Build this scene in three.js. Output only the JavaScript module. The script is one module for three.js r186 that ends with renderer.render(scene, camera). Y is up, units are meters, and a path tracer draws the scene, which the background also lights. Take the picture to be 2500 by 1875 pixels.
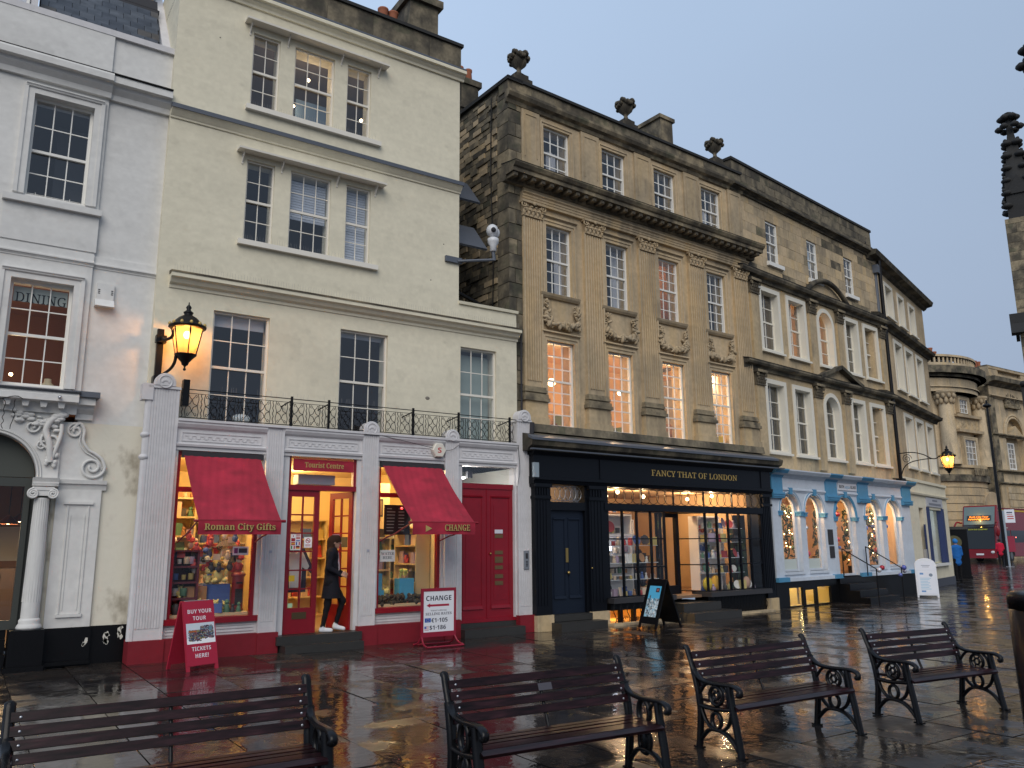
import * as THREE from 'three';
import { mergeGeometries, toCreasedNormals } from 'three/addons/utils/BufferGeometryUtils.js';
import { FontLoader } from 'three/addons/loaders/FontLoader.js';
import { TextGeometry } from 'three/addons/geometries/TextGeometry.js';
import { MarchingCubes } from 'three/addons/objects/MarchingCubes.js';
import { RectAreaLightUniformsLib } from 'three/addons/lights/RectAreaLightUniformsLib.js';

// ---------- camera, sky, sun, exposure ----------
const scene = new THREE.Scene();
const D2R = Math.PI / 180;
const camera = new THREE.PerspectiveCamera(51.0, 4 / 3, 0.1, 400);
camera.position.set(0, 1.72, 13.6);
camera.rotation.order = 'YXZ';
camera.rotation.set(11.2165 * D2R, -34 * D2R, -0.4567 * D2R);
RectAreaLightUniformsLib.init();
const renderer = new THREE.WebGLRenderer({ antialias: true });
renderer.toneMapping = THREE.LinearToneMapping;
renderer.toneMappingExposure = 1.3;
renderer.shadowMap.enabled = true;

function rng(seed) { let a = seed >>> 0; return () => { a = (a + 0x6D2B79F5) >>> 0; let t = a; t = Math.imul(t ^ (t >>> 15), t | 1); t ^= t + Math.imul(t ^ (t >>> 7), t | 61); return ((t ^ (t >>> 14)) >>> 0) / 4294967296; }; }
function hash2(x, y, s) { let h = Math.imul(x, 374761393) + Math.imul(y, 668265263) + Math.imul(s, 974711); h = Math.imul(h ^ (h >>> 13), 1274126177); return ((h ^ (h >>> 16)) >>> 0) / 4294967296; }
function vnoise(x, y, px, py, s) {           // periodic value noise
  const x0 = Math.floor(x), y0 = Math.floor(y), fx = x - x0, fy = y - y0;
  const u = fx * fx * (3 - 2 * fx), v = fy * fy * (3 - 2 * fy), m = (a, p) => ((a % p) + p) % p;
  const a = hash2(m(x0, px), m(y0, py), s), b = hash2(m(x0 + 1, px), m(y0, py), s), c = hash2(m(x0, px), m(y0 + 1, py), s), d = hash2(m(x0 + 1, px), m(y0 + 1, py), s);
  return a + (b - a) * u + (c - a) * v + (a - b - c + d) * u * v;
}
function fbm(u, v, fx, fy, oct, s) { let t = 0, w = 0.5, n = 0; for (let i = 0; i < oct; i++) { t += w * vnoise(u * fx, v * fy, fx, fy, s + i * 17); n += w; w *= 0.5; fx *= 2; fy *= 2; } return t / n; }
const clamp = (x, a = 0, b = 1) => Math.min(b, Math.max(a, x));
const sm = (a, b, x) => { const t = clamp((x - a) / (b - a)); return t * t * (3 - 2 * t); };

{ // the overcast dusk sky: one soft grey-blue sheet of cloud, lighter towards the west
  const w = 512, h = 256, d = new Float32Array(w * h * 4);
  for (let j = 0; j < h; j++) for (let i = 0; i < w; i++) {
    const el = ((j + 0.5) / h - 0.5) * 180, u = i / w, v = j / h;
    const az = (u - 0.5) * 2 * Math.PI;                       // three.js: u = atan2(z, x) / 2pi + 0.5
    const dx = Math.cos(az), dz = Math.sin(az);
    const west = 0.5 + 0.5 * (dx * -0.62 + dz * -0.78);
    const cl = fbm(u, v, 5, 6, 5, 3) - 0.5;
    const up = sm(-5, 75, el);
    let L = 0.25 + 0.235 * west + 0.125 * up + cl * 0.09;
    const hz = 1 - sm(0, 40, el);
    const k = (j * w + i) * 4;
    d[k] = L * (0.73 + 0.05 * hz); d[k + 1] = L * (0.95 + 0.01 * hz); d[k + 2] = L * (1.29 - 0.02 * hz); d[k + 3] = 1;
    if (el < -1) { d[k] = 0.05; d[k + 1] = 0.05; d[k + 2] = 0.055; }
  }
  const sky = new THREE.DataTexture(d, w, h, THREE.RGBAFormat, THREE.FloatType);
  sky.mapping = THREE.EquirectangularReflectionMapping; sky.magFilter = THREE.LinearFilter; sky.minFilter = THREE.LinearFilter; sky.needsUpdate = true;
  scene.background = sky; scene.environment = sky;
}
const sun = new THREE.DirectionalLight(new THREE.Color().setRGB(1, 0.93, 0.83), 1.5);
sun.position.set(-22, 48, 46); sun.target.position.set(10, 3, 0);
sun.castShadow = true; sun.shadow.radius = 90; sun.shadow.mapSize.set(4096, 4096);
Object.assign(sun.shadow.camera, { left: -45, right: 75, top: 45, bottom: -45, near: 1, far: 180 });
scene.add(sun, sun.target);

// ---------- helpers ----------
const names = {};
function numbered(n) { const k = names[n] = (names[n] ?? -1) + 1; return k ? `${n}_${String(k).padStart(3, '0')}` : n; }
function tag(o, label, category, group, kind) { o.userData = { label, category }; if (group) o.userData.group = group; if (kind) { o.userData.kind = kind; } return o; }
function thing(name, label, category, group) { const o = new THREE.Group(); o.name = numbered(name); scene.add(o); return tag(o, label, category, group); }
function lit(m) { m.castShadow = true; m.receiveShadow = true; return m; }
function part(parent, name, geo, mat, label) {
  const m = lit(new THREE.Mesh(Array.isArray(geo) ? merge(geo) : geo, mat)); m.name = name; if (label) m.userData.label = label; parent.add(m); return m;
}
function grp(parent, name, label) { const o = new THREE.Group(); o.name = name; if (label) o.userData.label = label; parent.add(o); return o; }
function solo(name, geo, mat, label, category, group) { const m = lit(new THREE.Mesh(Array.isArray(geo) ? merge(geo) : geo, mat)); m.name = numbered(name); scene.add(m); return tag(m, label, category, group); }
function plain(g) { let h = g.index ? g.toNonIndexed() : g; for (const k of Object.keys(h.attributes)) if (!['position', 'normal', 'uv', 'color'].includes(k)) h.deleteAttribute(k); h.clearGroups(); return h; }
function merge(list) { const a = list.map(plain); const col = a.some(g => g.attributes.color); if (!col) return mergeGeometries(a); return mergeGeometries(a.map(g => { if (!g.attributes.color) g.setAttribute('color', new THREE.BufferAttribute(new Float32Array(g.attributes.position.count * 3).fill(1), 3)); return g; })); }
function uvm(g, ox = 0, oy = 0) {           // uv in metres, by the way each face points
  g = plain(g); const p = g.attributes.position, n = g.attributes.normal, uv = new Float32Array(p.count * 2);
  for (let i = 0; i < p.count; i += 3) {
    const ax = Math.abs(n.getX(i) + n.getX(i + 1) + n.getX(i + 2)), ay = Math.abs(n.getY(i) + n.getY(i + 1) + n.getY(i + 2)), az = Math.abs(n.getZ(i) + n.getZ(i + 1) + n.getZ(i + 2));
    for (let k = i; k < i + 3; k++) { const x = p.getX(k), y = p.getY(k), z = p.getZ(k); const a = az >= ax && az >= ay ? [x, y] : ax >= ay ? [z + 0.37, y] : [x, z]; uv[2 * k] = a[0] + ox; uv[2 * k + 1] = a[1] + oy; }
  }
  g.setAttribute('uv', new THREE.BufferAttribute(uv, 2)); return g;
}
function bx(x0, x1, y0, y1, z0, z1) { const g = new THREE.BoxGeometry(x1 - x0, y1 - y0, z1 - z0); g.translate((x0 + x1) / 2, (y0 + y1) / 2, (z0 + z1) / 2); return uvm(g); }
function mould(x0, x1, pts) {                // a profile [z, y] drawn along x
  const s = new THREE.Shape(pts.map(p => new THREE.Vector2(p[0], p[1])));
  const g = new THREE.ExtrudeGeometry(s, { depth: x1 - x0, bevelEnabled: false, steps: 1 });
  g.rotateY(-Math.PI / 2); g.translate(x1, 0, 0); return uvm(g);
}
function extr(shape, z0, z1, bevel = 0, seg = 10) {
  const g = new THREE.ExtrudeGeometry(shape, bevel ? { depth: Math.max(0.0001, z1 - z0 - 2 * bevel), bevelEnabled: true, bevelThickness: bevel, bevelSize: bevel, bevelOffset: -bevel, bevelSegments: 1, curveSegments: seg } : { depth: z1 - z0, bevelEnabled: false, curveSegments: seg });
  g.translate(0, 0, z0 + bevel); return uvm(g);
}
function poly(pts) { return new THREE.Shape(pts.map(p => new THREE.Vector2(p[0], p[1]))); }
function rectShape(x0, x1, y0, y1) { return poly([[x0, y0], [x1, y0], [x1, y1], [x0, y1]]); }
function archPath(P, x0, x1, y0, ys) { const r = (x1 - x0) / 2; P.moveTo(x0, y0); P.lineTo(x1, y0); P.lineTo(x1, ys); P.absarc((x0 + x1) / 2, ys, r, 0, Math.PI, false); P.lineTo(x0, y0); return P; }
function wall(x0, x1, y0, y1, z0, z1, holes = []) {
  const s = rectShape(x0, x1, y0, y1);
  for (const h of holes) { const p = new THREE.Path(); if (h[4] === 'arch') archPath(p, h[0], h[1], h[2], h[3] - (h[1] - h[0]) / 2); else { p.moveTo(h[0], h[2]); p.lineTo(h[0], h[3]); p.lineTo(h[1], h[3]); p.lineTo(h[1], h[2]); p.lineTo(h[0], h[2]); } s.holes.push(p); }
  return extr(s, z0, z1, 0, 14);
}
function tube(pts, r, seg = 24, rad = 6, closed = false) { const c = new THREE.CatmullRomCurve3(pts.map(p => new THREE.Vector3(...p)), closed, 'catmullrom', 0.5); return plain(new THREE.TubeGeometry(c, seg, r, rad, closed)); }
function rod(a, b, r, n = 6, r2 = r) { const A = new THREE.Vector3(...a), B = new THREE.Vector3(...b), d = B.clone().sub(A); const g = new THREE.CylinderGeometry(r2, r, d.length(), n); g.translate(0, d.length() / 2, 0); g.applyQuaternion(new THREE.Quaternion().setFromUnitVectors(new THREE.Vector3(0, 1, 0), d.normalize())); g.translate(...a); return plain(g); }
function lathe(pts, n = 20) { return plain(new THREE.LatheGeometry(pts.map(p => new THREE.Vector2(p[0], p[1])), n)); }
function ball(x, y, z, r, sx = 1, sy = 1, sz = 1, d = 12) { const g = new THREE.SphereGeometry(r, d, Math.max(6, d * 0.66 | 0)); g.scale(sx, sy, sz); g.translate(x, y, z); return plain(g); }
function ring(x, y, z, r, t, n = 20, sy = 1) { const g = new THREE.TorusGeometry(r, t, 6, n); g.scale(1, sy, 1); g.translate(x, y, z); return plain(g); }
function quad(x0, x1, y0, y1, z) { const g = new THREE.PlaneGeometry(x1 - x0, y1 - y0); g.translate((x0 + x1) / 2, (y0 + y1) / 2, z); return g; }
function shift(g, x, y, z) { g.translate(x, y, z); return g; }

// ---------- textures ----------
function tex(w, h, fn, srgb, rep) {
  const d = new Uint8Array(w * h * 4);
  for (let j = 0; j < h; j++) for (let i = 0; i < w; i++) { const c = fn((i + 0.5) / w, (j + 0.5) / h), k = (j * w + i) * 4; if (typeof c === 'number') d[k] = d[k + 1] = d[k + 2] = clamp(c) * 255; else { d[k] = clamp(c[0]) * 255; d[k + 1] = clamp(c[1]) * 255; d[k + 2] = clamp(c[2]) * 255; } d[k + 3] = 255; }
  const t = new THREE.DataTexture(d, w, h); t.wrapS = t.wrapT = THREE.RepeatWrapping; t.magFilter = THREE.LinearFilter; t.minFilter = THREE.LinearMipmapLinearFilter; t.generateMipmaps = true; if (srgb) t.colorSpace = THREE.SRGBColorSpace; if (rep) t.repeat.set(1 / rep, 1 / rep); t.needsUpdate = true; return t;
}
const mixc = (a, b, t) => [a[0] + (b[0] - a[0]) * t, a[1] + (b[1] - a[1]) * t, a[2] + (b[2] - a[2]) * t];
const TX = {
  plaster: tex(512, 512, (u, v) => { const a = fbm(u, v, 4, 6, 6, 1), b = fbm(u, v, 3, 40, 3, 9), f = fbm(u, v, 60, 60, 2, 5); const blot = sm(0.66, 0.8, fbm(u, v, 12, 12, 4, 77)); return clamp(0.94 + (a - 0.5) * 0.07 + (b - 0.5) * 0.04 + (f - 0.5) * 0.05 - blot * 0.03); }, true, 4.3),
  plasterB: tex(512, 512, (u, v) => fbm(u, v, 8, 14, 5, 21) * 0.6 + fbm(u, v, 64, 64, 2, 23) * 0.4, false, 4.3),
  grime: tex(512, 512, (u, v) => { const a = fbm(u, v, 5, 5, 6, 31), s = fbm(u, v, 18, 7, 5, 33); const st = sm(0.55, 0.8, a * 0.75 + s * 0.3); return mixc([0.94, 0.93, 0.9], [0.55, 0.52, 0.47], st * 0.7); }, true, 2.2),
  stone: tex(1024, 1024, (u, v) => {
    const a = fbm(u, v, 5, 5, 6, 41), b = fbm(u, v, 14, 3, 4, 43), c = fbm(u, v, 70, 70, 2, 45), st = sm(0.52, 0.74, fbm(u, v, 44, 5, 5, 47) * 0.5 + a * 0.5);
    let col = mixc([0.86, 0.79, 0.675], [0.78, 0.725, 0.63], sm(0.35, 0.65, a)); col = mixc(col, [0.87, 0.775, 0.61], sm(0.55, 0.75, b) * 0.5); col = mixc(col, [0.58, 0.54, 0.48], st * 0.5);
    const k = 1 + (c - 0.5) * 0.12; return [col[0] * k, col[1] * k, col[2] * k];
  }, true, 4.7),
  soot: tex(512, 512, (u, v) => {
    const a = fbm(u, v, 6, 6, 6, 51), s = fbm(u, v, 16, 7, 5, 53), c = fbm(u, v, 60, 60, 2, 55); let t = sm(0.32, 0.68, a * 0.65 + s * 0.35);
    let col = mixc([0.56, 0.515, 0.43], [0.30, 0.28, 0.245], t); col = mixc(col, [0.30, 0.31, 0.24], sm(0.6, 0.75, fbm(u, v, 9, 9, 4, 57)) * 0.5); const k = 1 + (c - 0.5) * 0.25; return [col[0] * k, col[1] * k, col[2] * k];
  }, true, 3.1),
  stoneB: tex(512, 512, (u, v) => fbm(u, v, 10, 10, 6, 61), false, 2.4),
  slab: tex(1024, 1024, (u, v) => { const a = fbm(u, v, 5, 5, 6, 71), c = fbm(u, v, 90, 90, 2, 73), p = sm(0.5, 0.7, fbm(u, v, 16, 16, 4, 75)); let col = mixc([0.31, 0.295, 0.275], [0.235, 0.225, 0.215], sm(0.35, 0.65, a)); col = mixc(col, [0.36, 0.325, 0.28], p * 0.4); const k = 1 + (c - 0.5) * 0.3; return [col[0] * k, col[1] * k, col[2] * k]; }, true, 3.7),
  slabR: tex(1024, 1024, (u, v) => { const a = fbm(u, v, 7, 7, 5, 81), c = fbm(u, v, 40, 40, 4, 83), d = fbm(u, v, 100, 100, 2, 85); return clamp(0.075 + sm(0.45, 0.78, a) * 0.24 + (c - 0.5) * 0.12 + (d - 0.5) * 0.05, 0.04, 0.7); }, false, 3.3),
  slabB: tex(1024, 1024, (u, v) => fbm(u, v, 9, 9, 4, 91) * 0.75 + fbm(u, v, 50, 50, 3, 93) * 0.25, false, 2.9),
  wood: tex(512, 256, (u, v) => { const g = fbm(u, v, 6, 60, 4, 95), f = fbm(u, v, 20, 160, 2, 97); return clamp(0.62 + (g - 0.5) * 0.7 + (f - 0.5) * 0.35); }, true, 1.3),
  cloth: tex(512, 512, (u, v) => clamp(0.90 + (fbm(u, v, 4, 7, 5, 101) - 0.5) * 0.34 + ((Math.floor(u * 512) + Math.floor(v * 512)) % 2 ? 0.015 : -0.015)), true, 1.1),
  slate: tex(256, 256, (u, v) => clamp(0.8 + (fbm(u, v, 6, 12, 5, 103) - 0.5) * 0.5), true, 1.0),
};
function lin(r, g, b) { return new THREE.Color().setRGB(r, g, b); }
function M(r, g, b, rough = 0.8, o = {}) { return new THREE.MeshStandardMaterial(Object.assign({ color: lin(r, g, b), roughness: rough }, o)); }
function D(r, g, b, rough, o = {}) { return new THREE.MeshPhysicalMaterial(Object.assign({ color: lin(r, g, b), roughness: rough, specularIntensity: 0.45 }, o)); }   // dull weathered paint
const MAT = {
  cream: M(0.80, 0.74, 0.575, 0.85, { map: TX.plaster, bumpMap: TX.plasterB, bumpScale: 0.006 }),
  white: M(0.755, 0.745, 0.72, 0.85, { map: TX.plaster, bumpMap: TX.plasterB, bumpScale: 0.006 }),
  dirtywhite: M(0.80, 0.77, 0.70, 0.9, { map: TX.grime, bumpMap: TX.plasterB, bumpScale: 0.008 }),
  shopwhite: M(0.68, 0.665, 0.675, 0.6, { map: TX.plaster, bumpMap: TX.plasterB, bumpScale: 0.003 }),
  joinery: M(0.74, 0.70, 0.62, 0.5), joinwhite: M(0.76, 0.745, 0.70, 0.45), joincream: M(0.74, 0.70, 0.60, 0.5),
  creamdirt: M(0.72, 0.66, 0.5, 0.9, { map: TX.grime, bumpMap: TX.stoneB, bumpScale: 0.01 }),
  lead: M(0.11, 0.125, 0.155, 0.45, { map: TX.plaster }),
  stone: M(0.74, 0.685, 0.61, 0.9, { map: TX.stone, bumpMap: TX.stoneB, bumpScale: 0.006 }),
  stone2: M(0.62, 0.58, 0.525, 0.9, { map: TX.stone, bumpMap: TX.stoneB, bumpScale: 0.006 }),
  stone3: M(0.72, 0.665, 0.575, 0.9, { map: TX.stone, bumpMap: TX.stoneB, bumpScale: 0.006 }),
  soot: M(0.70, 0.70, 0.70, 0.92, { map: TX.soot, bumpMap: TX.stoneB, bumpScale: 0.012 }),
  soot2: M(0.46, 0.46, 0.46, 0.92, { map: TX.soot, bumpMap: TX.stoneB, bumpScale: 0.012 }),
  soot3: M(1.0, 0.97, 0.92, 0.92, { map: TX.soot, bumpMap: TX.stoneB, bumpScale: 0.012 }),
  blackstone: M(0.02, 0.02, 0.02, 0.85, { bumpMap: TX.stoneB, bumpScale: 0.012 }),
  pale: M(0.78, 0.74, 0.68, 0.9, { map: TX.stone, bumpMap: TX.stoneB, bumpScale: 0.004 }),
  red: M(0.26, 0.004, 0.015, 0.38, { map: TX.plaster }), redmatt: M(0.23, 0.004, 0.015, 0.7, { map: TX.plaster, bumpMap: TX.plasterB, bumpScale: 0.006 }),
  awning: M(0.42, 0.018, 0.045, 0.85, { map: TX.cloth, side: THREE.DoubleSide }),
  blackpaint: D(0.005, 0.005, 0.006, 0.3), iron: D(0.006, 0.006, 0.007, 0.38), plinth: D(0.005, 0.005, 0.006, 0.35, { map: TX.plaster }),
  navy: D(0.004, 0.005, 0.008, 0.38), navydoor: D(0.009, 0.014, 0.026, 0.42),
  blue: M(0.085, 0.30, 0.50, 0.55, { map: TX.plaster }), palepaint: M(0.62, 0.68, 0.76, 0.6, { map: TX.plaster }),
  navytrim: M(0.02, 0.035, 0.12, 0.5), brass: M(0.45, 0.30, 0.10, 0.35, { metalness: 0.9 }), gold: M(0.55, 0.38, 0.12, 0.45, { metalness: 0.35 }), steel: M(0.5, 0.5, 0.52, 0.35, { metalness: 0.9 }),
  terracotta: M(0.36, 0.12, 0.06, 0.85, { map: TX.plaster }), bench: D(0.042, 0.014, 0.018, 0.32, { map: TX.wood, bumpMap: TX.wood, bumpScale: 0.0012 }),
  castiron: D(0.005, 0.005, 0.006, 0.25), glass: new THREE.MeshPhysicalMaterial({ color: lin(0.93, 0.96, 1), transmission: 1, thickness: 0, roughness: 0.02, ior: 1.9 }), shopglass: new THREE.MeshPhysicalMaterial({ color: lin(0.95, 0.97, 1), transmission: 1, thickness: 0, roughness: 0.01, ior: 1.42 }),
  step: M(0.035, 0.033, 0.03, 0.45, { map: TX.plaster, bumpMap: TX.stoneB, bumpScale: 0.006 }), rubber: M(0.015, 0.015, 0.015, 0.8),
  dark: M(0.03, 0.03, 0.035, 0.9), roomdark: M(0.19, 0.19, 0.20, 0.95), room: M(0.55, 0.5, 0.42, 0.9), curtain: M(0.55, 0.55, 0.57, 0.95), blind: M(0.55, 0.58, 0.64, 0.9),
};
function slice(m, r, g, b) { const c = m.clone(); c.color = lin(r, g, b); return c; }
function glow(r, g, b, k) { return new THREE.MeshStandardMaterial({ color: lin(0.9, 0.9, 0.9), emissive: lin(r, g, b), emissiveIntensity: k, roughness: 0.5 }); }
const fonts = {}; const FL = new FontLoader();
for (const [k, f] of [['sans', 'droid_sans_bold'], ['sansr', 'droid_sans_regular'], ['serif', 'droid_serif_bold'], ['serifr', 'droid_serif_regular']]) fonts[k] = await FL.loadAsync(`fonts/droid/${f}.typeface.json`);
function text(str, font, x0, x1, y0, h, z, depth = 0.006) {   // lettering fitted between x0 and x1 with capital height h
  let g = new TextGeometry(str, { font: fonts[font], size: h, depth: depth, curveSegments: 4, bevelEnabled: false }); g.computeBoundingBox(); const b = g.boundingBox;
  g.translate(-b.min.x, 0, 0); if (x1 !== null) g.scale((x1 - x0) / (b.max.x - b.min.x), 1, 1); g.translate(x0, y0, z); return plain(g);
}
function warm(parent, x, y, z, cd, col = [1, 0.66, 0.32], r = 0.06) { const l = new THREE.PointLight(lin(...col), cd, 0, 2); l.position.set(x, y, z); l.castShadow = true; l.shadow.radius = Math.max(1, r / 0.02); parent.add(l); return l; }
// ---------- ground ----------
const wet = [0, 1, 2, 3, 4].map(i => { const k = 0.68 * [1, 0.8, 1.15, 0.9, 1.0][i]; return M(k * [0.64, 0.62, 0.62, 0.66, 0.62][i], k * 0.585, k * [0.58, 0.62, 0.58, 0.56, 0.64][i], [1, 0.7, 1.5, 1.15, 0.85][i] * 1.0, { map: TX.slab, roughnessMap: TX.slabR, bumpMap: TX.slabB, bumpScale: [0.007, 0.005, 0.008, 0.006, 0.004][i] }); });
{
  const g = uvm(new THREE.PlaneGeometry(420, 420).rotateX(-Math.PI / 2)); g.translate(60, -0.014, -20);
  const b = solo('ground', g, wet[1], 'dark wet stone ground of the square', 'ground'); b.userData = { kind: 'structure' };
  const pav = new THREE.Group(); pav.name = 'paving'; pav.userData = { kind: 'structure' }; scene.add(pav);
  const r = rng(11), list = [];
  camera.updateMatrixWorld(); camera.updateProjectionMatrix();
  const v = new THREE.Vector3();
  let x = -3;
  while (x < 58) {
    const w = 0.62 + r() * 0.36; let z = 13.2 + r() * 0.6;
    while (z > -16) {
      const l = 0.65 + r() * 0.75; const x1 = x + w, z0 = z - l;
      const cx = (x + x1) / 2, cz = (z + z0) / 2;
      v.set(cx, 0, cz).project(camera); const d = Math.hypot(cx, cz - 13.6);
      const fwd = cx * 0.559 - (cz - 13.6) * 0.829;
      const front = -0.1 - (cx > 17 ? (cx - 17) * 0.16 : 0) - (cx > 26 ? (cx - 26) * 0.2 : 0);
      if (fwd > 0.8 && Math.abs(v.x) < 1.35 && v.y > -1.6 && z > front - 0.1) list.push({ x, x1, z0: Math.max(z0, front - 0.6), z, d, s: Math.abs(v.x) < 1.03 && v.y > -1.06 ? 0 : 1, q: [r(), r(), r(), r(), r()] });
      z = z0;
    }
    x += w;
  }
  list.sort((a, b2) => a.s - b2.s || a.d - b2.d);
  const rest = [];
  list.forEach((s, i) => {
    const w = s.x1 - s.x - 0.005, l = s.z - s.z0 - 0.005, h = 0.05;
    let g = new THREE.BoxGeometry(w, h, l); const p = g.attributes.position;
    for (let k = 0; k < p.count; k++) if (p.getY(k) > 0) { p.setX(k, p.getX(k) * (1 - 0.006 / w)); p.setZ(k, p.getZ(k) * (1 - 0.006 / l)); };
    g = plain(g); g.computeVertexNormals(); g.translate(0, -h / 2, 0);
    g.rotateX((s.q[0] - 0.5) * 0.011); g.rotateZ((s.q[1] - 0.5) * 0.011); g.translate((s.x + s.x1) / 2, (s.q[2] - 0.5) * 0.006, (s.z + s.z0) / 2);
    g = uvm(g, s.q[3] * 9, s.q[4] * 9);
    if (i < 300) part(pav, 'paving_stone', g, wet[(s.q[2] * 50 | 0) % 5]); else rest.push(g);
  });
  const st = part(pav, 'far_paving_stones', rest, wet[0]); st.userData.kind = 'stuff';
}

// ---------- benches ----------
function benchFrame(kind) {                     // the cast iron end, drawn in z (towards the sitter) and y
  const F = []; const T = (pts, r, seg = 20, rad = 6) => F.push(tube(pts.map(p => [0, p[1], p[0]]), r, seg, rad).scale(1.7, 1, 1));
  const R = (z, y, rz, ry, t) => { const g = new THREE.TorusGeometry(1, t / rz, 6, 22); g.scale(rz, ry, rz * 1.6); g.rotateY(Math.PI / 2); g.translate(0, y, z); F.push(plain(g)); };
  T([[-0.345, 0.815], [-0.33, 0.80], [-0.30, 0.72], [-0.25, 0.62], [-0.17, 0.565], [-0.05, 0.548], [0.10, 0.552], [0.20, 0.55], [0.255, 0.525], [0.262, 0.495], [0.235, 0.482]], 0.019, 30);
  F.push(ball(0, 0.812, -0.348, 0.024, 1.4, 1, 1, 8)); F.push(ball(0, 0.492, 0.248, 0.026, 1.4, 1, 1, 8));
  T([[-0.235, 0.0], [-0.215, 0.15], [-0.2, 0.30], [-0.215, 0.45], [-0.26, 0.64]], 0.024, 16);
  T([[0.235, 0.0], [0.20, 0.2], [0.165, 0.38], [0.14, 0.545]], 0.024, 14);
  T([[-0.205, 0.355], [-0.05, 0.345], [0.17, 0.365]], 0.02, 10);
  F.push(shift(new THREE.BoxGeometry(0.05, 0.016, 0.09), 0, 0.012, -0.235), shift(new THREE.BoxGeometry(0.05, 0.016, 0.09), 0, 0.012, 0.235));
  if (kind === 0) {
    R(-0.01, 0.452, 0.07, 0.075, 0.014); R(-0.01, 0.452, 0.028, 0.03, 0.01);
    for (let k = 0; k < 6; k++) { const a = k * Math.PI / 3; F.push(rod([0, 0.452 + 0.03 * Math.sin(a), -0.01 + 0.028 * Math.cos(a)], [0, 0.452 + 0.07 * Math.sin(a), -0.01 + 0.066 * Math.cos(a)], 0.008, 5)); }
    R(-0.02, 0.255, 0.052, 0.062, 0.014); T([[-0.19, 0.34], [-0.15, 0.25], [-0.09, 0.195], [-0.02, 0.185], [0.06, 0.195], [0.12, 0.25], [0.155, 0.34]], 0.014);
    T([[-0.2, 0.45], [-0.13, 0.53], [-0.06, 0.545]], 0.012, 8); T([[0.06, 0.54], [0.11, 0.48], [0.125, 0.38]], 0.012, 8);
  } else {
    R(-0.02, 0.452, 0.062, 0.092, 0.016); R(-0.02, 0.25, 0.06, 0.09, 0.015); F.push(ball(0, 0.25, -0.02, 0.05, 0.5, 1.5, 1, 10));
    T([[0.03, 0.45], [0.08, 0.52], [0.13, 0.54]], 0.011, 8);
  }
  T([[-0.225, 0.06], [-0.17, 0.12], [-0.10, 0.172], [0.0, 0.182], [0.09, 0.162], [0.16, 0.11], [0.225, 0.03]], 0.017, 18);
  return merge(F.map(plain));
}
const benchEnd = [benchFrame(0), benchFrame(1)];
function bench(x, z, W, turn, kind, label) {
  const t = thing('park_bench', label, 'bench', 'slatted benches in a row across the square'); t.position.set(x, 0, z); t.rotation.y = turn;
  for (const s of [-1, 1]) { const e = part(t, 'end_frame', benchEnd[kind], MAT.castiron); e.position.x = s * W / 2; }
  const r = rng(x * 100 | 0), slat = (name, y, z, h, d, tilt) => { let g = new THREE.BoxGeometry(W - 0.02, h, d); g = uvm(g, r() * 5, r() * 5); const m = part(t, name, g, MAT.bench); m.position.set(0, y, z); m.rotation.x = tilt; return m; };
  const back = [[0.745, -0.295], [0.672, -0.262], [0.600, -0.232], [0.528, -0.205]];
  back.forEach(([y, zz]) => slat('back_slat', y, zz, 0.056, 0.02, -0.4));
  for (let k = 0; k < 6; k++) slat('seat_slat', 0.392 + (k === 5 ? -0.012 : 0.006 * Math.cos(k)) , -0.15 + k * 0.068, 0.024, 0.055, k === 5 ? 0.4 : 0.02);
  const bg = ball(0, 0, 0, 0.009, 1, 1, 0.6, 8); for (const s of [-1, 1]) back.forEach(([y, zz]) => { const b = part(t, 'bolt', bg, MAT.steel); b.position.set(s * (W / 2 - 0.06), y, zz + 0.014); });
  part(t, 'back_strut', rod([0, 0.40, -0.175], [0, 0.765, -0.325], 0.014, 5), MAT.castiron);
  return t;
}
bench(1.21, 8.16, 1.77, -0.045, 1, 'long dark slatted bench without a plaque, in line with the red ticket board');
const b2 = bench(3.70, 8.72, 1.54, -0.058, 1, 'dark slatted bench with oval iron rings under its arms and a small plaque');
{ const p = part(b2, 'plaque', bx(-0.06, 0.06, -0.026, 0.026, 0, 0.004), M(0.10, 0.09, 0.10, 0.35, { metalness: 0.5 })); p.position.set(0.02, 0.672, -0.252); p.rotation.x = -0.4; }
bench(6.17, 8.66, 1.54, -0.033, 0, 'dark slatted bench with round iron medallions, between the plaque bench and the shortest bench');
bench(8.46, 8.83, 1.32, -0.12, 0, 'shortest dark slatted bench of the row, beside the black litter bin');
{ // litter bin at the edge of the square
  const t = thing('litter_bin', 'tall black litter bin with a slightly domed lid', 'litter bin'); t.position.set(7.33, 0, 10.47);
  part(t, 'body', lathe([[0, 0.02], [0.30, 0.02], [0.30, 0.06], [0.315, 1.16], [0.0, 1.16]], 28), MAT.castiron); part(t, 'lid', lathe([[0, 1.32], [0.2, 1.315], [0.29, 1.30], [0.315, 1.27], [0.315, 1.17], [0, 1.17]], 28), MAT.castiron); part(t, 'base', lathe([[0, 0], [0.27, 0], [0.27, 0.04], [0, 0.04]], 28), MAT.castiron);
}
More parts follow.
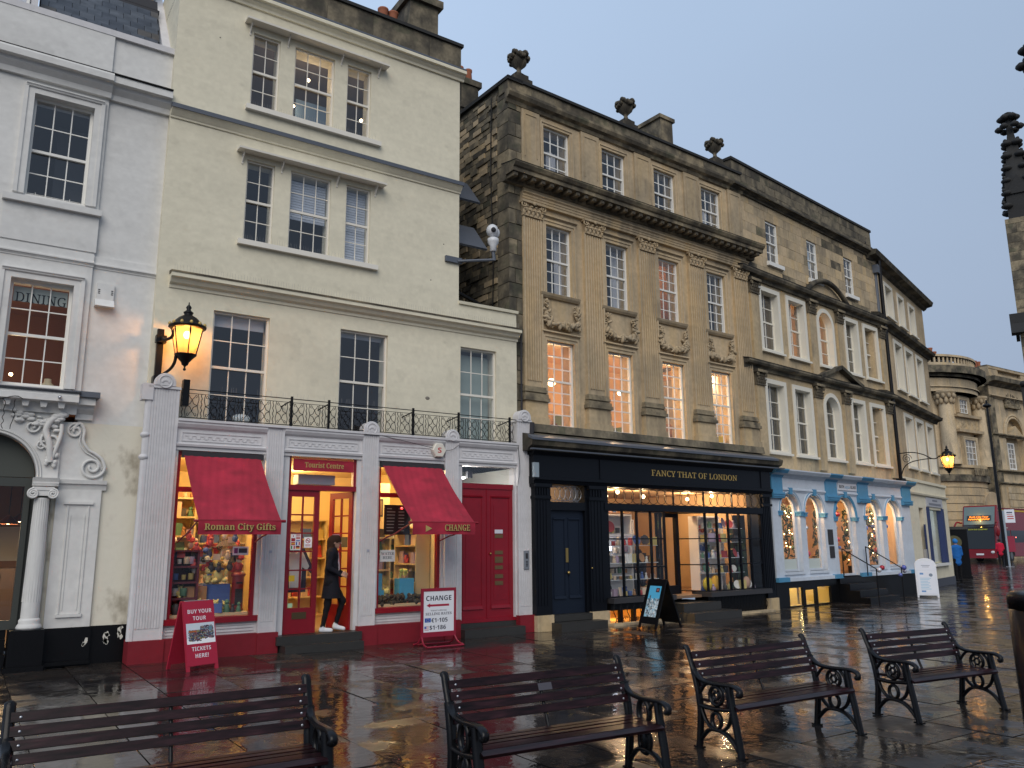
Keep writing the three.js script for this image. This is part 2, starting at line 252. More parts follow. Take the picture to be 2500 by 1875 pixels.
// ---------- building pieces ----------
function sash(parent, x0, x1, y0, y1, z, cols, up, lo, mat = MAT.joinery, o = {}) {
  const w = grp(parent, 'window', o.label), f = o.frame ?? 0.045, b = o.bar ?? 0.017, d = 0.07;
  part(w, 'frame', [bx(x0, x0 + f, y0, y1, z - d, z), bx(x1 - f, x1, y0, y1, z - d, z), bx(x0 + f, x1 - f, y1 - f, y1, z - d, z), bx(x0 + f, x1 - f, y0, y0 + f * 1.2, z - d, z)], mat);
  const X0 = x0 + f, X1 = x1 - f, Y0 = y0 + f * 1.2, Y1 = y1 - f, ym = o.meet ?? Y0 + (Y1 - Y0) * lo / (up + lo);
  const bars = [], pane = (a, b2, c, e, zz) => part(w, 'pane', quad(a, b2, c, e, zz), o.glass ?? MAT.glass);
  for (const [a, e, n, zf] of [[ym, Y1, up, z - 0.022], [Y0, ym, lo, z - 0.05]]) {
    if (n < 1) continue;
    for (let i = 1; i < cols; i++) { const xx = X0 + (X1 - X0) * i / cols; bars.push(bx(xx - b / 2, xx + b / 2, a, e, zf - 0.018, zf)); }
    for (let j = 1; j < n; j++) { const yy = a + (e - a) * j / n; for (let i = 0; i < cols; i++) { const xa = X0 + (X1 - X0) * i / cols + (i ? b / 2 : 0), xb = X0 + (X1 - X0) * (i + 1) / cols - (i < cols - 1 ? b / 2 : 0); bars.push(bx(xa, xb, yy - b / 2, yy + b / 2, zf - 0.017, zf - 0.001)); } }
    for (let i = 0; i < cols; i++) for (let j = 0; j < n; j++) pane(X0 + (X1 - X0) * i / cols, X0 + (X1 - X0) * (i + 1) / cols, a + (e - a) * j / n, a + (e - a) * (j + 1) / n, zf - 0.009);
  }
  if (lo > 0 && up > 0) bars.push(bx(X0, X1, ym - 0.022, ym + 0.022, z - 0.055, z - 0.012));
  if (bars.length) part(w, 'glazing_bars', bars, mat);
  return w;
}
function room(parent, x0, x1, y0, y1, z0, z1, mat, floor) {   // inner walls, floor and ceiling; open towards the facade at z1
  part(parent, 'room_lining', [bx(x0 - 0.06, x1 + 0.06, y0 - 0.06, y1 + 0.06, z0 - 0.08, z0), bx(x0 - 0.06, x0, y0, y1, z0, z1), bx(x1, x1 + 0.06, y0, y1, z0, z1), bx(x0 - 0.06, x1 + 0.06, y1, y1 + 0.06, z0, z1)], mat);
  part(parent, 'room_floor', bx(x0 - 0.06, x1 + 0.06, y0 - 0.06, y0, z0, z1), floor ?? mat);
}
function bulb(parent, x, y, z, r, cd, col = [1, 0.66, 0.32], k = 12, name = 'light_bulb') { part(parent, name, ball(x, y, z, r, 1, 1, 1, 10), glow(...col, k)); return warm(parent, x, y, z, cd, col, r); }
function rowBlocks(parent, name, x0, x1, y0, y1, z0, z1, ch, bw, holes, mats, seed, gap = 0.006, rough = 0.006) {   // coursed masonry, each stone a mesh
  const r = rng(seed); let y = y0, row = 0;
  while (y < y1 - 0.02) {
    let h = ch * (0.9 + 0.2 * r()); if (y1 - y - h < ch * 0.4) h = y1 - y;
    let x = x0, first = true;
    while (x < x1 - 0.01) {
      let w = bw * (0.7 + 0.6 * r()); if (first && row % 2) w *= 0.55; first = false; if (x1 - x - w < bw * 0.35) w = x1 - x;
      let segs = [[x, x + w, y, y + h]];
      for (const q of holes) segs = segs.flatMap(s => { if (s[1] <= q[0] || s[0] >= q[1] || s[3] <= q[2] || s[2] >= q[3]) return [s]; const o = []; if (s[0] < q[0]) o.push([s[0], q[0], s[2], s[3]]); if (s[1] > q[1]) o.push([q[1], s[1], s[2], s[3]]); const a = Math.max(s[0], q[0]), b = Math.min(s[1], q[1]); if (s[2] < q[2]) o.push([a, b, s[2], q[2]]); if (s[3] > q[3]) o.push([a, b, q[3], s[3]]); return o; });
      const zz = z1 + (r() - 0.5) * 2 * rough, m = mats[(r() * mats.length) | 0], ou = r() * 9, ov = r() * 9;
      for (const s of segs) if (s[1] - s[0] > 0.02 && s[3] - s[2] > 0.02) { const g = new THREE.BoxGeometry(s[1] - s[0] - gap, s[3] - s[2] - gap, zz - z0); g.translate((s[0] + s[1]) / 2, (s[2] + s[3]) / 2, (z0 + zz) / 2); part(parent, name, uvm(g, ou, ov), m); }
      x += w;
    }
    y += h; row++;
  }
}
const crnc = (y0, y1, z0, p) => [[z0, y0], [z0 + p * 0.25, y0], [z0 + p * 0.3, y0 + (y1 - y0) * 0.25], [z0 + p * 0.6, y0 + (y1 - y0) * 0.45], [z0 + p * 0.68, y0 + (y1 - y0) * 0.6], [z0 + p, y0 + (y1 - y0) * 0.62], [z0 + p, y0 + (y1 - y0) * 0.9], [z0 + p * 0.94, y1], [z0, y1]];
function surround(parent, x0, x1, y0, y1, w, z0, z1, mat, name = 'window_surround') { // moulded architrave round an opening
  part(parent, name, [bx(x0 - w, x0, y0, y1 + w, z0, z1), bx(x1, x1 + w, y0, y1 + w, z0, z1), bx(x0, x1, y1, y1 + w, z0, z1), bx(x0 - w, x0 - w * 0.62, y0, y1 + w, z1, z1 + 0.02), bx(x1 + w * 0.62, x1 + w, y0, y1 + w, z1, z1 + 0.02), bx(x0 - w * 0.62, x1 + w * 0.62, y1 + w * 0.62, y1 + w, z1, z1 + 0.02)], mat);
}
function spiral(cx, cy, z, r0, turns, t, dir = 1, a0 = 0, n = 40) { const p = []; for (let i = 0; i <= n; i++) { const k = i / n, a = a0 + dir * k * turns * 2 * Math.PI, r = r0 * (1 - k * 0.82); p.push([cx + r * Math.cos(a), cy + r * Math.sin(a), z]); } return tube(p, t, n * 2, 6); }
function canvasTex(w, h, draw) { const c = document.createElement('canvas'); c.width = w; c.height = h; const x = c.getContext('2d'); draw(x, w, h); const t = new THREE.CanvasTexture(c); t.colorSpace = THREE.SRGBColorSpace; t.magFilter = THREE.LinearFilter; return t; }
function print(t, rough = 0.6) { return new THREE.MeshStandardMaterial({ map: t, roughness: rough }); }
// ---------- white painted house with the arched restaurant front ----------
{
  const H = thing('white_house', 'white rendered house with slate roof and scrolled arched restaurant front', 'house'); const z = -0.45, zp = -0.40, W = MAT.white;
  const w3 = [0.26, 1.12, 7.15, 8.86], wd = [0.23, 1.08, 4.12, 5.78], w3b = [-2.0, -1.14, 7.15, 8.86], wdb = [-2.02, -1.17, 4.12, 5.78];
  part(H, 'wall', [wall(-3.2, 1.32, 3.95, 10.28, z - 0.35, zp, [w3, wd, w3b, wdb]), wall(1.32, 2.268, 3.62, 10.28, z - 0.35, z, [])], W);
  part(H, 'lower_wall', wall(1.08, 2.268, 0.55, 3.62, z - 0.35, z), MAT.dirtywhite, 'grimy cream lower wall with dark stains');
  part(H, 'coping', bx(-3.2, 2.275, 10.28, 10.39, z - 0.3, z + 0.06), MAT.shopwhite);
  part(H, 'cornice', [mould(-3.2, 1.34, crnc(9.1, 9.46, zp, 0.26)), mould(1.34, 2.268, crnc(9.1, 9.46, z, 0.27))], W);
  part(H, 'cornice_lead', [bx(-3.2, 2.268, 9.462, 9.475, z, zp + 0.25)], MAT.blackstone);
  part(H, 'string_course', [mould(-3.2, 1.33, crnc(6.14, 6.22, zp, 0.05)), mould(1.33, 2.268, crnc(6.14, 6.22, z, 0.05)), bx(-3.2, 1.325, 6.22, 6.34, zp, zp + 0.02), bx(1.325, 2.268, 6.22, 6.34, z, z + 0.02)], W);
  for (const [q, rows, dy] of [[w3, 2, 0], [wd, 2, 0], [w3b, 2, 0], [wdb, 2, 0]]) {
    sash(H, q[0], q[1], q[2], q[3], z - 0.06, 3, 2, 2, MAT.joinwhite, { meet: q === wd || q === wdb ? 4.93 : 7.95, glass: q === wd ? MAT.shopglass : MAT.glass });
    surround(H, q[0], q[1], q[2], q[3], 0.15, zp, zp + 0.035, W);
    part(H, 'window_hood', mould(q[0] - 0.13, q[1] + 0.13, crnc(q[3] + 0.10, q[3] + 0.15, zp + 0.055, 0.03)), W);
  }
  for (const x of [0.26, -2.0]) part(H, 'window_sill', [bx(x - 0.27, x + 1.1, 6.99, 7.09, z, zp + 0.10), bx(x - 0.25, x + 1.08, 6.38, 6.99, zp, zp + 0.02)], W);
  part(H, 'bird_wire', [rod([0.27, 7.2, z - 0.02], [1.12, 7.2, z - 0.02], 0.004, 4), rod([0.42, 7.1, z - 0.02], [0.42, 7.23, z - 0.02], 0.004, 4), rod([0.9, 7.1, z - 0.02], [0.9, 7.23, z - 0.02], 0.004, 4)], MAT.joinwhite);
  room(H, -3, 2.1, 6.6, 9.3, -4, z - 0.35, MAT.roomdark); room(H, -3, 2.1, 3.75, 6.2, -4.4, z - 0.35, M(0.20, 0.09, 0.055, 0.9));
  part(H, 'room_divider', bx(0.72, 1.6, 6.7, 9.2, -2.2, -2.1), M(0.28, 0.27, 0.27, 0.95));
  { // lettering on the dining room glass and the pale band behind it
    part(H, 'glass_band', bx(0.285, 1.025, 5.46, 5.7, z - 0.135, z - 0.132), M(0.30, 0.33, 0.30, 0.7)); part(H, 'lettering', text('DINING', 'serifr', 0.315, 1.01, 5.46, 0.15, z - 0.13, 0.003), MAT.blackpaint);
    bulb(H, 0.42, 4.62, -2.3, 0.03, 0.9); bulb(H, 0.40, 4.38, -2.0, 0.03, 0.7); bulb(H, -1.2, 4.8, -2.6, 0.05, 2.2);
    part(H, 'oil_lamp_shade', lathe([[0, 0.32], [0.05, 0.32], [0.055, 0.26], [0.12, 0.2], [0.15, 0.12], [0.15, 0.1], [0, 0.1]], 18).translate(0.9, 4.05, z - 0.62), M(0.55, 0.5, 0.34, 0.6)); part(H, 'oil_lamp_band', lathe([[0.151, 0.10], [0.153, 0.13]], 18).translate(0.9, 4.05, z - 0.62), MAT.blackpaint); part(H, 'table_top', bx(0.3, 1.4, 4.02, 4.06, z - 1.0, z - 0.4), M(0.06, 0.04, 0.03, 0.5));
  }
  const v = part(H, 'vent', [extr(poly([[1.41, 5.62], [1.66, 5.62], [1.66, 5.90], [1.41, 5.90]]), z, z + 0.05), mould(1.39, 1.67, [[z, 5.5], [z + 0.15, 5.5], [z + 0.05, 5.63], [z, 5.63]])], W, 'white wall vent box');
  part(v, 'louvre', [0, 1, 2].flatMap(k => [bx(1.425, 1.455, 5.72 + k * 0.03, 5.735 + k * 0.03, z + 0.05, z + 0.053), bx(1.615, 1.645, 5.72 + k * 0.03, 5.735 + k * 0.03, z + 0.05, z + 0.053)]), MAT.dark);
  // slate roof: each slate a piece
  const roof = grp(H, 'slate_roof'); const sl = [M(0.075, 0.085, 0.105, 0.35, { map: TX.slate }), M(0.095, 0.105, 0.125, 0.35, { map: TX.slate }), M(0.055, 0.062, 0.08, 0.35, { map: TX.slate }), M(0.10, 0.085, 0.07, 0.4, { map: TX.slate })];
  const r = rng(5), ang = 62 * D2R; part(roof, 'roof_boards', (() => { const g = new THREE.BoxGeometry(1.92, 2.0, 0.03); g.rotateX(-(Math.PI / 2 - ang)); g.translate(1.14, 10.3 + Math.sin(ang), z - 0.33 - Math.cos(ang)); return uvm(g); })(), MAT.dark);
  for (let j = 0; j < 8; j++) for (let i = -1; i < 9; i++) { const x0 = Math.max(0.2, 0.2 + i * 0.235 + (j % 2) * 0.118), x1 = Math.min(2.1, 0.2 + (i + 1) * 0.235 + (j % 2) * 0.118); if (x1 - x0 < 0.03) continue; const g = new THREE.BoxGeometry(x1 - x0 - 0.008, 0.21, 0.012); g.rotateX(-(Math.PI / 2 - ang) + 0.035); const s = 0.1 + j * 0.19; g.translate((x0 + x1) / 2, 10.32 + s * Math.sin(ang), z - 0.30 - s * Math.cos(ang)); part(roof, 'slate', uvm(g, r() * 3, r() * 3), sl[r() < 0.06 ? 3 : (r() * 3) | 0]); }
  part(H, 'ridge', bx(0.1, 2.13, 11.72, 11.8, -1.75, -1.55), MAT.dark);
  part(H, 'dormer', [bx(-2.2, 0.16, 10.3, 11.9, -2.6, -0.86), bx(-2.2, 0.16, 10.39, 10.5, -0.86, -0.80), bx(0.06, 0.16, 10.5, 11.9, -0.86, -0.80)], MAT.shopwhite); sash(H, -0.9, 0.04, 10.5, 11.6, -0.78, 3, 2, 2, MAT.joinwhite);
  part(H, 'party_wall', extr(poly([[-0.75, 10.39], [-0.75, 10.55], [-2.4, 12.7], [-2.4, 10.39]]), 0, 0.14).rotateY(-Math.PI / 2).translate(2.268, 0, 0), MAT.shopwhite);
  part(H, 'chimney_stack', bx(1.55, 2.06, 11.5, 14, -2.6, -1.9), MAT.soot3);
  // ground floor: elliptical arch, ionic column, panelled pilaster, scroll bracket
  const ex = 0.2, er = 0.64, zs = -0.36;
  { const s = poly([[-1.6, 2.72], [-1.6, 3.72], [1.12, 3.72], [1.12, 2.72], [ex + er, 2.72]]); const p = new THREE.Shape(); p.moveTo(-1.6, 2.72); p.lineTo(ex - er, 2.72); p.absarc(ex, 2.75, er, Math.PI, 0, true); p.lineTo(1.12, 2.72); p.lineTo(1.12, 3.74); p.lineTo(-1.6, 3.74); p.closePath(); part(H, 'arch_wall', extr(p, z - 0.1, zs, 0, 24), W); }
  { const a = []; for (const [r1, t] of [[er + 0.015, 0.018], [er + 0.055, 0.014]]) { const pts = []; for (let i = 0; i <= 28; i++) { const q = Math.PI * i / 28; pts.push([ex + r1 * Math.cos(q), 2.75 + r1 * Math.sin(q), zs + 0.005]); } a.push(tube(pts, t, 60, 5)); } part(H, 'arch_moulding', a, W); }
  part(H, 'tympanum', extr((() => { const p = new THREE.Shape(); p.absarc(ex, 2.76, er - 0.005, 0, Math.PI, false); p.closePath(); return p; })(), z - 0.22, z - 0.16), M(0.06, 0.065, 0.055, 0.5));
  { // shelf cornice with dentil brackets and lead top
    part(H, 'shopfront_cornice', [mould(-1.6, 1.28, [[zs, 3.72], [zs + 0.06, 3.72], [zs + 0.1, 3.86], [zs + 0.26, 3.88], [zs + 0.26, 3.97], [zs + 0.22, 4.02], [zs, 4.02]]), mould(1.28, 1.52, crnc(3.66, 4.0, z, 0.24))], W);
    part(H, 'lead_flashing', [mould(-1.6, 1.30, [[zs, 4.02], [zs + 0.25, 4.02], [zs + 0.29, 4.04], [zs, 4.10]]), mould(1.18, 1.57, [[z, 3.99], [z + 0.3, 3.985], [z + 0.3, 4.07], [z, 4.10]])], MAT.lead);
    for (let k = 0; k < 8; k++) part(H, 'bracket', extr(poly([[0, 0], [0.07, 0], [0.09, 0.1], [-0.02, 0.1]]), zs + 0.02, zs + 0.19).translate(-0.62 + k * 0.235, 3.785, 0), W);
    part(H, 'spotlight_head', ball(1.02, 3.93, zs + 0.3, 0.03, 1, 1, 1, 8), MAT.steel);
  }
  part(H, 'impost', [mould(0.8, 1.14, [[z, 2.62], [zs + 0.06, 2.62], [zs + 0.08, 2.66], [zs + 0.08, 2.68], [zs + 0.11, 2.74], [z, 2.74]]), mould(1.14, 1.80, [[z, 2.58], [z + 0.04, 2.58], [z + 0.06, 2.66], [z + 0.09, 2.67], [z + 0.1, 2.73], [z, 2.73]])], W);
  const col = grp(H, 'ionic_column'); {
    const pts = []; for (let i = 0; i <= 10; i++) { const k = i / 10; pts.push([0.118 - 0.025 * k * k, 0.72 + k * 1.72]); } part(col, 'shaft', lathe(pts, 28).translate(0.94, 0, -0.31), W);
    const fl = []; for (let i = 0; i < 22; i++) { const a = i / 22 * Math.PI * 2; fl.push(rod([0.94 + 0.117 * Math.cos(a), 0.95, -0.31 + 0.117 * Math.sin(a)], [0.94 + 0.095 * Math.cos(a), 2.42, -0.31 + 0.095 * Math.sin(a)], 0.0065, 4)); } part(col, 'fluting', fl, W);
    part(col, 'column_base', lathe([[0, 0.56], [0.16, 0.56], [0.165, 0.6], [0.15, 0.63], [0.135, 0.65], [0.14, 0.69], [0.12, 0.72], [0, 0.72]], 24).translate(0.94, 0, -0.31), W);
    part(col, 'volute', [spiral(0.815, 2.50, -0.2, 0.075, 2.2, 0.016, 1, 1.57), spiral(1.065, 2.50, -0.2, 0.075, 2.2, 0.016, -1, 1.57), bx(0.8, 1.08, 2.55, 2.60, -0.42, -0.2), bx(0.83, 1.05, 2.47, 2.55, -0.4, -0.21), ...[0.815, 1.065].map(x => { const g = new THREE.CylinderGeometry(0.07, 0.07, 0.2, 18); g.rotateX(Math.PI / 2); g.translate(x, 2.5, -0.31); return plain(g); })].map(g => uvm(plain(g))), W);
  }
  const pil = grp(H, 'panelled_pilaster'); part(pil, 'pilaster_body', bx(1.13, 1.74, 0.55, 2.58, z, z + 0.05), W);
  part(pil, 'pilaster_panel', [bx(1.29, 1.31, 0.75, 2.34, z + 0.05, z + 0.066), bx(1.57, 1.59, 0.75, 2.34, z + 0.05, z + 0.066), bx(1.24, 1.64, 2.36, 2.40, z + 0.05, z + 0.085), bx(1.27, 1.61, 0.70, 0.745, z + 0.05, z + 0.08), bx(1.335, 1.35, 0.8, 2.2, z + 0.05, z + 0.06), bx(1.53, 1.545, 0.8, 2.2, z + 0.05, z + 0.06)], W);
  { const sh = poly([[1.12, 2.73], [1.74, 2.73], [1.75, 2.95], [1.6, 3.12], [1.5, 3.18], [1.42, 3.35], [1.40, 3.56], [1.3, 3.62], [1.12, 3.6]]); part(H, 'scroll_bracket', extr(sh, z, z + 0.04), W);
    const s1 = [[1.27, 3.52, z + 0.06], [1.35, 3.60, z + 0.06], [1.42, 3.5, z + 0.06], [1.42, 3.34, z + 0.06], [1.5, 3.2, z + 0.06], [1.6, 3.14, z + 0.06], [1.7, 3.06, z + 0.06], [1.755, 2.93, z + 0.06]];
    part(H, 'scroll', [tube(s1, 0.024, 50, 6), tube(s1.map(p => [p[0] - 0.045, p[1] - 0.03, p[2] - 0.005]), 0.012, 50, 5), spiral(1.575, 2.93, z + 0.06, 0.18, 1.6, 0.024, -1, 0.1), spiral(1.30, 3.48, z + 0.06, 0.12, 1.4, 0.02, 1, 1.2)].map(g => uvm(g)), W); }
  { // carved spandrel: leafy scrolls and a console
    const a = []; const q = rng(9); a.push(spiral(0.98, 3.30, zs + 0.03, 0.14, 1.4, 0.02, 1, 2.5), spiral(0.72, 3.50, zs + 0.03, 0.1, 1.3, 0.018, -1, 0.4), spiral(0.86, 3.22, zs + 0.03, 0.07, 1.3, 0.014, 1, 1), spiral(0.55, 3.60, zs + 0.03, 0.08, 1.3, 0.015, 1, 0.3));
    a.push(tube([[1.02, 3.66, zs + 0.06], [0.95, 3.6, zs + 0.07], [0.9, 3.45, zs + 0.05], [0.96, 3.25, zs + 0.05], [0.98, 3.1, zs + 0.04], [1.0, 2.98, zs + 0.03]], 0.045, 40, 8)); a.push(tube([[1.1, 3.56, zs + 0.05], [1.1, 3.4, zs + 0.05], [1.06, 3.2, zs + 0.045], [1.02, 3.05, zs + 0.03]], 0.03, 30, 7));
    for (let i = 0; i < 46; i++) { const k = q(), x = 0.45 + k * 0.62, y = 3.66 - k * 0.15 + (q() - 0.5) * 0.16; a.push(ball(x, y, zs + 0.02 + q() * 0.03, 0.02 + q() * 0.025, 1.5, 0.8, 0.9, 6)); } for (let i = 0; i < 18; i++) a.push(ball(0.94 + q() * 0.14, 2.92 + q() * 0.2, zs + 0.03, 0.015 + q() * 0.02, 1, 1.3, 0.9, 6)); for (let i = 0; i < 10; i++) a.push(ball(1.0 + q() * 0.1, 3.6 + q() * 0.1, zs + 0.06, 0.03 + q() * 0.03, 1.5, 0.8, 1, 6));
    part(H, 'carved_spandrel', a.map(g => uvm(g)), W); }
  part(H, 'plinth', [bx(0.7, 1.14, 0.06, 0.56, -0.75, -0.16), bx(0.66, 1.16, 0, 0.07, -0.75, -0.08), bx(1.14, 1.76, 0, 0.54, -0.75, z + 0.09), bx(1.76, 2.262, 0, 0.55, -0.75, z + 0.03), bx(1.15, 1.76, 0.03, 0.08, z + 0.09, z + 0.17)], MAT.plinth, 'chipped black painted plinth');
  { const q = rng(21), a = []; for (const [cx, cy, n] of [[2.0, 0.36, 9], [2.17, 0.45, 4], [1.68, 0.36, 3]]) for (let i = 0; i < n; i++) { const s = new THREE.Shape(), x = cx + (q() - 0.5) * 0.1, y = cy + (q() - 0.5) * 0.16, rr = 0.012 + q() * 0.02; for (let k = 0; k < 7; k++) { const an = k / 7 * 6.283, ra = rr * (0.5 + q()); k ? s.lineTo(x + ra * Math.cos(an), y + 1.7 * ra * Math.sin(an)) : s.moveTo(x + ra, y); } a.push(extr(s, z + (cx < 1.76 ? 0.09 : 0.03), z + (cx < 1.76 ? 0.092 : 0.032))); } part(H, 'paint_chip', a, M(0.6, 0.58, 0.52, 0.9)); }
  { const q = rng(33), a = [tube([[-0.6, 3.9, zs + 0.28], [0.1, 3.82, zs + 0.29], [0.45, 3.9, zs + 0.28], [0.55, 3.86, zs + 0.28]], 0.006, 30, 4)]; for (const x of [0.2, 0.32, 0.45]) { const p = []; for (let k = 0; k < 9; k++) p.push([x + (q() - 0.5) * 0.05, 3.85 - k * 0.055, zs + 0.28 + (q() - 0.5) * 0.02]); a.push(tube(p, 0.005, 24, 4)); } part(H, 'icicle_wire', a, MAT.iron, 'unlit string of icicle lights'); }
  // restaurant glazing and what is seen through it
  part(H, 'shopfront_frame', [bx(-1.6, 0.86, 2.62, 2.75, z - 0.22, z - 0.14), bx(0.72, 0.80, 0.55, 2.62, z - 0.22, z - 0.14), bx(-1.6, 0.72, 0.55, 0.68, z - 0.22, z - 0.14), bx(0.80, 1.14, 0.5, 2.62, z - 0.3, z - 0.2)], M(0.045, 0.05, 0.045, 0.5)); part(H, 'shop_pane', quad(-1.6, 0.72, 0.68, 2.62, z - 0.18), MAT.shopglass);
  room(H, -3, 2.0, 0.3, 3.4, -6.5, z - 0.25, M(0.30, 0.17, 0.10, 0.9), M(0.1, 0.07, 0.05, 0.5)); part(H, 'counter', bx(-2, 1.4, 0.3, 1.35, -4.6, -4.0), M(0.05, 0.03, 0.025, 0.5)); part(H, 'tile_band', bx(-2.9, 1.9, 1.45, 2.15, -6.49, -6.44), M(0.62, 0.62, 0.58, 0.4));
  part(H, 'shop_step', [bx(-1.6, 0.68, 0, 0.22, -0.9, -0.35), bx(-1.6, 0.68, 0.22, 0.42, -0.9, -0.55), bx(-1.6, 0.68, 0.42, 0.55, -0.9, -0.62)], MAT.plinth);
  for (const [x, y, zz] of [[0.62, 2.1, -2.2], [0.82, 2.16, -3.0], [0.05, 2.0, -2.6], [0.3, 1.72, -1.8]]) { const t = thing('pendant_lamp', 'copper dome pendant lamp hanging inside the restaurant', 'pendant lamp', 'pendant lamps in the restaurant'); t.position.set(x, y, zz); part(t, 'lamp_shade', lathe([[0.02, 0.14], [0.05, 0.12], [0.15, 0.02], [0.16, 0]], 16), M(0.12, 0.05, 0.03, 0.35, { metalness: 0.6, side: THREE.DoubleSide })); part(t, 'cord', rod([0, 0.14, 0], [0, 3.38 - y, 0], 0.006, 4), MAT.blackpaint); bulb(t, 0, 0.03, 0, 0.035, 3.4); }
}
// ---------- cream rendered house over the red and white gift shop ----------
const goldPaint = M(0.42, 0.30, 0.10, 0.5);
{
  const H = thing('cream_house', 'cream rendered house with triple sash windows above a white and red gift shop front', 'house'); const z = -0.3, C = MAT.cream, J = MAT.joinery;
  const tri3 = [[3.60, 4.11], [4.40, 5.20], [5.47, 5.98]].map(a => [...a, 9.66, 11.17]), tri2 = [[3.62, 4.13], [4.43, 5.22], [5.53, 6.04]].map(a => [...a, 7.07, 8.61]);
  const f1 = [[3.21, 4.18], [5.51, 6.48], [8.11, 8.98]].map(a => [...a, 3.74, 5.70]);
  part(H, 'wall', [wall(2.268, 8.06, 6.12, 11.72, z - 0.38, z, [...tri3, ...tri2]), wall(2.268, 9.50, 3.60, 6.12, z - 0.38, z, f1), bx(8.06, 9.50, 6.12, 6.60, z - 0.38, z)], C);
  part(H, 'low_parapet_coping', mould(8.06, 9.53, [[z - 0.38, 6.60], [z + 0.04, 6.60], [z + 0.05, 6.66], [z - 0.1, 6.70], [z - 0.38, 6.70]]), C);
  part(H, 'side_wall', [bx(8.02, 8.06, 6.6, 11.72, -7, z - 0.38), bx(2.268, 2.4, 9.5, 12.4, -7, z - 0.38)], C);
  part(H, 'roof_slab', [bx(2.268, 8.06, 11.6, 11.7, -7, z - 0.38), bx(8.06, 9.2, 6.45, 6.55, -7, z - 0.38)], MAT.dark);
  part(H, 'eaves_cornice', mould(2.268, 8.14, crnc(11.66, 11.86, z, 0.17)), C); part(H, 'eaves_flashing', bx(2.268, 8.14, 11.862, 11.90, z - 0.1, z + 0.165), MAT.lead);
  rowBlocks(H, 'parapet_stone', 2.27, 8.06, 11.9, 12.46, z - 0.3, z + 0.05, 0.56, 1.1, [], [MAT.soot], 3, 0.004, 0.004); part(H, 'parapet_coping', bx(2.27, 8.1, 12.46, 12.53, z - 0.34, z + 0.1), MAT.blackstone);
  part(H, 'string_course', mould(2.268, 8.08, [[z, 9.03], [z + 0.025, 9.03], [z + 0.03, 9.06], [z + 0.05, 9.08], [z + 0.10, 9.14], [z + 0.13, 9.17], [z, 9.17]]), C); part(H, 'lead_flashing', mould(2.268, 8.10, [[z, 9.17], [z + 0.15, 9.17], [z + 0.155, 9.245], [z, 9.31]]), MAT.lead);
  part(H, 'cornice', mould(2.46, 9.52, [[z, 5.98], [z + 0.02, 5.98], [z + 0.03, 6.03], [z + 0.09, 6.06], [z + 0.13, 6.12], [z + 0.19, 6.14], [z + 0.19, 6.21], [z, 6.21]]), C); part(H, 'cornice_weathering', mould(2.45, 9.54, [[z, 6.21], [z + 0.205, 6.21], [z + 0.21, 6.235], [z, 6.27]]), MAT.soot3, 'mossy stained top of the cornice');
  for (const [tri, hy, sy] of [[tri3, 11.34, 9.57], [tri2, 8.745, 6.96]]) {
    tri.forEach((q, i) => { sash(H, q[0], q[1], q[2], q[3], z - 0.05, i === 1 ? 3 : 2, 2, 2, J, { frame: 0.03, bar: 0.015 }); });
    part(H, 'window_hood', [mould(3.42, 6.29, [[z, hy - 0.03], [z + 0.22, hy - 0.045], [z + 0.225, hy - 0.01], [z, hy + 0.02]])], J);
    for (const x of [3.53, 4.25, 5.33, 6.13]) part(H, 'hood_bracket', [rod([x, hy - 0.22, z], [x, hy - 0.05, z + 0.14], 0.014, 5), bx(x - 0.015, x + 0.015, hy - 0.25, hy - 0.03, z, z + 0.015)], J);
    part(H, 'window_sill', bx(3.52, 6.20, sy, sy + 0.095, z - 0.1, z + 0.09), J);
  }
  f1.forEach((q, i) => { sash(H, q[0], q[1], q[2], q[3], z - 0.06, 3, 2, 2, J, { frame: 0.035, meet: 4.72, bar: 0.017 }); });
  // rooms behind the windows
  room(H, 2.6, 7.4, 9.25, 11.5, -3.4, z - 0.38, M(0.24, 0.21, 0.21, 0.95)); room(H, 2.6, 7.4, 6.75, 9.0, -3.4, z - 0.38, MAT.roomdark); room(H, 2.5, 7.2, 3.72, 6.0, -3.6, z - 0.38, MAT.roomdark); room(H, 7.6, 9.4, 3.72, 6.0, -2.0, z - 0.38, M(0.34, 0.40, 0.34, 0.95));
  bulb(H, 4.88, 10.93, -0.9, 0.032, 0.25, [1, 0.72, 0.42], 12); bulb(H, 4.60, 10.27, -0.9, 0.03, 0.2, [1, 0.72, 0.42], 12); bulb(H, 6.04, 10.40, -0.9, 0.032, 0.25, [1, 0.72, 0.42], 12);
  part(H, 'wall_picture', bx(4.7, 5.4, 9.75, 10.55, -1.1, -1.07), M(0.10, 0.17, 0.27, 0.8)); part(H, 'roller_blind', [bx(3.25, 4.14, 5.48, 5.67, z - 0.24, z - 0.23), bx(5.55, 6.44, 5.60, 5.67, z - 0.24, z - 0.23)], MAT.curtain);
  { const a = []; for (let k = 0; k < 15; k++) { const y = 8.5 - k * 0.052; a.push(bx(4.45, 5.20, y - 0.023, y + 0.02, z - 0.25, z - 0.235)); } for (let k = 0; k < 27; k++) { const y = 8.55 - k * 0.052; a.push(bx(5.55, 6.03, y - 0.023, y + 0.02, z - 0.25, z - 0.235)); } part(H, 'venetian_blind_slats', a, MAT.blind).userData.kind = 'stuff'; }
  part(H, 'net_curtain', bx(8.15, 8.95, 3.8, 5.6, z - 0.3, z - 0.29), M(0.30, 0.35, 0.31, 0.95)); part(H, 'window_table_lamp', [ball(3.86, 3.9, z - 0.32, 0.16, 1, 0.55, 0.7, 14)], M(0.62, 0.70, 0.72, 0.5), 'pale bowl standing inside the window');
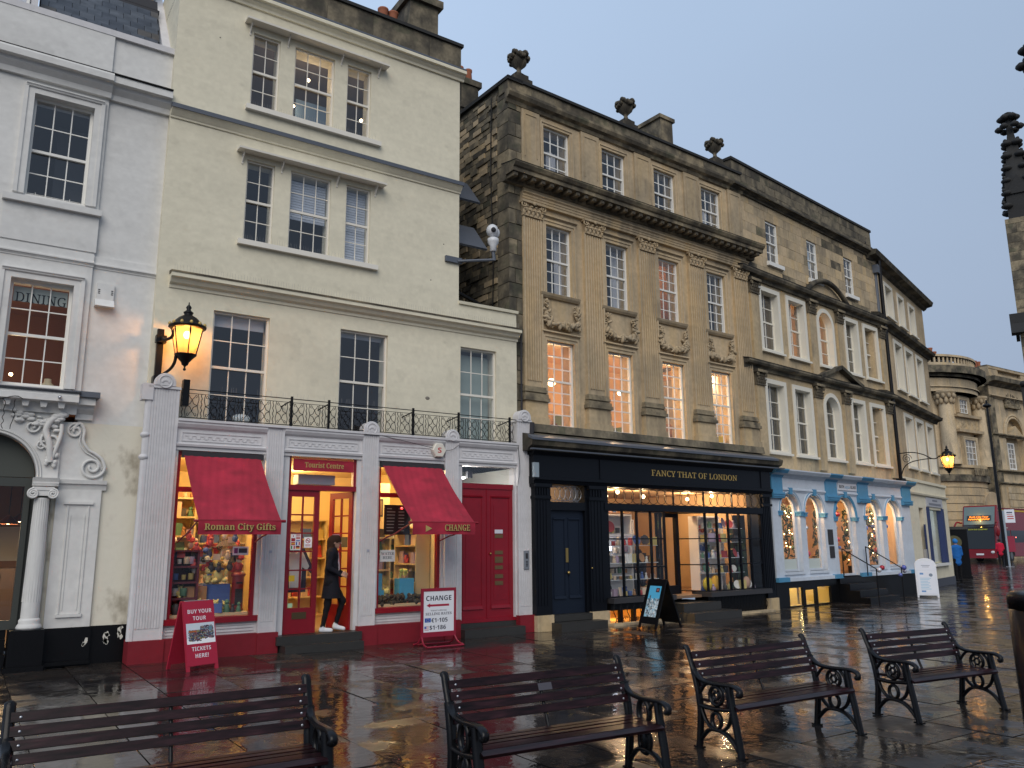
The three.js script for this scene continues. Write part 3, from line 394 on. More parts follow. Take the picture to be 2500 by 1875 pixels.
  { // bird spikes on sills, cornice and behind the railing
    const a = [], q = rng(8), sp = (x, y, zz) => a.push(rod([x, y, zz], [x + (q() - 0.5) * 0.03, y + 0.11, zz + (q() - 0.5) * 0.05], 0.0015, 3));
    for (let x = 3.6; x < 6.1; x += 0.045) { sp(x, 9.66, z + 0.04); sp(x, 7.05, z + 0.04); } for (let x = 2.5; x < 9.5; x += 0.05) sp(x, 6.25, z + 0.15); for (let x = 3.2; x < 6.5; x += 0.04) (q() < 0.4 ? sp(x, 4.22, -0.05) : 0);
    part(H, 'bird_spikes', a, M(0.35, 0.35, 0.36, 0.4)).userData.kind = 'stuff';
  }
  { const a = [], q = rng(4); for (let i = 0; i < 12; i++) { const x = 2.6 + q() * 5.2, y = 5 + q() * 6; if (x > 3.1 && x < 6.6 && (y > 6.8 || y < 5.8)) continue; a.push(ball(x, y, z, 0.014, 1, 1, 0.3, 6)); } a.push(ball(7.36, 4.55, z, 0.05, 1, 0.7, 0.2, 8)); part(H, 'render_chip', a, M(0.2, 0.18, 0.15, 0.9)); }
  // chimney stack and pots behind the parapet
  const ch = grp(H, 'chimney_stack'); part(ch, 'stack', [bx(8.0, 8.8, 11.5, 15.4, -3.6, -2.7), bx(7.9, 8.9, 15.2, 15.4, -3.7, -2.6)], MAT.soot); for (const x of [7.45, 7.72]) part(ch, 'chimney_pot', lathe([[0, 0], [0.11, 0], [0.12, 0.5], [0.14, 0.52], [0.14, 0.56], [0, 0.56]], 14).translate(x, 14.35, -3.1), MAT.terracotta); part(ch, 'pot_base', bx(7.2, 8.0, 11.5, 14.35, -3.5, -2.8), MAT.soot2);
const ch2 = grp(H, 'chimney_stack'); part(ch2, 'stack', [bx(9.53, 10.04, 11.95, 13.42, -3.3, -2.75), bx(9.48, 10.12, 13.42, 13.58, -3.35, -2.7), bx(9.49, 10.1, 12.72, 12.79, -3.34, -2.71)], MAT.soot2); for (const x of [9.62, 9.88]) part(ch2, 'chimney_pot', lathe([[0, 0], [0.11, 0], [0.09, 0.36], [0.105, 0.38], [0.105, 0.43], [0, 0.43]], 14).translate(x, 13.58, -3.0), MAT.terracotta);
  { // dark slated lean-to roof and pipe in the gap beside the stone gable
    for (const [y, zz] of [[9.6, -1.2], [8.4, -0.9]]) { const b = new THREE.BoxGeometry(0.9, 0.9, 0.05); b.rotateX(-0.7); b.translate(8.5, y, zz); part(H, 'lean_to_roof', uvm(b), MAT.lead); } part(H, 'soil_pipe', [rod([8.3, 6.7, -0.9], [8.3, 9.4, -0.9], 0.05, 8), rod([8.1, 7.1, -0.8], [9.2, 6.75, -0.8], 0.04, 8)], MAT.iron); part(H, 'lean_to_wall', bx(8.06, 9.1, 6.6, 9.8, -2.4, -2.2), MAT.dark);
  }
  // ----- shop front -----
  const S = MAT.shopwhite, bays = [[2.70, 4.15], [4.45, 5.90], [6.21, 7.61], [7.91, 9.30]], pil = [[2.24, 2.70, 4.24], [4.15, 4.45, 3.70], [5.90, 6.21, 3.74], [7.61, 7.91, 3.72], [9.30, 9.64, 4.24]];
  pil.forEach(([a, b, top], i) => {
    const P = grp(H, 'pilaster'), zf = 0.0, n = i ? 5 : 9; part(P, 'pilaster_body', [bx(a, b, 0.33, top, -0.32, zf - 0.012), bx(a, a + 0.04, 0.33, top, zf - 0.012, zf), bx(b - 0.04, b, 0.33, top, zf - 0.012, zf)], S);
    const fw = (b - a - 0.08) / (2 * n + 1), fl = []; for (let k = 0; k < n; k++) { const x = a + 0.04 + fw * (2 * k + 1); fl.push(bx(x, x + fw, 0.5, top - 0.05, zf - 0.012, zf - 0.001)); } part(P, 'fluting', fl, S);
    part(P, 'plinth', bx(a - 0.02, b + 0.02, 0, 0.33, -0.32, 0.07), MAT.redmatt);
    if (i !== 1) { const cx = (a + b) / 2, r = Math.min(0.16, (b - a) / 2); part(P, 'anthemion_cap', [extr((() => { const s = new THREE.Shape(); s.moveTo(cx - r, top); s.lineTo(cx + r, top); s.lineTo(cx + r, top + 0.05); s.absarc(cx, top + 0.05, r, 0, Math.PI, false); s.closePath(); return s; })(), -0.2, 0.03, 0.008, 14), ring(cx, top + 0.07, 0.03, r * 0.62, 0.012, 18), ...[-2, -1, 0, 1, 2].map(k => ball(cx + Math.sin(k * 0.5) * r * 0.35, top + 0.04 + Math.cos(k * 0.5) * r * 0.35, 0.03, 0.02, 1, 1.5, 0.5, 6)), bx(a - 0.015, b + 0.015, top - 0.04, top, -0.3, 0.02)].map(g => uvm(g)), S); }
    if (i === 0) { part(P, 'side_shaft', [rod([a - 0.0, 0.33, -0.05], [a - 0.0, 4.0, -0.05], 0.045, 10), lathe([[0.05, 0], [0.075, 0.03], [0.075, 0.06], [0.05, 0.09]], 12).translate(a, 3.05, -0.05), lathe([[0.05, 0], [0.075, 0.03], [0.075, 0.06], [0.05, 0.09]], 12).translate(a, 3.4, -0.05), bx(a - 0.1, a + 0.06, 4.0, 4.26, -0.2, 0.02)].map(g => uvm(g)), S); }
  });
  for (const [a, b] of bays) {
    const E = grp(H, 'entablature'), zf = -0.05; part(E, 'fascia', [bx(a, b, 3.24, 3.66, -0.3, zf), mould(a, b, [[zf, 3.58], [zf + 0.04, 3.61], [zf + 0.07, 3.66], [zf + 0.07, 3.70], [zf - 0.2, 3.70], [zf - 0.2, 3.58]]), mould(a, b, [[zf, 3.30], [zf + 0.03, 3.30], [zf + 0.04, 3.335], [zf, 3.36]])], S);
    const fr = [bx(a + 0.08, b - 0.08, 3.52, 3.54, zf, zf + 0.012), bx(a + 0.08, b - 0.08, 3.385, 3.40, zf, zf + 0.012), bx(a + 0.08, a + 0.095, 3.40, 3.52, zf, zf + 0.012), bx(b - 0.095, b - 0.08, 3.40, 3.52, zf, zf + 0.012)]; for (let x = a + 0.13, k = 0; x < b - 0.16; x += 0.062, k++) { const y = k % 2 ? 3.43 : 3.475; fr.push(bx(x, x + 0.05, y - 0.006, y + 0.006, zf, zf + 0.009), bx(x + 0.044, x + 0.054, 3.431, 3.474, zf, zf + 0.008)); } part(E, 'fret_relief', fr, S);
  }
  part(H, 'balcony_slab', bx(2.70, 9.30, 3.70, 3.74, z, 0.04), S);
  part(H, 'shop_ceiling', bx(2.27, 9.6, 3.24, 3.6, -4.4, z), MAT.dark);
  // shop windows
  for (const [a, b, x0, x1] of [[2.70, 4.15, 2.76, 4.09], [6.21, 7.61, 6.27, 7.56]]) {
    const Wd = grp(H, 'shop_window'); part(Wd, 'frame', [bx(x0 - 0.005, x0 + 0.05, 0.60, 3.24, -0.22, -0.12), bx(x1 - 0.05, x1 + 0.005, 0.60, 3.24, -0.22, -0.12), bx(x0 + 0.05, x1 - 0.05, 3.16, 3.24, -0.22, -0.12), bx(x0 + 0.05, x1 - 0.05, 2.58, 2.66, -0.22, -0.12), bx(a, b, 0.52, 0.61, -0.25, -0.03)], MAT.red); part(Wd, 'pane', quad(x0 + 0.05, x1 - 0.05, 0.61, 2.58, -0.17), MAT.shopglass); part(Wd, 'pane', quad(x0 + 0.05, x1 - 0.05, 2.66, 3.16, -0.17), MAT.shopglass);
    part(H, 'window_jamb', bx(a, x0 - 0.005, 0.61, 3.24, -0.25, -0.07), S); part(H, 'window_jamb', bx(x1 + 0.005, b, 0.61, 3.24, -0.25, -0.07), S);
    part(H, 'stall_riser', [bx(a, b, 0.33, 0.52, -0.25, -0.10), bx(a + 0.05, b - 0.05, 0.37, 0.385, -0.10, -0.085), bx(a + 0.05, b - 0.05, 0.42, 0.435, -0.10, -0.085), bx(a + 0.05, b - 0.05, 0.465, 0.48, -0.10, -0.085)], S); part(H, 'stall_plinth', bx(a + 0.02, b - 0.02, 0, 0.33, -0.3, 0.045), MAT.redmatt);
  }
  // shop door: closed leaf, open leaf, transom and sign
  { const zf = -0.13; part(H, 'door_frame', [bx(4.45, 4.58, 0.26, 3.24, -0.26, -0.08), bx(5.83, 5.90, 0.26, 3.24, -0.26, -0.08)], MAT.shopwhite); part(H, 'door_transom', [bx(4.58, 5.83, 2.66, 2.75, -0.24, -0.10), bx(4.58, 4.63, 2.75, 3.24, -0.22, -0.12), bx(5.78, 5.83, 2.75, 3.24, -0.22, -0.12)], MAT.red); part(H, 'transom_pane', quad(4.63, 5.78, 2.75, 3.24, -0.18), MAT.shopglass);
    part(H, 'air_curtain', [bx(4.82, 5.5, 2.78, 2.95, -0.55, -0.3)], M(0.25, 0.27, 0.30, 0.5));
    const sg = part(H, 'door_sign', bx(4.66, 5.77, 3.00, 3.20, -0.12, -0.10), MAT.awning, 'red board reading Tourist Centre'); part(sg, 'lettering', text('Tourist Centre', 'serif', 4.86, 5.58, 3.06, 0.088, -0.10, 0.006), goldPaint);
    const leaf = (g, w) => { const f = [bx(0, 0.09, 0, 2.40, -0.025, 0.025), bx(w - 0.09, w, 0, 2.40, -0.025, 0.025), bx(0.09, w - 0.09, 0, 0.42, -0.025, 0.025), bx(0.09, w - 0.09, 2.29, 2.40, -0.025, 0.025)]; part(g, 'door_panel', f, MAT.red); const b = [bx(w / 2 - 0.012, w / 2 + 0.012, 0.42, 2.29, -0.02, 0.02)]; for (let k = 1; k < 6; k++) { const y = 0.42 + 1.87 * k / 6; b.push(bx(0.09, w / 2 - 0.012, y - 0.012, y + 0.012, -0.018, 0.018), bx(w / 2 + 0.012, w - 0.09, y - 0.012, y + 0.012, -0.018, 0.018)); } part(g, 'glazing_bars', b, MAT.red); for (let k = 0; k < 6; k++) for (const [a, c] of [[0.09, w / 2], [w / 2, w - 0.09]]) part(g, 'pane', quad(a, c, 0.42 + 1.87 * k / 6, 0.42 + 1.87 * (k + 1) / 6, 0), MAT.shopglass); };
    const L = grp(H, 'door', 'closed red glazed door leaf with stickers'); L.position.set(4.58, 0.26, zf - 0.03); leaf(L, 0.59); part(L, 'letter_box', bx(0.17, 0.42, 0.24, 0.35, 0.025, 0.032), M(0.12, 0.08, 0.04, 0.4, { metalness: 0.6 }));
    const fl = canvasTex(128, 160, (c, w, h) => { c.fillStyle = '#e8e4e0'; c.fillRect(0, 0, w, h); const f = (x, y, cs, v) => cs.forEach((k, i) => { c.fillStyle = k; v ? c.fillRect(x + i * 16, y, 16, 30) : c.fillRect(x, y + i * 10, 48, 10); }); f(10, 10, ['#f4f4f4', '#f4f4f4', '#f4f4f4']); c.fillStyle = '#c02030'; c.beginPath(); c.arc(34, 25, 7, 0, 7); c.fill(); f(70, 10, ['#c03030', '#f0f0f0', '#c03030']); f(10, 45, ['#b02030', '#b02030', '#b02030']); f(70, 45, ['#c03030', '#f0f0f0', '#2040a0']); f(10, 82, ['#c03030', '#e0b030', '#c03030']); f(70, 82, ['#2040a0', '#f0f0f0', '#c03030'], 1); f(10, 118, ['#208040', '#f0f0f0', '#c03030'], 1); f(70, 118, ['#202020', '#c03030', '#e0b030']); });
    part(L, 'flag_poster', quad(0.10, 0.28, 1.38, 1.66, 0.012), print(fl)); const ns = canvasTex(96, 128, (c, w, h) => { c.fillStyle = '#f2f0f0'; c.fillRect(0, 0, w, h); c.strokeStyle = '#c02020'; c.lineWidth = 7; c.beginPath(); c.arc(48, 45, 26, 0, 7); c.moveTo(30, 27); c.lineTo(66, 63); c.stroke(); c.fillStyle = '#444'; c.fillRect(26, 42, 40, 6); c.fillStyle = '#c06060'; c.fillRect(16, 90, 64, 7); c.fillRect(16, 104, 64, 7); }); part(L, 'no_smoking_sign', quad(0.34, 0.48, 1.42, 1.60, 0.012), print(ns)); part(L, 'yellow_sticker', bx(0.10, 0.20, 0.86, 0.96, 0.012, 0.015), M(0.7, 0.45, 0.02, 0.6)); part(L, 'green_sticker', bx(0.10, 0.18, 0.43, 0.50, 0.012, 0.015), M(0.45, 0.65, 0.4, 0.6));
    const Rg = grp(H, 'door', 'open red glazed door leaf swung into the shop'); Rg.position.set(5.82, 0.26, zf - 0.06); Rg.rotation.y = Math.PI + 72 * D2R * -1; leaf(Rg, 0.62);
    const po = [[0.33, 0.56, 1.40, 1.66, [0.25, 0.16, 0.3]], [0.33, 0.56, 1.1, 1.36, [0.5, 0.05, 0.2]], [0.33, 0.55, 0.78, 1.04, [0.07, 0.10, 0.15]], [0.11, 0.28, 1.42, 1.6, [0.08, 0.06, 0.03]]]; for (const [a, b, c, d, k] of po) part(Rg, 'door_poster', bx(a, b, c, d, -0.016, -0.013), M(...k, 0.7));
    part(H, 'shop_step', [bx(4.43, 5.92, 0.12, 0.255, -0.4, 0.13), bx(4.5, 5.86, 0.0, 0.12, -0.1, 0.36)], MAT.step);
  }
  // red double door of the flats above
  { const zf = -0.16; part(H, 'door_frame', [bx(7.91, 8.03, 0.28, 3.24, -0.28, -0.08), bx(9.27, 9.30, 0.28, 3.24, -0.28, -0.08)], S); const Dm = grp(H, 'double_door', 'tall red panelled double door'); part(Dm, 'door_leaf', [bx(8.03, 8.645, 0.30, 2.80, zf - 0.05, zf), bx(8.655, 9.27, 0.30, 2.80, zf - 0.05, zf)], MAT.red); part(Dm, 'door_transom', bx(8.03, 9.27, 2.80, 2.90, zf - 0.06, zf + 0.02), MAT.red); part(Dm, 'threshold', bx(8.0, 9.30, 0.24, 0.30, zf - 0.06, zf + 0.08), MAT.red);
    for (const x of [8.09, 8.74]) part(Dm, 'door_panel', [bx(x, x + 0.02, 0.55, 2.62, zf, zf + 0.012), bx(x + 0.43, x + 0.45, 0.55, 2.62, zf, zf + 0.012), mould(x, x + 0.45, [[zf, 2.62], [zf + 0.02, 2.63], [zf + 0.03, 2.66], [zf, 2.67]]), mould(x, x + 0.45, [[zf, 0.47], [zf + 0.03, 0.48], [zf + 0.015, 0.54], [zf, 0.55]]), bx(x + 0.07, x + 0.38, 0.64, 2.5, zf, zf + 0.006)], MAT.red);
    part(Dm, 'door_split', bx(8.64, 8.66, 0.31, 2.79, zf, zf + 0.014), MAT.red); part(Dm, 'fanlight_pane', quad(8.03, 9.27, 2.90, 3.24, zf - 0.03), MAT.glass); part(Dm, 'door_knob', ball(8.72, 1.53, zf + 0.03, 0.022), MAT.brass);
    [[1.96, 0.075, 1], [1.87, 0.07, 0], [1.55, 0.07, 0], [1.41, 0.12, 0], [1.26, 0.07, 0], [1.09, 0.075, 0], [0.96, 0.075, 0]].forEach(([y, h, p]) => part(Dm, 'name_plate', bx(8.83, 9.02, y - h / 2, y + h / 2, zf + 0.006, zf + 0.014), p ? M(0.6, 0.6, 0.66, 0.5) : M(0.20, 0.13, 0.06, 0.4, { metalness: 0.6 })));
    room(H, 7.95, 9.3, 0.3, 3.24, -2.6, -0.3, M(0.50, 0.50, 0.46, 0.9)); part(H, 'tube_light', bx(8.12, 8.36, 3.02, 3.06, -0.62, -0.52), glow(1, 0.95, 0.85, 9)); warm(H, 8.24, 2.97, -0.57, 2.0, [1, 0.95, 0.85], 0.05); part(H, 'smoke_sensor', bx(8.36, 8.47, 3.03, 3.17, -0.5, -0.42), MAT.dark);
    part(H, 'shop_step', [bx(7.93, 9.3, 0, 0.15, -0.3, 0.22), bx(7.95, 9.28, 0.15, 0.235, -0.3, -0.08)], MAT.step);
  }
  const al = part(H, 'alarm_box', extr((() => { const s = new THREE.Shape(); for (let k = 0; k < 6; k++) { const a = k * Math.PI / 3; k ? s.lineTo(7.45 + 0.15 * Math.cos(a), 3.49 + 0.15 * Math.sin(a)) : s.moveTo(7.60, 3.49); } return s; })(), -0.04, 0.06, 0.015), M(0.68, 0.64, 0.55, 0.5), 'cream hexagonal alarm box'); part(al, 'alarm_logo', text('S', 'sans', 7.41, 7.49, 3.44, 0.10, 0.06, 0.002), M(0.5, 0.05, 0.05, 0.6));
  const ic = part(H, 'intercom', bx(9.42, 9.54, 1.22, 1.58, -0.005, 0.025), M(0.35, 0.36, 0.38, 0.4, { metalness: 0.7 })); part(ic, 'intercom_keypad', [bx(9.455, 9.51, 1.42, 1.53, 0.025, 0.028), ...[0, 1, 2, 3].map(k => bx(9.46, 9.505, 1.27 + k * 0.03, 1.288 + k * 0.03, 0.025, 0.03))], MAT.dark);
  for (const x of [4.3, 6.05]) part(H, 'wall_socket', bx(x - 0.022, x + 0.022, 1.60, 1.64, -0.002, 0.008), M(0.35, 0.37, 0.45, 0.5));
  part(H, 'rain_pipe', [rod([9.60, 3.5, z + 0.03], [9.60, 6.2, z + 0.03], 0.02, 6), rod([9.62, 3.6, 0.02], [9.66, 4.2, 0.02], 0.05, 8)], MAT.dark); part(H, 'floodlight', bx(2.74, 2.84, 3.95, 4.38, -0.12, 0.02), MAT.blackpaint); part(H, 'wall_cable', [tube([[6.1, 3.72, 0.01], [6.6, 3.64, 0.03], [7.6, 3.5, 0.03], [7.9, 3.62, 0.03]], 0.005, 30, 4), tube([[9.3, 3.7, 0.02], [9.33, 3.2, 0.03], [9.28, 2.85, 0.0]], 0.006, 20, 4)], MAT.dark);
  // cctv camera on its bracket
  const cc = thing('security_camera', 'white dome security camera on a dark bracket at the cream house corner', 'camera'); part(cc, 'bracket', [bx(7.72, 8.1, 7.46, 7.58, z, z + 0.06), rod([8.0, 7.5, z + 0.05], [8.74, 7.60, z + 0.3], 0.035, 6), rod([8.74, 7.58, z + 0.3], [8.72, 7.78, z + 0.3], 0.04, 8)], MAT.lead); part(cc, 'camera_body', [lathe([[0, 0], [0.07, 0], [0.07, 0.12], [0.12, 0.2], [0.12, 0.28], [0.05, 0.32], [0, 0.32]], 16).translate(8.72, 7.78, z + 0.3), ball(8.70, 8.24, z + 0.3, 0.13, 1, 1.1, 1, 14), ball(8.80, 8.22, z + 0.28, 0.09, 1, 1.3, 1, 10)], M(0.62, 0.63, 0.65, 0.4)); part(cc, 'camera_lens', ball(8.66, 8.22, z + 0.41, 0.055), MAT.dark);
}
// awnings
function awning(x0, x1, label, words) {
  const t = thing('shop_awning', label, 'awning'); t.position.set(x0, 0, 0); const w = x1 - x0;
  const g = new THREE.PlaneGeometry(1, 1, 40, 24), p = g.attributes.position; for (let i = 0; i < p.count; i++) { const u = p.getX(i) + 0.5, v = p.getY(i) + 0.5; const sag = Math.sin(v * Math.PI) * (0.035 + 0.016 * Math.sin(u * 9 + w * 40)) + 0.007 * Math.sin(u * 27 + v * 6) * (1 - v) + 0.004 * Math.sin(u * 60 - v * 14); p.setXYZ(i, u * w, 3.18 + (2.09 - 3.18) * (1 - v) - sag, -0.02 + 1.27 * (1 - v)); } g.computeVertexNormals(); part(t, 'canopy', uvm(g), MAT.awning);
  const h = new THREE.PlaneGeometry(w, 0.2, 24, 3), q = h.attributes.position; for (let i = 0; i < q.count; i++) { const x = q.getX(i), y = q.getY(i); q.setZ(i, (0.1 - y) * 0.10 * Math.sin(x * 17 + 1) * 0.6); } h.translate(w / 2, 1.985, 1.255); h.computeVertexNormals(); const v = part(t, 'valance', uvm(h), MAT.awning); words(v, w);
  part(t, 'front_bar', rod([-0.06, 2.085, 1.235], [w + 0.07, 2.085, 1.235], 0.022, 8), MAT.red); part(t, 'roller_box', bx(-0.02, w + 0.05, 3.12, 3.22, -0.1, 0.02), MAT.dark);
  for (const x of [0.0, w]) part(t, 'awning_arm', tube([[x, 1.78, -0.05], [x, 1.87, 0.35], [x, 1.90, 0.55], [x, 2.08, 1.22]], 0.013, 20, 6), MAT.red);
  part(t, 'awning_cord', rod([0.02, 3.1, 0.0], [0.03, 2.1, 1.15], 0.004, 4), MAT.dark);
}
const goldShadow = M(0.06, 0.015, 0.012, 0.8);
awning(2.83, 4.05, 'red shop awning with gold lettering Roman City Gifts', (v, w) => { part(v, 'lettering_shadow', text('Roman City Gifts', 'serif', 0.095, w - 0.085, 1.945, 0.092, 1.268, 0.004), goldShadow); part(v, 'lettering', text('Roman City Gifts', 'serif', 0.085, w - 0.095, 1.952, 0.092, 1.273, 0.005), goldPaint); });
awning(6.29, 7.52, 'red shop awning with a gold arrow and the word change', (v, w) => { part(v, 'lettering_shadow', text('CHANGE', 'serif', 0.62, w - 0.11, 1.94, 0.105, 1.268, 0.004), goldShadow); part(v, 'lettering', text('CHANGE', 'serif', 0.61, w - 0.12, 1.948, 0.105, 1.273, 0.005), goldPaint); part(v, 'arrow', extr(poly([[0.24, 1.93], [0.36, 1.985], [0.24, 2.04]]), 1.268, 1.273), goldPaint); });
{ // balcony railing
  const t = thing('balcony_railing', 'black wrought iron balcony railing with diamond and scroll panels above the gift shop', 'railing'), z = -0.02, y0 = 3.76, y1 = 4.235;
  part(t, 'rail', bx(2.72, 9.28, y1 - 0.012, y1, z - 0.012, z + 0.012), MAT.iron); part(t, 'rail', bx(2.72, 9.28, y0, y0 + 0.012, z - 0.012, z + 0.012), MAT.iron); part(t, 'rail', bx(2.72, 9.28, y1 - 0.075, y1 - 0.067, z - 0.006, z + 0.006), MAT.iron);
  for (const x of [4.55, 5.23, 6.91, 7.91, 9.12]) { part(t, 'post', [bx(x - 0.018, x + 0.018, 3.74, 4.27, z - 0.018, z + 0.018)], MAT.iron); part(t, 'stay', rod([x, 4.2, z], [x - 0.1, 4.12, -0.3], 0.012, 5), MAT.iron); }
  const N = 22, dx = 6.5 / N, yc = (y0 + y1 - 0.06) / 2, hh = (y1 - y0 - 0.09) / 2, r = 0.0062;
  const dia = (() => { const a = [], c = 0.085; for (let k = 0; k < 4; k++) { const a0 = k * Math.PI / 2; const P0 = [c * Math.cos(a0), 1.15 * c * Math.sin(a0), 0], P1 = [c * Math.cos(a0 + Math.PI / 2), 1.15 * c * Math.sin(a0 + Math.PI / 2), 0], m = [(P0[0] + P1[0]) * 0.32, (P0[1] + P1[1]) * 0.32, 0]; a.push(tube([P0, m, P1], r, 8, 5)); } for (const s of [-1, 1]) { a.push(tube([[s * 0.09, hh, 0], [s * 0.105, hh * 0.5, 0], [s * 0.085, 0, 0], [s * 0.105, -hh * 0.5, 0], [s * 0.09, -hh, 0]], r, 14, 5)); for (const q of [-1, 1]) a.push(tube([[0, q * 0.098, 0], [s * 0.03, q * hh * 0.66, 0], [s * 0.06, q * hh * 0.92, 0], [s * 0.075, q * hh * 0.75, 0], [s * 0.055, q * hh * 0.66, 0]], r * 0.9, 14, 5)); } return merge(a); })();
  const wav = (() => { const p = []; for (let k = 0; k <= 16; k++) p.push([0.008 * Math.sin(k * 1.57), -hh + 2 * hh * k / 16, 0]); return tube(p, r * 1.1, 40, 5); })();
  for (let i = 0; i < N; i++) { const a = part(t, 'scroll_panel', dia, MAT.iron); a.position.set(2.75 + dx * (i + 0.5), yc, z); const b = part(t, 'wavy_baluster', wav, MAT.iron); b.position.set(2.75 + dx * i, yc, z); }
}
// ---------- stone house with giant fluted pilasters over the navy shop ----------
function frame(o, x, z, a) { o.position.set(x, 0, z); o.rotation.y = a * D2R; return o; }
const F3 = [10.25, -0.45, 3], F4 = [17.4, -0.8, 7.5], F5 = [25.6, -1.9, 17];
function at(F, x, y, z) { const a = F[2] * D2R; return [F[0] + x * Math.cos(a) + z * Math.sin(a), y, F[1] - x * Math.sin(a) + z * Math.cos(a)]; }
function place(o, F, x, y, z, turn = 0) { o.position.set(...at(F, x, y, z)); o.rotation.y = F[2] * D2R + turn; return o; }
function capital(w, h, d) { // leafy capital: bell, two rows of leaves, corner scrolls, abacus; origin bottom centre
  const a = [bx(-w / 2, w / 2, 0, h * 0.8, 0, d * 0.5), bx(-w * 0.62, w * 0.62, h * 0.82, h, 0, d), bx(-w * 0.52, w * 0.52, -0.03, 0.01, 0, d * 0.62)];
  for (let r = 0; r < 2; r++) for (let k = 0; k < 5 - r; k++) { const x = (k - (4 - r) / 2) * w / 4.4; a.push(ball(x, h * (0.22 + r * 0.26), d * 0.55, w * 0.1, 0.8, 1.7, 0.7, 7), ball(x, h * (0.34 + r * 0.26), d * 0.72, w * 0.07, 1, 0.6, 1, 6)); }
  for (const s of [-1, 1]) a.push(spiral(s * w * 0.52, h * 0.68, d * 0.75, w * 0.15, 1.5, w * 0.035, s, Math.PI / 2, 18)); a.push(ball(0, h * 0.85, d * 0.95, w * 0.09, 1.2, 1, 0.6, 7));
  return merge(a.map(g => uvm(g)));
}
{
  const H = frame(thing('stone_town_house', 'ornate honey stone town house with fluted pilasters and urns above a navy shop front', 'house'), ...F3), S = MAT.stone;
  const B = [0.56, 2.43, 4.29, 6.17], at3 = B.map(c => [c - 0.41, c + 0.41, 10.12, 11.40]), mid = B.map(c => [c - 0.385, c + 0.385, 7.28, 8.93]), low = B.map(c => [c - 0.405, c + 0.405, 4.23, 6.18]), P = [[-0.5, 0.03], [1.33, 1.93], [3.17, 3.78], [5.05, 5.68], [6.92, 7.52]];
  part(H, 'wall', wall(-0.5, 7.52, 3.6, 12.0, -0.4, 0, [...at3, ...mid, ...low]), S);
  at3.forEach(q => { sash(H, q[0], q[1], q[2], q[3], -0.04, 3, 2, 2, MAT.joinwhite, { bar: 0.026 }); surround(H, q[0], q[1], q[2], q[3], 0.10, 0, 0.04, S); });
  mid.forEach(q => { sash(H, q[0], q[1], q[2], q[3], -0.04, 3, 3, 3, MAT.joinwhite, { bar: 0.022 }); surround(H, q[0], q[1], q[2], q[3], 0.12, 0, 0.05, S); part(H, 'window_hood', mould(q[0] - 0.16, q[1] + 0.16, crnc(q[3] + 0.13, q[3] + 0.21, 0.03, 0.08)), MAT.stone2); part(H, 'window_sill', mould(q[0] - 0.2, q[1] + 0.2, [[0, 7.17], [0.05, 7.17], [0.09, 7.22], [0.11, 7.27], [0, 7.29]]), MAT.stone2); });
  low.forEach(q => { sash(H, q[0], q[1], q[2], q[3], -0.04, 3, 3, 4, MAT.joinwhite, { meet: 5.28, bar: 0.026 }); surround(H, q[0], q[1], q[2], q[3], 0.12, 0, 0.05, S); part(H, 'window_hood', mould(q[0] - 0.16, q[1] + 0.16, crnc(q[3] + 0.13, q[3] + 0.21, 0.03, 0.08)), S); });
  const cap = capital(0.56, 0.32, 0.17);
  for (const [a, b] of P) { const G = grp(H, 'fluted_pilaster'), w = b - a, c = (a + b) / 2; part(G, 'shaft', [bx(a, b, 5.06, 9.0, 0, 0.055), bx(a, a + 0.05, 5.06, 9.0, 0.055, 0.08), bx(b - 0.05, b, 5.06, 9.0, 0.055, 0.08)], S); const n = 6, fw = (w - 0.1) / (2 * n + 1), fl = []; for (let k = 0; k < n; k++) { const x = a + 0.05 + fw * (2 * k + 1); fl.push(bx(x, x + fw, 5.2, 8.94, 0.055, 0.0795)); } part(G, 'fluting', fl, S); const cp = part(G, 'capital', cap, MAT.stone2); cp.position.set(c, 9.0, 0.0);
    part(G, 'pilaster_base', [bx(a - 0.03, b + 0.03, 5.0, 5.06, 0, 0.11), bx(a - 0.045, b + 0.045, 4.94, 5.0, 0, 0.13), bx(a - 0.03, b + 0.03, 4.90, 4.94, 0, 0.10), bx(a - 0.06, b + 0.06, 4.82, 4.90, 0, 0.15), bx(a - 0.08, b + 0.08, 4.74, 4.82, 0, 0.18)], MAT.soot3); part(G, 'pedestal', [bx(a - 0.04, b + 0.04, 4.38, 4.74, 0, 0.13), bx(a - 0.07, b + 0.07, 4.22, 4.38, 0, 0.17)], MAT.stone3); }
  // entablature
  part(H, 'architrave', [mould(-0.55, 7.56, [[0, 9.31], [0.09, 9.31], [0.09, 9.37], [0.105, 9.375], [0.105, 9.43], [0.12, 9.435], [0.12, 9.48], [0.16, 9.51], [0.16, 9.53], [0, 9.53]]), bx(-0.5, 7.52, 9.53, 9.64, 0, 0.09)], S);
  part(H, 'main_cornice', [mould(-1.05, 7.85, [[0, 9.64], [0.12, 9.64], [0.14, 9.67], [0.16, 9.76], [0.44, 9.77], [0.44, 9.86], [0.48, 9.88], [0.53, 9.95], [0.53, 9.98], [0, 10.06]])], MAT.soot3); part(H, 'cornice_lead', mould(-1.06, 7.86, [[0, 10.062], [0.535, 9.982], [0.54, 9.99], [0, 10.08]]), MAT.blackstone);
  const md = extr(poly([[-0.055, 0], [0.055, 0], [0.055, 0.09], [-0.055, 0.09]]), 0.14, 0.41, 0.01); for (let k = 0; k < 34; k++) { const m = part(H, 'modillion', md, MAT.soot3); m.position.set(-0.95 + k * 0.261, 9.675, 0); }
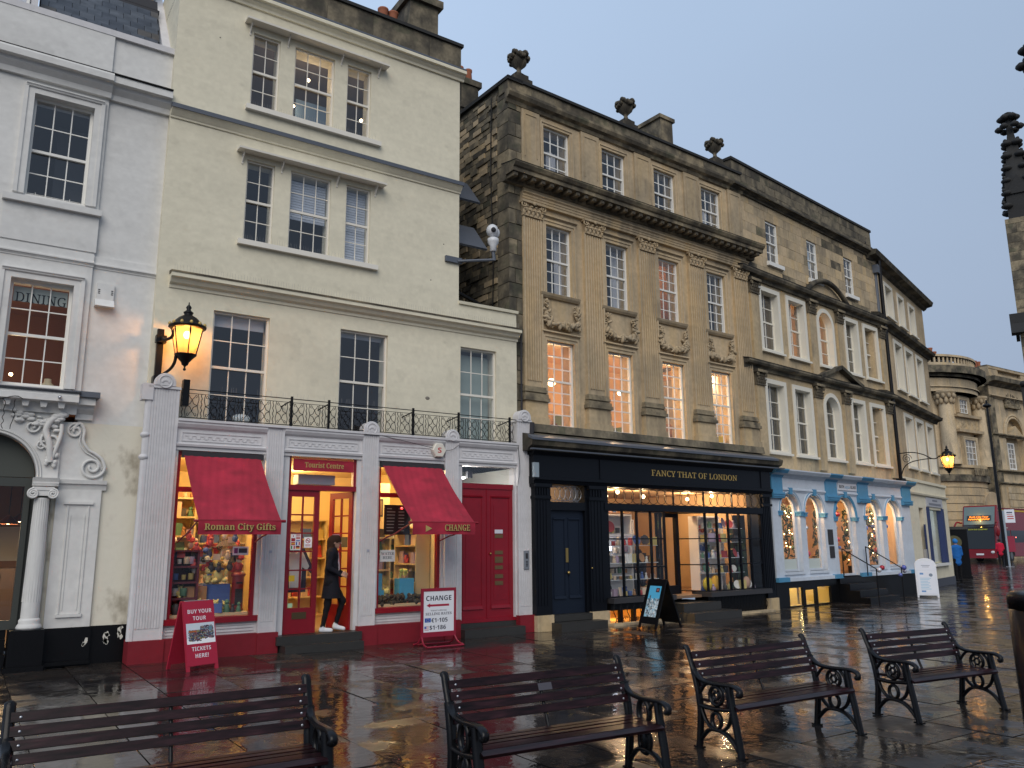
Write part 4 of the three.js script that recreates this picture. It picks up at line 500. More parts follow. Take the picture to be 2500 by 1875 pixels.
  part(H, 'attic_cornice', mould(-0.95, 7.62, [[0, 11.62], [0.05, 11.64], [0.08, 11.72], [0.16, 11.76], [0.2, 11.84], [0.2, 11.90], [0, 11.94]]), MAT.soot3); rowBlocks(H, 'parapet_stone', -0.9, 7.56, 11.94, 12.22, -0.3, 0.05, 0.28, 1.0, [], [MAT.soot3, MAT.soot], 6, 0.004, 0.004); part(H, 'parapet_coping', bx(-0.93, 7.58, 12.22, 12.29, -0.34, 0.10), MAT.blackstone);
  for (const [a, b] of P) part(H, 'attic_pilaster', [bx(a, b, 10.08, 11.62, 0, 0.05), bx(a + 0.08, a + 0.1, 10.45, 11.5, 0.05, 0.065), bx(b - 0.1, b - 0.08, 10.45, 11.5, 0.05, 0.065), bx(a + 0.08, b - 0.08, 11.5, 11.52, 0.05, 0.065), bx(a - 0.04, b + 0.04, 11.64, 11.93, 0, 0.23), bx(a - 0.02, b + 0.02, 11.94, 12.23, 0, 0.09)].slice(0, 4), MAT.stone2);
  // carved garlands between the storeys
  B.forEach((c, i) => { const q = rng(60 + i), a = []; const leaf = (x, y, s) => { const g = ball(0, 0, 0, s * 1.15, 1.6, 0.7, 0.8, 6); g.rotateZ(q() * 6.28); g.rotateX((q() - 0.5)); g.translate(x, y, 0.05 + q() * 0.08); a.push(g); };
    for (let k = 0; k <= 60; k++) { const u = k / 60 * 2 - 1, y = 6.64 - (1 - u * u) * 0.10 + (q() - 0.5) * 0.09 - (i > 1 ? 0.02 : 0); leaf(c + 0.03 + u * 0.46, y, 0.03 + q() * 0.035); } for (const s of [-1, 1]) for (let k = 0; k < 34; k++) { const v = q(); leaf(c + 0.03 + s * (0.45 + (q() - 0.5) * 0.12), 6.54 + v * 0.55, 0.025 + q() * 0.035 * (1.2 - v)); } part(H, 'carved_garland', a.map(g => uvm(g)), MAT.stone2); });
  // corner strip of dark quoins, gable of rubble stones
  rowBlocks(H, 'quoin', -0.88, -0.502, 3.7, 12.0, -0.4, 0.03, 0.33, 0.38, [], [MAT.soot, MAT.soot, MAT.soot3], 14, 0.016, 0.01);
  const G = grp(H, 'gable_wall'); G.position.set(-0.88, 0, 0); G.rotation.y = -Math.PI / 2; part(G, 'wall_core', bx(-7, -0.38, 3, 12.2, -0.3, -0.03), MAT.soot2); rowBlocks(G, 'rubble_stone', -2.6, -0.4, 6.3, 12.1, -0.06, 0, 0.14, 0.31, [], [MAT.soot, MAT.soot3, MAT.stone2, MAT.soot], 15, 0.016, 0.025); part(G, 'gable_coping', bx(-7, 0.1, 12.2, 12.29, -0.4, 0.05), MAT.blackstone); part(G, 'gable_pipe', [tube([[-0.55, 12, 0.05], [-0.58, 10, 0.05], [-0.5, 8, 0.05], [-0.55, 6.4, 0.05]], 0.015, 30, 5)], MAT.iron);
  part(H, 'roof_slab', bx(-0.8, 7.5, 11.9, 11.98, -7, -0.4), MAT.dark);
  const ch = grp(H, 'chimney_stack'); part(ch, 'stack', [bx(8.62, 9.2, 11.9, 15.5, -3.9, -2.95), bx(8.55, 9.28, 15.45, 15.58, -3.95, -2.9), bx(8.58, 9.27, 14.6, 14.66, -3.95, -2.9)].map(g => g.translate(-1.0, -0.0, 0)), MAT.soot3); part(ch, 'side_stack', bx(6.9, 7.62, 11.9, 14.9, -3.9, -3.1), MAT.soot);
  // rooms
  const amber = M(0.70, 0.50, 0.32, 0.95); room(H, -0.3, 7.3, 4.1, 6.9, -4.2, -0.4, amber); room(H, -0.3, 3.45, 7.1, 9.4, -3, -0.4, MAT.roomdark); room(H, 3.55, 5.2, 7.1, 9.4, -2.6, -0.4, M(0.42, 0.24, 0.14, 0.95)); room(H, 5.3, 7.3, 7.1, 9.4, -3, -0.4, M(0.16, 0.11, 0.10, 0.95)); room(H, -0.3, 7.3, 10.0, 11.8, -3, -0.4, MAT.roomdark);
  bulb(H, 1.13, 5.49, -1.0, 0.10, 5, [1, 0.65, 0.33], 5); bulb(H, 3.50, 5.50, -1.1, 0.07, 4.5, [1, 0.65, 0.33], 7); bulb(H, 5.44, 5.53, -1.0, 0.05, 4.5, [1, 0.65, 0.33], 7); bulb(H, 7.0, 6.2, -1.2, 0.05, 4, [1, 0.65, 0.33], 7); bulb(H, 4.45, 8.9, -1.5, 0.05, 1.1, [1, 0.66, 0.36], 5);
  { const q = rng(71), k = []; for (let i = 0; i < 26; i++) { const x = 0.2 + q() * 6.6, h = 0.15 + q() * 0.5; const c = [[0.35, 0.2, 0.1], [0.15, 0.08, 0.05], [0.5, 0.4, 0.25], [0.1, 0.15, 0.1]][(q() * 4) | 0]; k.push([x, h, -0.8 - q() * 1.2, c]); } for (const c of new Set(k.map(e => e[3].join()))) part(H, 'room_furniture', k.filter(e => e[3].join() === c).map(e => bx(e[0], e[0] + 0.25, 4.16, 4.25 + e[1], e[2] - 0.3, e[2])), M(...c.split(',').map(Number), 0.9)); }
  part(H, 'window_poster', [bx(5.82, 6.2, 4.85, 5.2, -0.28, -0.27), bx(5.85, 6.22, 4.66, 4.82, -0.28, -0.27)], M(0.6, 0.62, 0.68, 0.8)); part(H, 'window_poster', bx(5.82, 6.5, 4.24, 4.5, -0.29, -0.28), M(0.75, 0.5, 0.02, 0.8), 'yellow poster in the window');
  { const cu = (x0, x1, y0, y1) => { const g = new THREE.PlaneGeometry(x1 - x0, y1 - y0, 24, 1), p = g.attributes.position; for (let i = 0; i < p.count; i++) p.setZ(i, 0.03 * Math.sin(p.getX(i) * 60)); g.translate((x0 + x1) / 2, (y0 + y1) / 2, -0.34); g.computeVertexNormals(); return plain(g); }; part(H, 'curtain', cu(0.73, 0.96, 7.25, 8.9), MAT.curtain); part(H, 'curtain', cu(2.58, 2.82, 7.25, 8.9), MAT.curtain); part(H, 'curtain', cu(4.12, 4.28, 7.25, 8.9), MAT.curtain); part(H, 'curtain', cu(5.95, 6.15, 7.25, 8.9), M(0.35, 0.36, 0.42, 0.95)); part(H, 'curtain', cu(0.55, 0.8, 10.2, 11.0), MAT.curtain); part(H, 'curtain', cu(6.1, 6.4, 10.2, 10.9), MAT.curtain); }
  // ----- navy shop front -----
  const N = MAT.navy, zs = 0.55;
  part(H, 'shop_cornice', [mould(-0.85, 7.62, [[0, 3.6], [zs + 0.02, 3.6], [zs + 0.06, 3.66], [zs + 0.16, 3.70], [zs + 0.2, 3.80], [zs + 0.2, 3.84], [zs - 0.1, 3.96], [0.1, 4.06], [0, 4.06]])], MAT.soot2); part(H, 'shop_lead', [mould(-0.87, 7.66, [[zs + 0.14, 3.60], [zs + 0.21, 3.60], [zs + 0.215, 3.63], [zs + 0.14, 3.63]]), mould(-0.87, 7.4, [[zs + 0.08, 3.855], [zs + 0.22, 3.80], [zs + 0.225, 3.85], [zs + 0.06, 3.92]])], MAT.lead); part(H, 'blocking_course', [mould(-0.5, 7.5, [[0, 4.06], [0.3, 4.04], [0.26, 4.22], [0, 4.23]])], MAT.soot);
  part(H, 'fascia', [bx(-0.68, 7.28, 3.08, 3.52, 0.0, zs), mould(-0.72, 7.34, [[0, 3.52], [zs + 0.03, 3.52], [zs + 0.08, 3.60], [0, 3.60]]), mould(-0.70, 7.30, [[0, 2.93], [zs + 0.0, 2.93], [zs + 0.03, 3.0], [zs + 0.05, 3.01], [zs + 0.05, 3.07], [zs, 3.08], [0, 3.08]]), bx(1.16, 1.2, 3.08, 3.52, zs, zs + 0.02), bx(6.86, 6.9, 3.08, 3.52, zs, zs + 0.02)], N); part(H, 'shop_lettering', text('FANCY THAT OF LONDON', 'serifr', 2.79, 5.89, 3.235, 0.135, zs, 0.008), MAT.gold);
  for (const [a, b] of [[-0.65, -0.27], [0.83, 1.27], [6.86, 7.22]]) { const G2 = grp(H, 'shop_pilaster'); part(G2, 'shaft', bx(a, b, 0.31, 2.93, 0.1, zs), N); const fl = []; for (let k = 0; k < 4; k++) { const x = a + 0.05 + k * (b - a - 0.1) / 3.6; fl.push(bx(x, x + 0.03, 0.5, 2.6, zs, zs + 0.012)); } part(G2, 'fluting', fl, N); part(G2, 'pilaster_head', [bx(a - 0.02, b + 0.02, 2.62, 2.68, 0.1, zs + 0.04), bx(a - 0.03, b + 0.03, 2.86, 2.93, 0.1, zs + 0.05), ...[0, 1, 2, 3, 4].map(k => bx(a + 0.02 + k * (b - a - 0.04) / 5, a + 0.05 + k * (b - a - 0.04) / 5, 2.70, 2.84, zs, zs + 0.025))], N); part(G2, 'stone_foot', bx(a - 0.01, b + 0.04, 0, 0.31, 0.1, zs + 0.04), MAT.stone3); }
  { // flat door
    const D = grp(H, 'front_door', 'navy panelled front door with brass letter plate'); part(D, 'door_panel', [bx(-0.19, 0.76, 0.30, 2.40, zs - 0.2, zs - 0.14), ...[[-0.08, 0.24], [0.33, 0.65]].flatMap(([a, b]) => [bx(a, a + 0.02, 0.65, 2.2, zs - 0.14, zs - 0.125), bx(b - 0.02, b, 0.65, 2.2, zs - 0.14, zs - 0.125), mould(a, b, [[zs - 0.14, 2.2], [zs - 0.11, 2.21], [zs - 0.11, 2.24], [zs - 0.14, 2.25]]), mould(a, b, [[zs - 0.14, 0.6], [zs - 0.11, 0.6], [zs - 0.12, 0.65], [zs - 0.14, 0.66]])])], MAT.navydoor); part(D, 'letter_plate', bx(0.25, 0.32, 1.33, 1.62, zs - 0.14, zs - 0.125), MAT.brass); part(D, 'door_knob', ball(0.29, 1.12, zs - 0.09, 0.035), MAT.brass); part(D, 'bell_push', ball(0.86, 1.2, zs + 0.01, 0.02), MAT.brass);
    part(H, 'door_frame', [bx(-0.27, -0.19, 0.30, 2.93, 0.1, zs - 0.06), bx(0.76, 0.83, 0.30, 2.93, 0.1, zs - 0.06), bx(-0.19, 0.76, 2.40, 2.57, 0.1, zs - 0.06)], N); const Fl = grp(H, 'fanlight'); part(Fl, 'pane', quad(-0.19, 0.76, 2.57, 2.93, zs - 0.16), MAT.glass); part(Fl, 'tracery', [0, 1, 2, 3, 4].map(k => ring(-0.02 + k * 0.15, 2.75, zs - 0.14, 0.15, 0.006, 22)), MAT.steel); room(H, -0.2, 0.8, 0.3, 2.95, -1.6, 0.3, M(0.4, 0.30, 0.17, 0.9)); warm(H, 0.3, 2.8, -0.7, 0.5); part(H, 'hall_lamp', ball(0.3, 2.85, -0.7, 0.04), glow(1, 0.7, 0.4, 3)); part(H, 'door_step', [bx(-0.22, 0.8, 0.17, 0.295, 0.1, zs + 0.05), bx(-0.3, 0.95, 0, 0.16, 0.1, zs + 0.35)], MAT.step);
  }
  { // display windows with a recessed glazed door between splayed returns
    const win = (name, pts, y0, y1, cols, rows) => { const W = grp(H, name); const [[xa, za], [xb, zb]] = pts, L = Math.hypot(xb - xa, zb - za); W.position.set(xa, 0, za); W.rotation.y = -Math.atan2(zb - za, xb - xa); const b = []; for (let i = 0; i <= cols; i++) b.push(bx(L * i / cols - 0.018, L * i / cols + 0.018, y0, y1, -0.03, 0.03)); for (let j = 0; j <= rows; j++) for (let i = 0; i < cols; i++) b.push(bx(L * i / cols + 0.018, L * (i + 1) / cols - 0.018, y0 + (y1 - y0) * j / rows - 0.013, y0 + (y1 - y0) * j / rows + 0.013, -0.025, 0.025)); part(W, 'glazing_bars', b, N); for (let i = 0; i < cols; i++) for (let j = 0; j < rows; j++) part(W, 'pane', quad(L * i / cols, L * (i + 1) / cols, y0 + (y1 - y0) * j / rows, y0 + (y1 - y0) * (j + 1) / rows, 0), MAT.shopglass); return W; };
    win('display_window', [[1.40, zs - 0.06], [3.2, zs - 0.06]], 0.57, 2.42, 4, 3); win('display_window', [[3.2, zs - 0.06], [3.62, -0.15]], 0.57, 2.42, 2, 3); win('display_window', [[4.36, -0.15], [4.64, zs - 0.06]], 0.57, 2.42, 1, 3); win('display_window', [[4.64, zs - 0.06], [6.80, zs - 0.06]], 0.57, 2.42, 5, 3);
    const D = grp(H, 'shop_door'); part(D, 'door_stile', [bx(3.62, 3.72, 0.36, 2.42, -0.2, -0.1), bx(4.26, 4.36, 0.36, 2.42, -0.2, -0.1), bx(3.72, 4.26, 0.36, 0.7, -0.2, -0.1), bx(3.72, 4.26, 2.32, 2.42, -0.2, -0.1)], N); part(D, 'pane', quad(3.72, 4.26, 0.7, 2.32, -0.15), MAT.shopglass);
    part(H, 'shopfront_posts', [bx(1.27, 1.40, 0.56, 2.93, 0.1, zs - 0.02), bx(6.80, 6.86, 0.56, 2.93, 0.1, zs - 0.02)], N); part(H, 'transom_rail', bx(1.27, 6.86, 2.42, 2.57, zs - 0.14, zs + 0.02), N); part(H, 'lobby_ceiling', bx(3.2, 4.64, 2.43, 2.56, -0.4, zs - 0.14), N);
    const T = grp(H, 'tracery_light'); for (let k = 0; k < 5; k++) part(T, 'pane', quad(1.40 + k * 1.08, 1.40 + (k + 1) * 1.08, 2.57, 2.93, zs - 0.07), MAT.shopglass); part(T, 'ring_tracery', [...Array(20)].map((_, k) => ring(1.53 + k * 0.268, 2.75, zs - 0.05, 0.17, 0.007, 22)), N); part(T, 'mullion', [1, 2, 3, 4].map(k => bx(1.40 + k * 1.08 - 0.012, 1.40 + k * 1.08 + 0.012, 2.57, 2.93, zs - 0.09, zs - 0.05)), N);
    part(H, 'window_ledge', [bx(1.34, 3.3, 0.45, 0.56, 0.1, zs + 0.14), bx(4.5, 6.86, 0.45, 0.56, 0.1, zs + 0.14)], M(0.035, 0.033, 0.035, 0.45));
    part(H, 'stall_riser', [bx(4.6, 6.86, 0, 0.45, 0.1, zs - 0.05), bx(3.0, 3.3, 0, 0.45, 0.1, zs - 0.05)], MAT.plinth); { const a = []; for (let k = 0; k < 18; k++) a.push(tube([[4.7 + k * 0.12, 0.05, zs], [4.73 + k * 0.12, 0.2, zs + 0.04], [4.67 + k * 0.12, 0.32, zs + 0.02], [4.7 + k * 0.12, 0.43, zs]], 0.008, 10, 5)); part(H, 'basement_grille', a, MAT.iron); } { const a = []; for (let k = 0; k < 9; k++) { a.push(tube([[1.42 + k * 0.2, 0.0, zs + 0.06], [1.46 + k * 0.2, 0.14, zs + 0.07], [1.39 + k * 0.2, 0.28, zs + 0.07], [1.42 + k * 0.2, 0.44, zs + 0.06]], 0.010, 10, 5)); a.push(spiral(1.5 + k * 0.2, 0.1, zs + 0.065, 0.05, 1.3, 0.006, 1, 0, 16)); } part(H, 'basement_grille', a, MAT.iron); }
    room(H, 1.36, 3.0, 0.02, 0.44, -1.0, zs - 0.2, M(0.6, 0.36, 0.12, 0.9)); part(H, 'basement_mullion', [0, 1, 2, 3, 4].map(k => bx(1.36 + k * 0.4, 1.43 + k * 0.4, 0.02, 0.44, zs - 0.2, zs - 0.1)), MAT.plinth); bulb(H, 2.1, 0.38, -0.3, 0.03, 1.6, [1, 0.6, 0.22], 6); part(H, 'basement_lintel', bx(1.36, 3.0, 0.30, 0.45, zs - 0.1, zs + 0.02), MAT.plinth);
    part(H, 'shop_step', [bx(3.4, 4.7, 0.17, 0.355, -0.3, zs + 0.25), bx(3.35, 5.0, 0, 0.165, -0.3, zs + 0.6)], MAT.step); part(H, 'kerb_stone', bx(1.25, 3.3, 0, 0.045, zs, zs + 0.22), MAT.stone3); part(H, 'kerb_stone', bx(5.0, 6.86, 0, 0.045, zs - 0.05, zs + 0.2), MAT.stone3);
    room(H, 1.3, 6.9, 0.5, 3.02, -4.2, zs - 0.15, M(0.50, 0.35, 0.20, 0.9), M(0.2, 0.12, 0.07, 0.6)); for (const [x, z] of [[2.1, 0.12], [3.0, -1.2], [5.4, 0.12], [6.0, -1.2], [4.0, -0.9]]) bulb(H, x, 2.86, z, 0.045, 3.8, [1, 0.64, 0.33], 12, 'spotlight');
    { const st = []; for (let k = 0; k < 9; k++) st.push(bx(2.8 + k * 0.13, 2.83 + k * 0.13, 0.9 + k * 0.12, 1.9 + k * 0.12, -3.2, -3.16)); st.push(rod([2.7, 1.85, -3.18], [4.1, 3.0, -3.18], 0.03, 6)); part(H, 'staircase_balusters', st.map(g => uvm(g)), M(0.7, 0.55, 0.4, 0.6)); }
  }
  part(H, 'display_curtain', bx(6.3, 6.79, 0.6, 2.4, 0.0, 0.03), M(0.02, 0.015, 0.015, 0.95)); for (const [x, w, y] of [[1.6, 0.9, 2.0], [4.9, 0.5, 1.9], [5.6, 0.45, 2.1], [4.4, 0.4, 1.2]]) part(H, 'wall_picture', bx(x, x + w, y - 0.35, y + 0.25, -4.18, -4.14), M(0.12, 0.06, 0.04, 0.7)); part(H, 'back_counter', bx(1.4, 6.8, 0.5, 1.35, -3.9, -3.4), M(0.10, 0.06, 0.04, 0.6));
  part(H, 'wall_light', bx(-0.72, -0.6, 3.05, 3.35, zs, zs + 0.08), M(0.25, 0.3, 0.34, 0.4));
}
{ // urns on the parapet
  const urn = thing('stone_urn', 'stone urn at the gable corner of the parapet, beside the rubble wall', 'urn', 'urns along the parapet'); part(urn, 'pedestal', [bx(-0.28, 0.28, 0, 0.12, -0.16, 0.16), bx(-0.18, 0.18, 0.12, 0.22, -0.14, 0.14)], MAT.soot2); part(urn, 'bowl', lathe([[0, 0.22], [0.15, 0.22], [0.06, 0.30], [0.05, 0.38], [0.08, 0.42], [0.18, 0.52], [0.22, 0.66], [0.2, 0.72], [0.23, 0.75], [0.12, 0.8], [0, 0.82]], 16), MAT.soot); const q = rng(3), a = []; for (let k = 0; k < 30; k++) { const an = k / 30 * 6.283; a.push(ball(0.22 * Math.cos(an), 0.6 + q() * 0.16, 0.22 * Math.sin(an), 0.05 + q() * 0.025, 1, 1, 1, 6)); } part(urn, 'carved_foliage', a.map(g => uvm(g)), MAT.soot2);
  place(urn, F3, -0.45, 12.29, -0.1); for (const [x, l] of [[3.07, 'stone urn in the middle of the parapet, in front of the chimney stack'], [6.65, 'stone urn at the parapet end next to the plain terrace house']]) { const u = urn.clone(); u.name = numbered('stone_urn'); u.userData = { ...urn.userData, label: l }; scene.add(u); place(u, F3, x, 12.29, -0.1); }
}
// ---------- stone terrace house over the pale blue glass shop ----------
function deepWin(H, a, b, y0, y1, arch, mat = MAT.joincream, wallm = MAT.stone, t = 0.13, depth = 0.19) {   // window set back in a white painted surround
  const W = grp(H, 'window'), r = (b - a) / 2 - t, x0 = a + t, x1 = b - t; const outer = new THREE.Shape(), inner = new THREE.Path();
  if (arch) { archPath(outer, a, b, y0, y1 - (b - a) / 2); archPath(inner, x0, x1, y0 + 0.06, y1 - t - r); } else { const p = [[a, y0], [b, y0], [b, y1], [a, y1]]; p.forEach((q, i) => i ? outer.lineTo(...q) : outer.moveTo(...q)); outer.closePath(); const q2 = [[x0, y0 + 0.06], [x0, y1 - t], [x1, y1 - t], [x1, y0 + 0.06]]; q2.forEach((q, i) => i ? inner.lineTo(...q) : inner.moveTo(...q)); inner.closePath(); }
  outer.holes.push(inner); part(W, 'surround', [extr(outer, -depth - 0.03, 0.035, 0, 14), bx(a - 0.03, b + 0.03, y0 - 0.06, y0, -0.1, 0.10)], mat);
  const Y1 = y1 - t, Y0 = y0 + 0.06, ym = (Y0 + Y1) / 2, z = -depth, bars = [bx(x0, x1, ym - 0.025, ym + 0.025, z, z + 0.04), bx(x0, x0 + 0.04, Y0, Y1, z, z + 0.03), bx(x1 - 0.04, x1, Y0, Y1, z, z + 0.03), bx(x0 + 0.04, x1 - 0.04, Y0, Y0 + 0.05, z, z + 0.03)]; const c = (x0 + x1) / 2; bars.push(bx(c - 0.012, c + 0.012, Y0 + 0.05, Y1 - 0.02, z, z + 0.025)); for (const k of [0.25, 0.75]) bars.push(bx(x0 + 0.04, c - 0.012, Y0 + (Y1 - Y0) * k - 0.012, Y0 + (Y1 - Y0) * k + 0.012, z, z + 0.024), bx(c + 0.012, x1 - 0.04, Y0 + (Y1 - Y0) * k - 0.012, Y0 + (Y1 - Y0) * k + 0.012, z, z + 0.024)); part(W, 'glazing_bars', bars, mat);
  for (let i = 0; i < 2; i++) for (let j = 0; j < 4; j++) { const ya = Y0 + (Y1 - Y0) * j / 4, yb = Y0 + (Y1 - Y0) * (j + 1) / 4; part(W, 'pane', quad(i ? c : x0, i ? x1 : c, ya, yb, z + 0.01), MAT.glass); }
  return W;
}
{
  const H = frame(thing('terrace_house', 'weathered stone terrace house with white framed windows above a pale blue shop front', 'house'), ...F4), S = MAT.stone3;
  const bays = [[1.0, 2.15], [2.5, 3.65], [4.28, 5.40], [6.10, 7.12], [7.45, 8.58]], att = [[1.68, 2.36], [4.1, 4.75], [6.55, 7.2]].map(a => [...a, 9.88, 11.2]), x0 = -0.15, x1 = 9.05;
  const holes = []; bays.forEach(([a, b], i) => { for (const [y0, y1] of [[7.1, 9.02], [4.17, 6.27]]) holes.push([a + 0.01, b - 0.01, y0 + 0.01, y1 - 0.01, i === 2 ? 'arch' : '']); });
  part(H, 'wall', wall(x0, x1, 3.4, 9.36, -0.35, 0, holes), S); part(H, 'attic_core', wall(x0, x1, 9.36, 11.8, -0.35, -0.06, att), MAT.stone2);
  rowBlocks(H, 'ashlar_block', x0, x1, 9.36, 11.72, -0.2, 0, 0.30, 0.62, att, [MAT.stone, MAT.stone2, MAT.stone3, MAT.stone, MAT.soot3, MAT.stone3], 31, 0.006, 0.004); rowBlocks(H, 'parapet_block', 0.0, 8.75, 11.84, 12.62, -0.3, 0.02, 0.26, 0.7, [], [MAT.soot], 32, 0.006, 0.006); part(H, 'parapet_coping', bx(-0.03, 8.78, 12.62, 12.7, -0.34, 0.06), MAT.blackstone); part(H, 'roof_slab', bx(x0, x1, 11.7, 11.78, -7, -0.3), MAT.dark); part(H, 'parapet_return', bx(-0.05, 0.0, 11.8, 12.62, -4, -0.3), MAT.soot);
  part(H, 'eaves_cornice', mould(x0, 9.1, crnc(11.66, 11.84, 0, 0.22)), MAT.soot2);
  att.forEach(q => { sash(H, q[0], q[1], q[2], q[3], -0.04, 2, 2, 2, MAT.joinwhite, { frame: 0.06, bar: 0.03 }); part(H, 'window_sill', bx(q[0] - 0.06, q[1] + 0.12, q[2] - 0.12, q[2], -0.1, 0.09), MAT.joinwhite); });
  bays.forEach(([a, b], i) => { deepWin(H, a, b, 7.1, 9.02, i === 2); deepWin(H, a, b, 4.17, 6.27, i === 2); });
  for (const [y0, y1] of [[9.12, 9.36], [6.44, 6.66]]) { part(H, 'string_cornice', mould(x0 + 0.1, 9.2, [[0, y0], [0.06, y0], [0.08, y0 + 0.1], [0.2, y0 + 0.12], [0.24, y1 - 0.05], [0.24, y1], [0, y1 + 0.06]]), MAT.soot); part(H, 'cornice_lead', mould(x0 + 0.08, 9.22, [[0, y1 + 0.062], [0.245, y1 + 0.004], [0.25, y1 + 0.02], [0, y1 + 0.08]]), MAT.blackstone); }
  { const s = new THREE.Shape(); s.moveTo(3.6, 9.36); s.lineTo(6.15, 9.36); s.quadraticCurveTo(4.87, 10.42, 3.6, 9.36); part(H, 'pediment', extr(s, 0, 0.06, 0, 20), MAT.stone2, 'curved pediment'); const p = []; for (let k = 0; k <= 20; k++) { const u = k / 20; p.push([3.55 + u * 2.65, 9.36 + 4 * u * (1 - u) * 0.53, 0.17]); } part(H, 'pediment_moulding', uvm(tube(p, 0.085, 40, 6).scale(1, 1, 1)), MAT.soot2); const tr = poly([[3.95, 6.66], [6.6, 6.66], [5.27, 7.12]]); part(H, 'pediment', extr(tr, 0, 0.06), MAT.stone2, 'triangular pediment'); const sl = (xa, ya, xb, yb) => { const L = Math.hypot(xb - xa, yb - ya), g = new THREE.BoxGeometry(L, 0.11, 0.26); g.rotateZ(Math.atan2(yb - ya, xb - xa)); g.translate((xa + xb) / 2, (ya + yb) / 2, 0.13); return uvm(g); }; part(H, 'pediment_moulding', [sl(3.88, 6.66, 5.29, 7.14), sl(5.25, 7.14, 6.67, 6.66)], MAT.soot2); }
  const cap = capital(0.42, 0.4, 0.16); for (const c of [0.72, 3.97, 5.76, 8.86]) for (const [y0, y1] of [[6.72, 8.72], [3.8, 6.04]]) { const G = grp(H, 'pilaster'); part(G, 'shaft', bx(c - 0.2, c + 0.2, y0, y1, 0, 0.07), S); const k = part(G, 'capital', cap, MAT.soot3); k.position.set(c, y1, 0.01); }
  { const a = []; for (let k = 0; k < 15; k++) a.push(bx(0.1 + (k % 2) * 0.03, 0.22, 4.6 + k * 0.32, 4.63 + k * 0.32, 0, 0.012)); part(H, 'masonry_toothing', a, MAT.soot2); }
  room(H, 0.2, 8.9, 3.95, 6.45, -3, -0.35, M(0.30, 0.29, 0.27, 0.95)); room(H, 0.2, 2.35, 6.9, 9.2, -3, -0.35, MAT.roomdark); room(H, 2.4, 5.6, 6.9, 9.2, -3, -0.35, M(0.45, 0.28, 0.16, 0.95)); room(H, 5.7, 8.9, 6.9, 9.2, -3, -0.35, M(0.16, 0.11, 0.09, 0.95)); bulb(H, 4.2, 8.2, -1.6, 0.06, 2.2, [1, 0.66, 0.34], 4); room(H, 0.2, 8.9, 9.6, 11.4, -3, -0.35, MAT.roomdark);
  part(H, 'net_curtain', [bx(1.1, 2.05, 5.2, 6.14, -0.46, -0.45), bx(2.6, 3.55, 5.4, 6.14, -0.46, -0.45), bx(4.4, 5.3, 5.2, 6.2, -0.46, -0.45), bx(2.6, 3.55, 8.0, 8.9, -0.46, -0.45)], M(0.55, 0.55, 0.56, 0.95)); part(H, 'blind', bx(4.12, 4.74, 10.4, 11.15, -0.28, -0.27), M(0.6, 0.68, 0.75, 0.9));
  // ----- pale blue arched shop front -----
  const zs = 0.40, PB = MAT.palepaint, BL = MAT.blue, ar = [[0.62, 1.80], [1.90, 3.12], [3.62, 5.02], [5.50, 6.78], [6.88, 8.16]].map(([a, b], i) => [a + 0.1, b - 0.1, i === 2 ? 0.72 : 0.92, 3.0]);
  part(H, 'shop_wall', wall(0.3, 8.85, 0.72, 3.05, zs - 0.24, zs, ar.map(q => [...q, 'arch'])), PB);
  part(H, 'shop_entablature', [bx(0.3, 8.9, 3.05, 3.42, 0.0, zs + 0.02), mould(0.25, 9.0, [[0, 3.42], [zs + 0.04, 3.42], [zs + 0.08, 3.48], [zs + 0.2, 3.52], [zs + 0.26, 3.60], [zs + 0.26, 3.63], [0, 3.70]]), mould(0.3, 8.9, [[zs, 3.08], [zs + 0.05, 3.09], [zs + 0.05, 3.13], [zs + 0.02, 3.15], [zs, 3.15]])], PB);
  for (const [a, b] of [[0.26, 0.88], [3.16, 3.9], [5.12, 5.88], [8.22, 8.96]]) part(H, 'blue_bracket', [bx(a, b - 0.05, 2.86, 3.02, zs, zs + 0.09), bx(a - 0.01, b - 0.04, 2.96, 3.0, zs + 0.09, zs + 0.11), bx(a + 0.01, b - 0.06, 2.90, 2.93, zs + 0.09, zs + 0.11), bx(a, b - 0.08, 3.02, 3.42, zs, zs + 0.06), mould(a - 0.01, b - 0.02, [[0, 3.422], [zs + 0.05, 3.422], [zs + 0.09, 3.485], [zs + 0.21, 3.525], [zs + 0.27, 3.60], [zs + 0.27, 3.635], [0, 3.705]])], BL);
  const sg = part(H, 'shop_sign', bx(3.93, 5.08, 3.20, 3.41, zs + 0.02, zs + 0.05), M(0.62, 0.64, 0.68, 0.5), 'small white sign board with three words'); part(sg, 'lettering', [text('BATH', 'sans', 3.99, 4.29, 3.26, 0.09, zs + 0.05, 0.003), text('GLASS', 'sans', 4.68, 5.03, 3.26, 0.09, zs + 0.05, 0.003)], MAT.dark); part(sg, 'lettering', text('aqua', 'serifr', 4.33, 4.64, 3.26, 0.09, zs + 0.05, 0.003), BL);
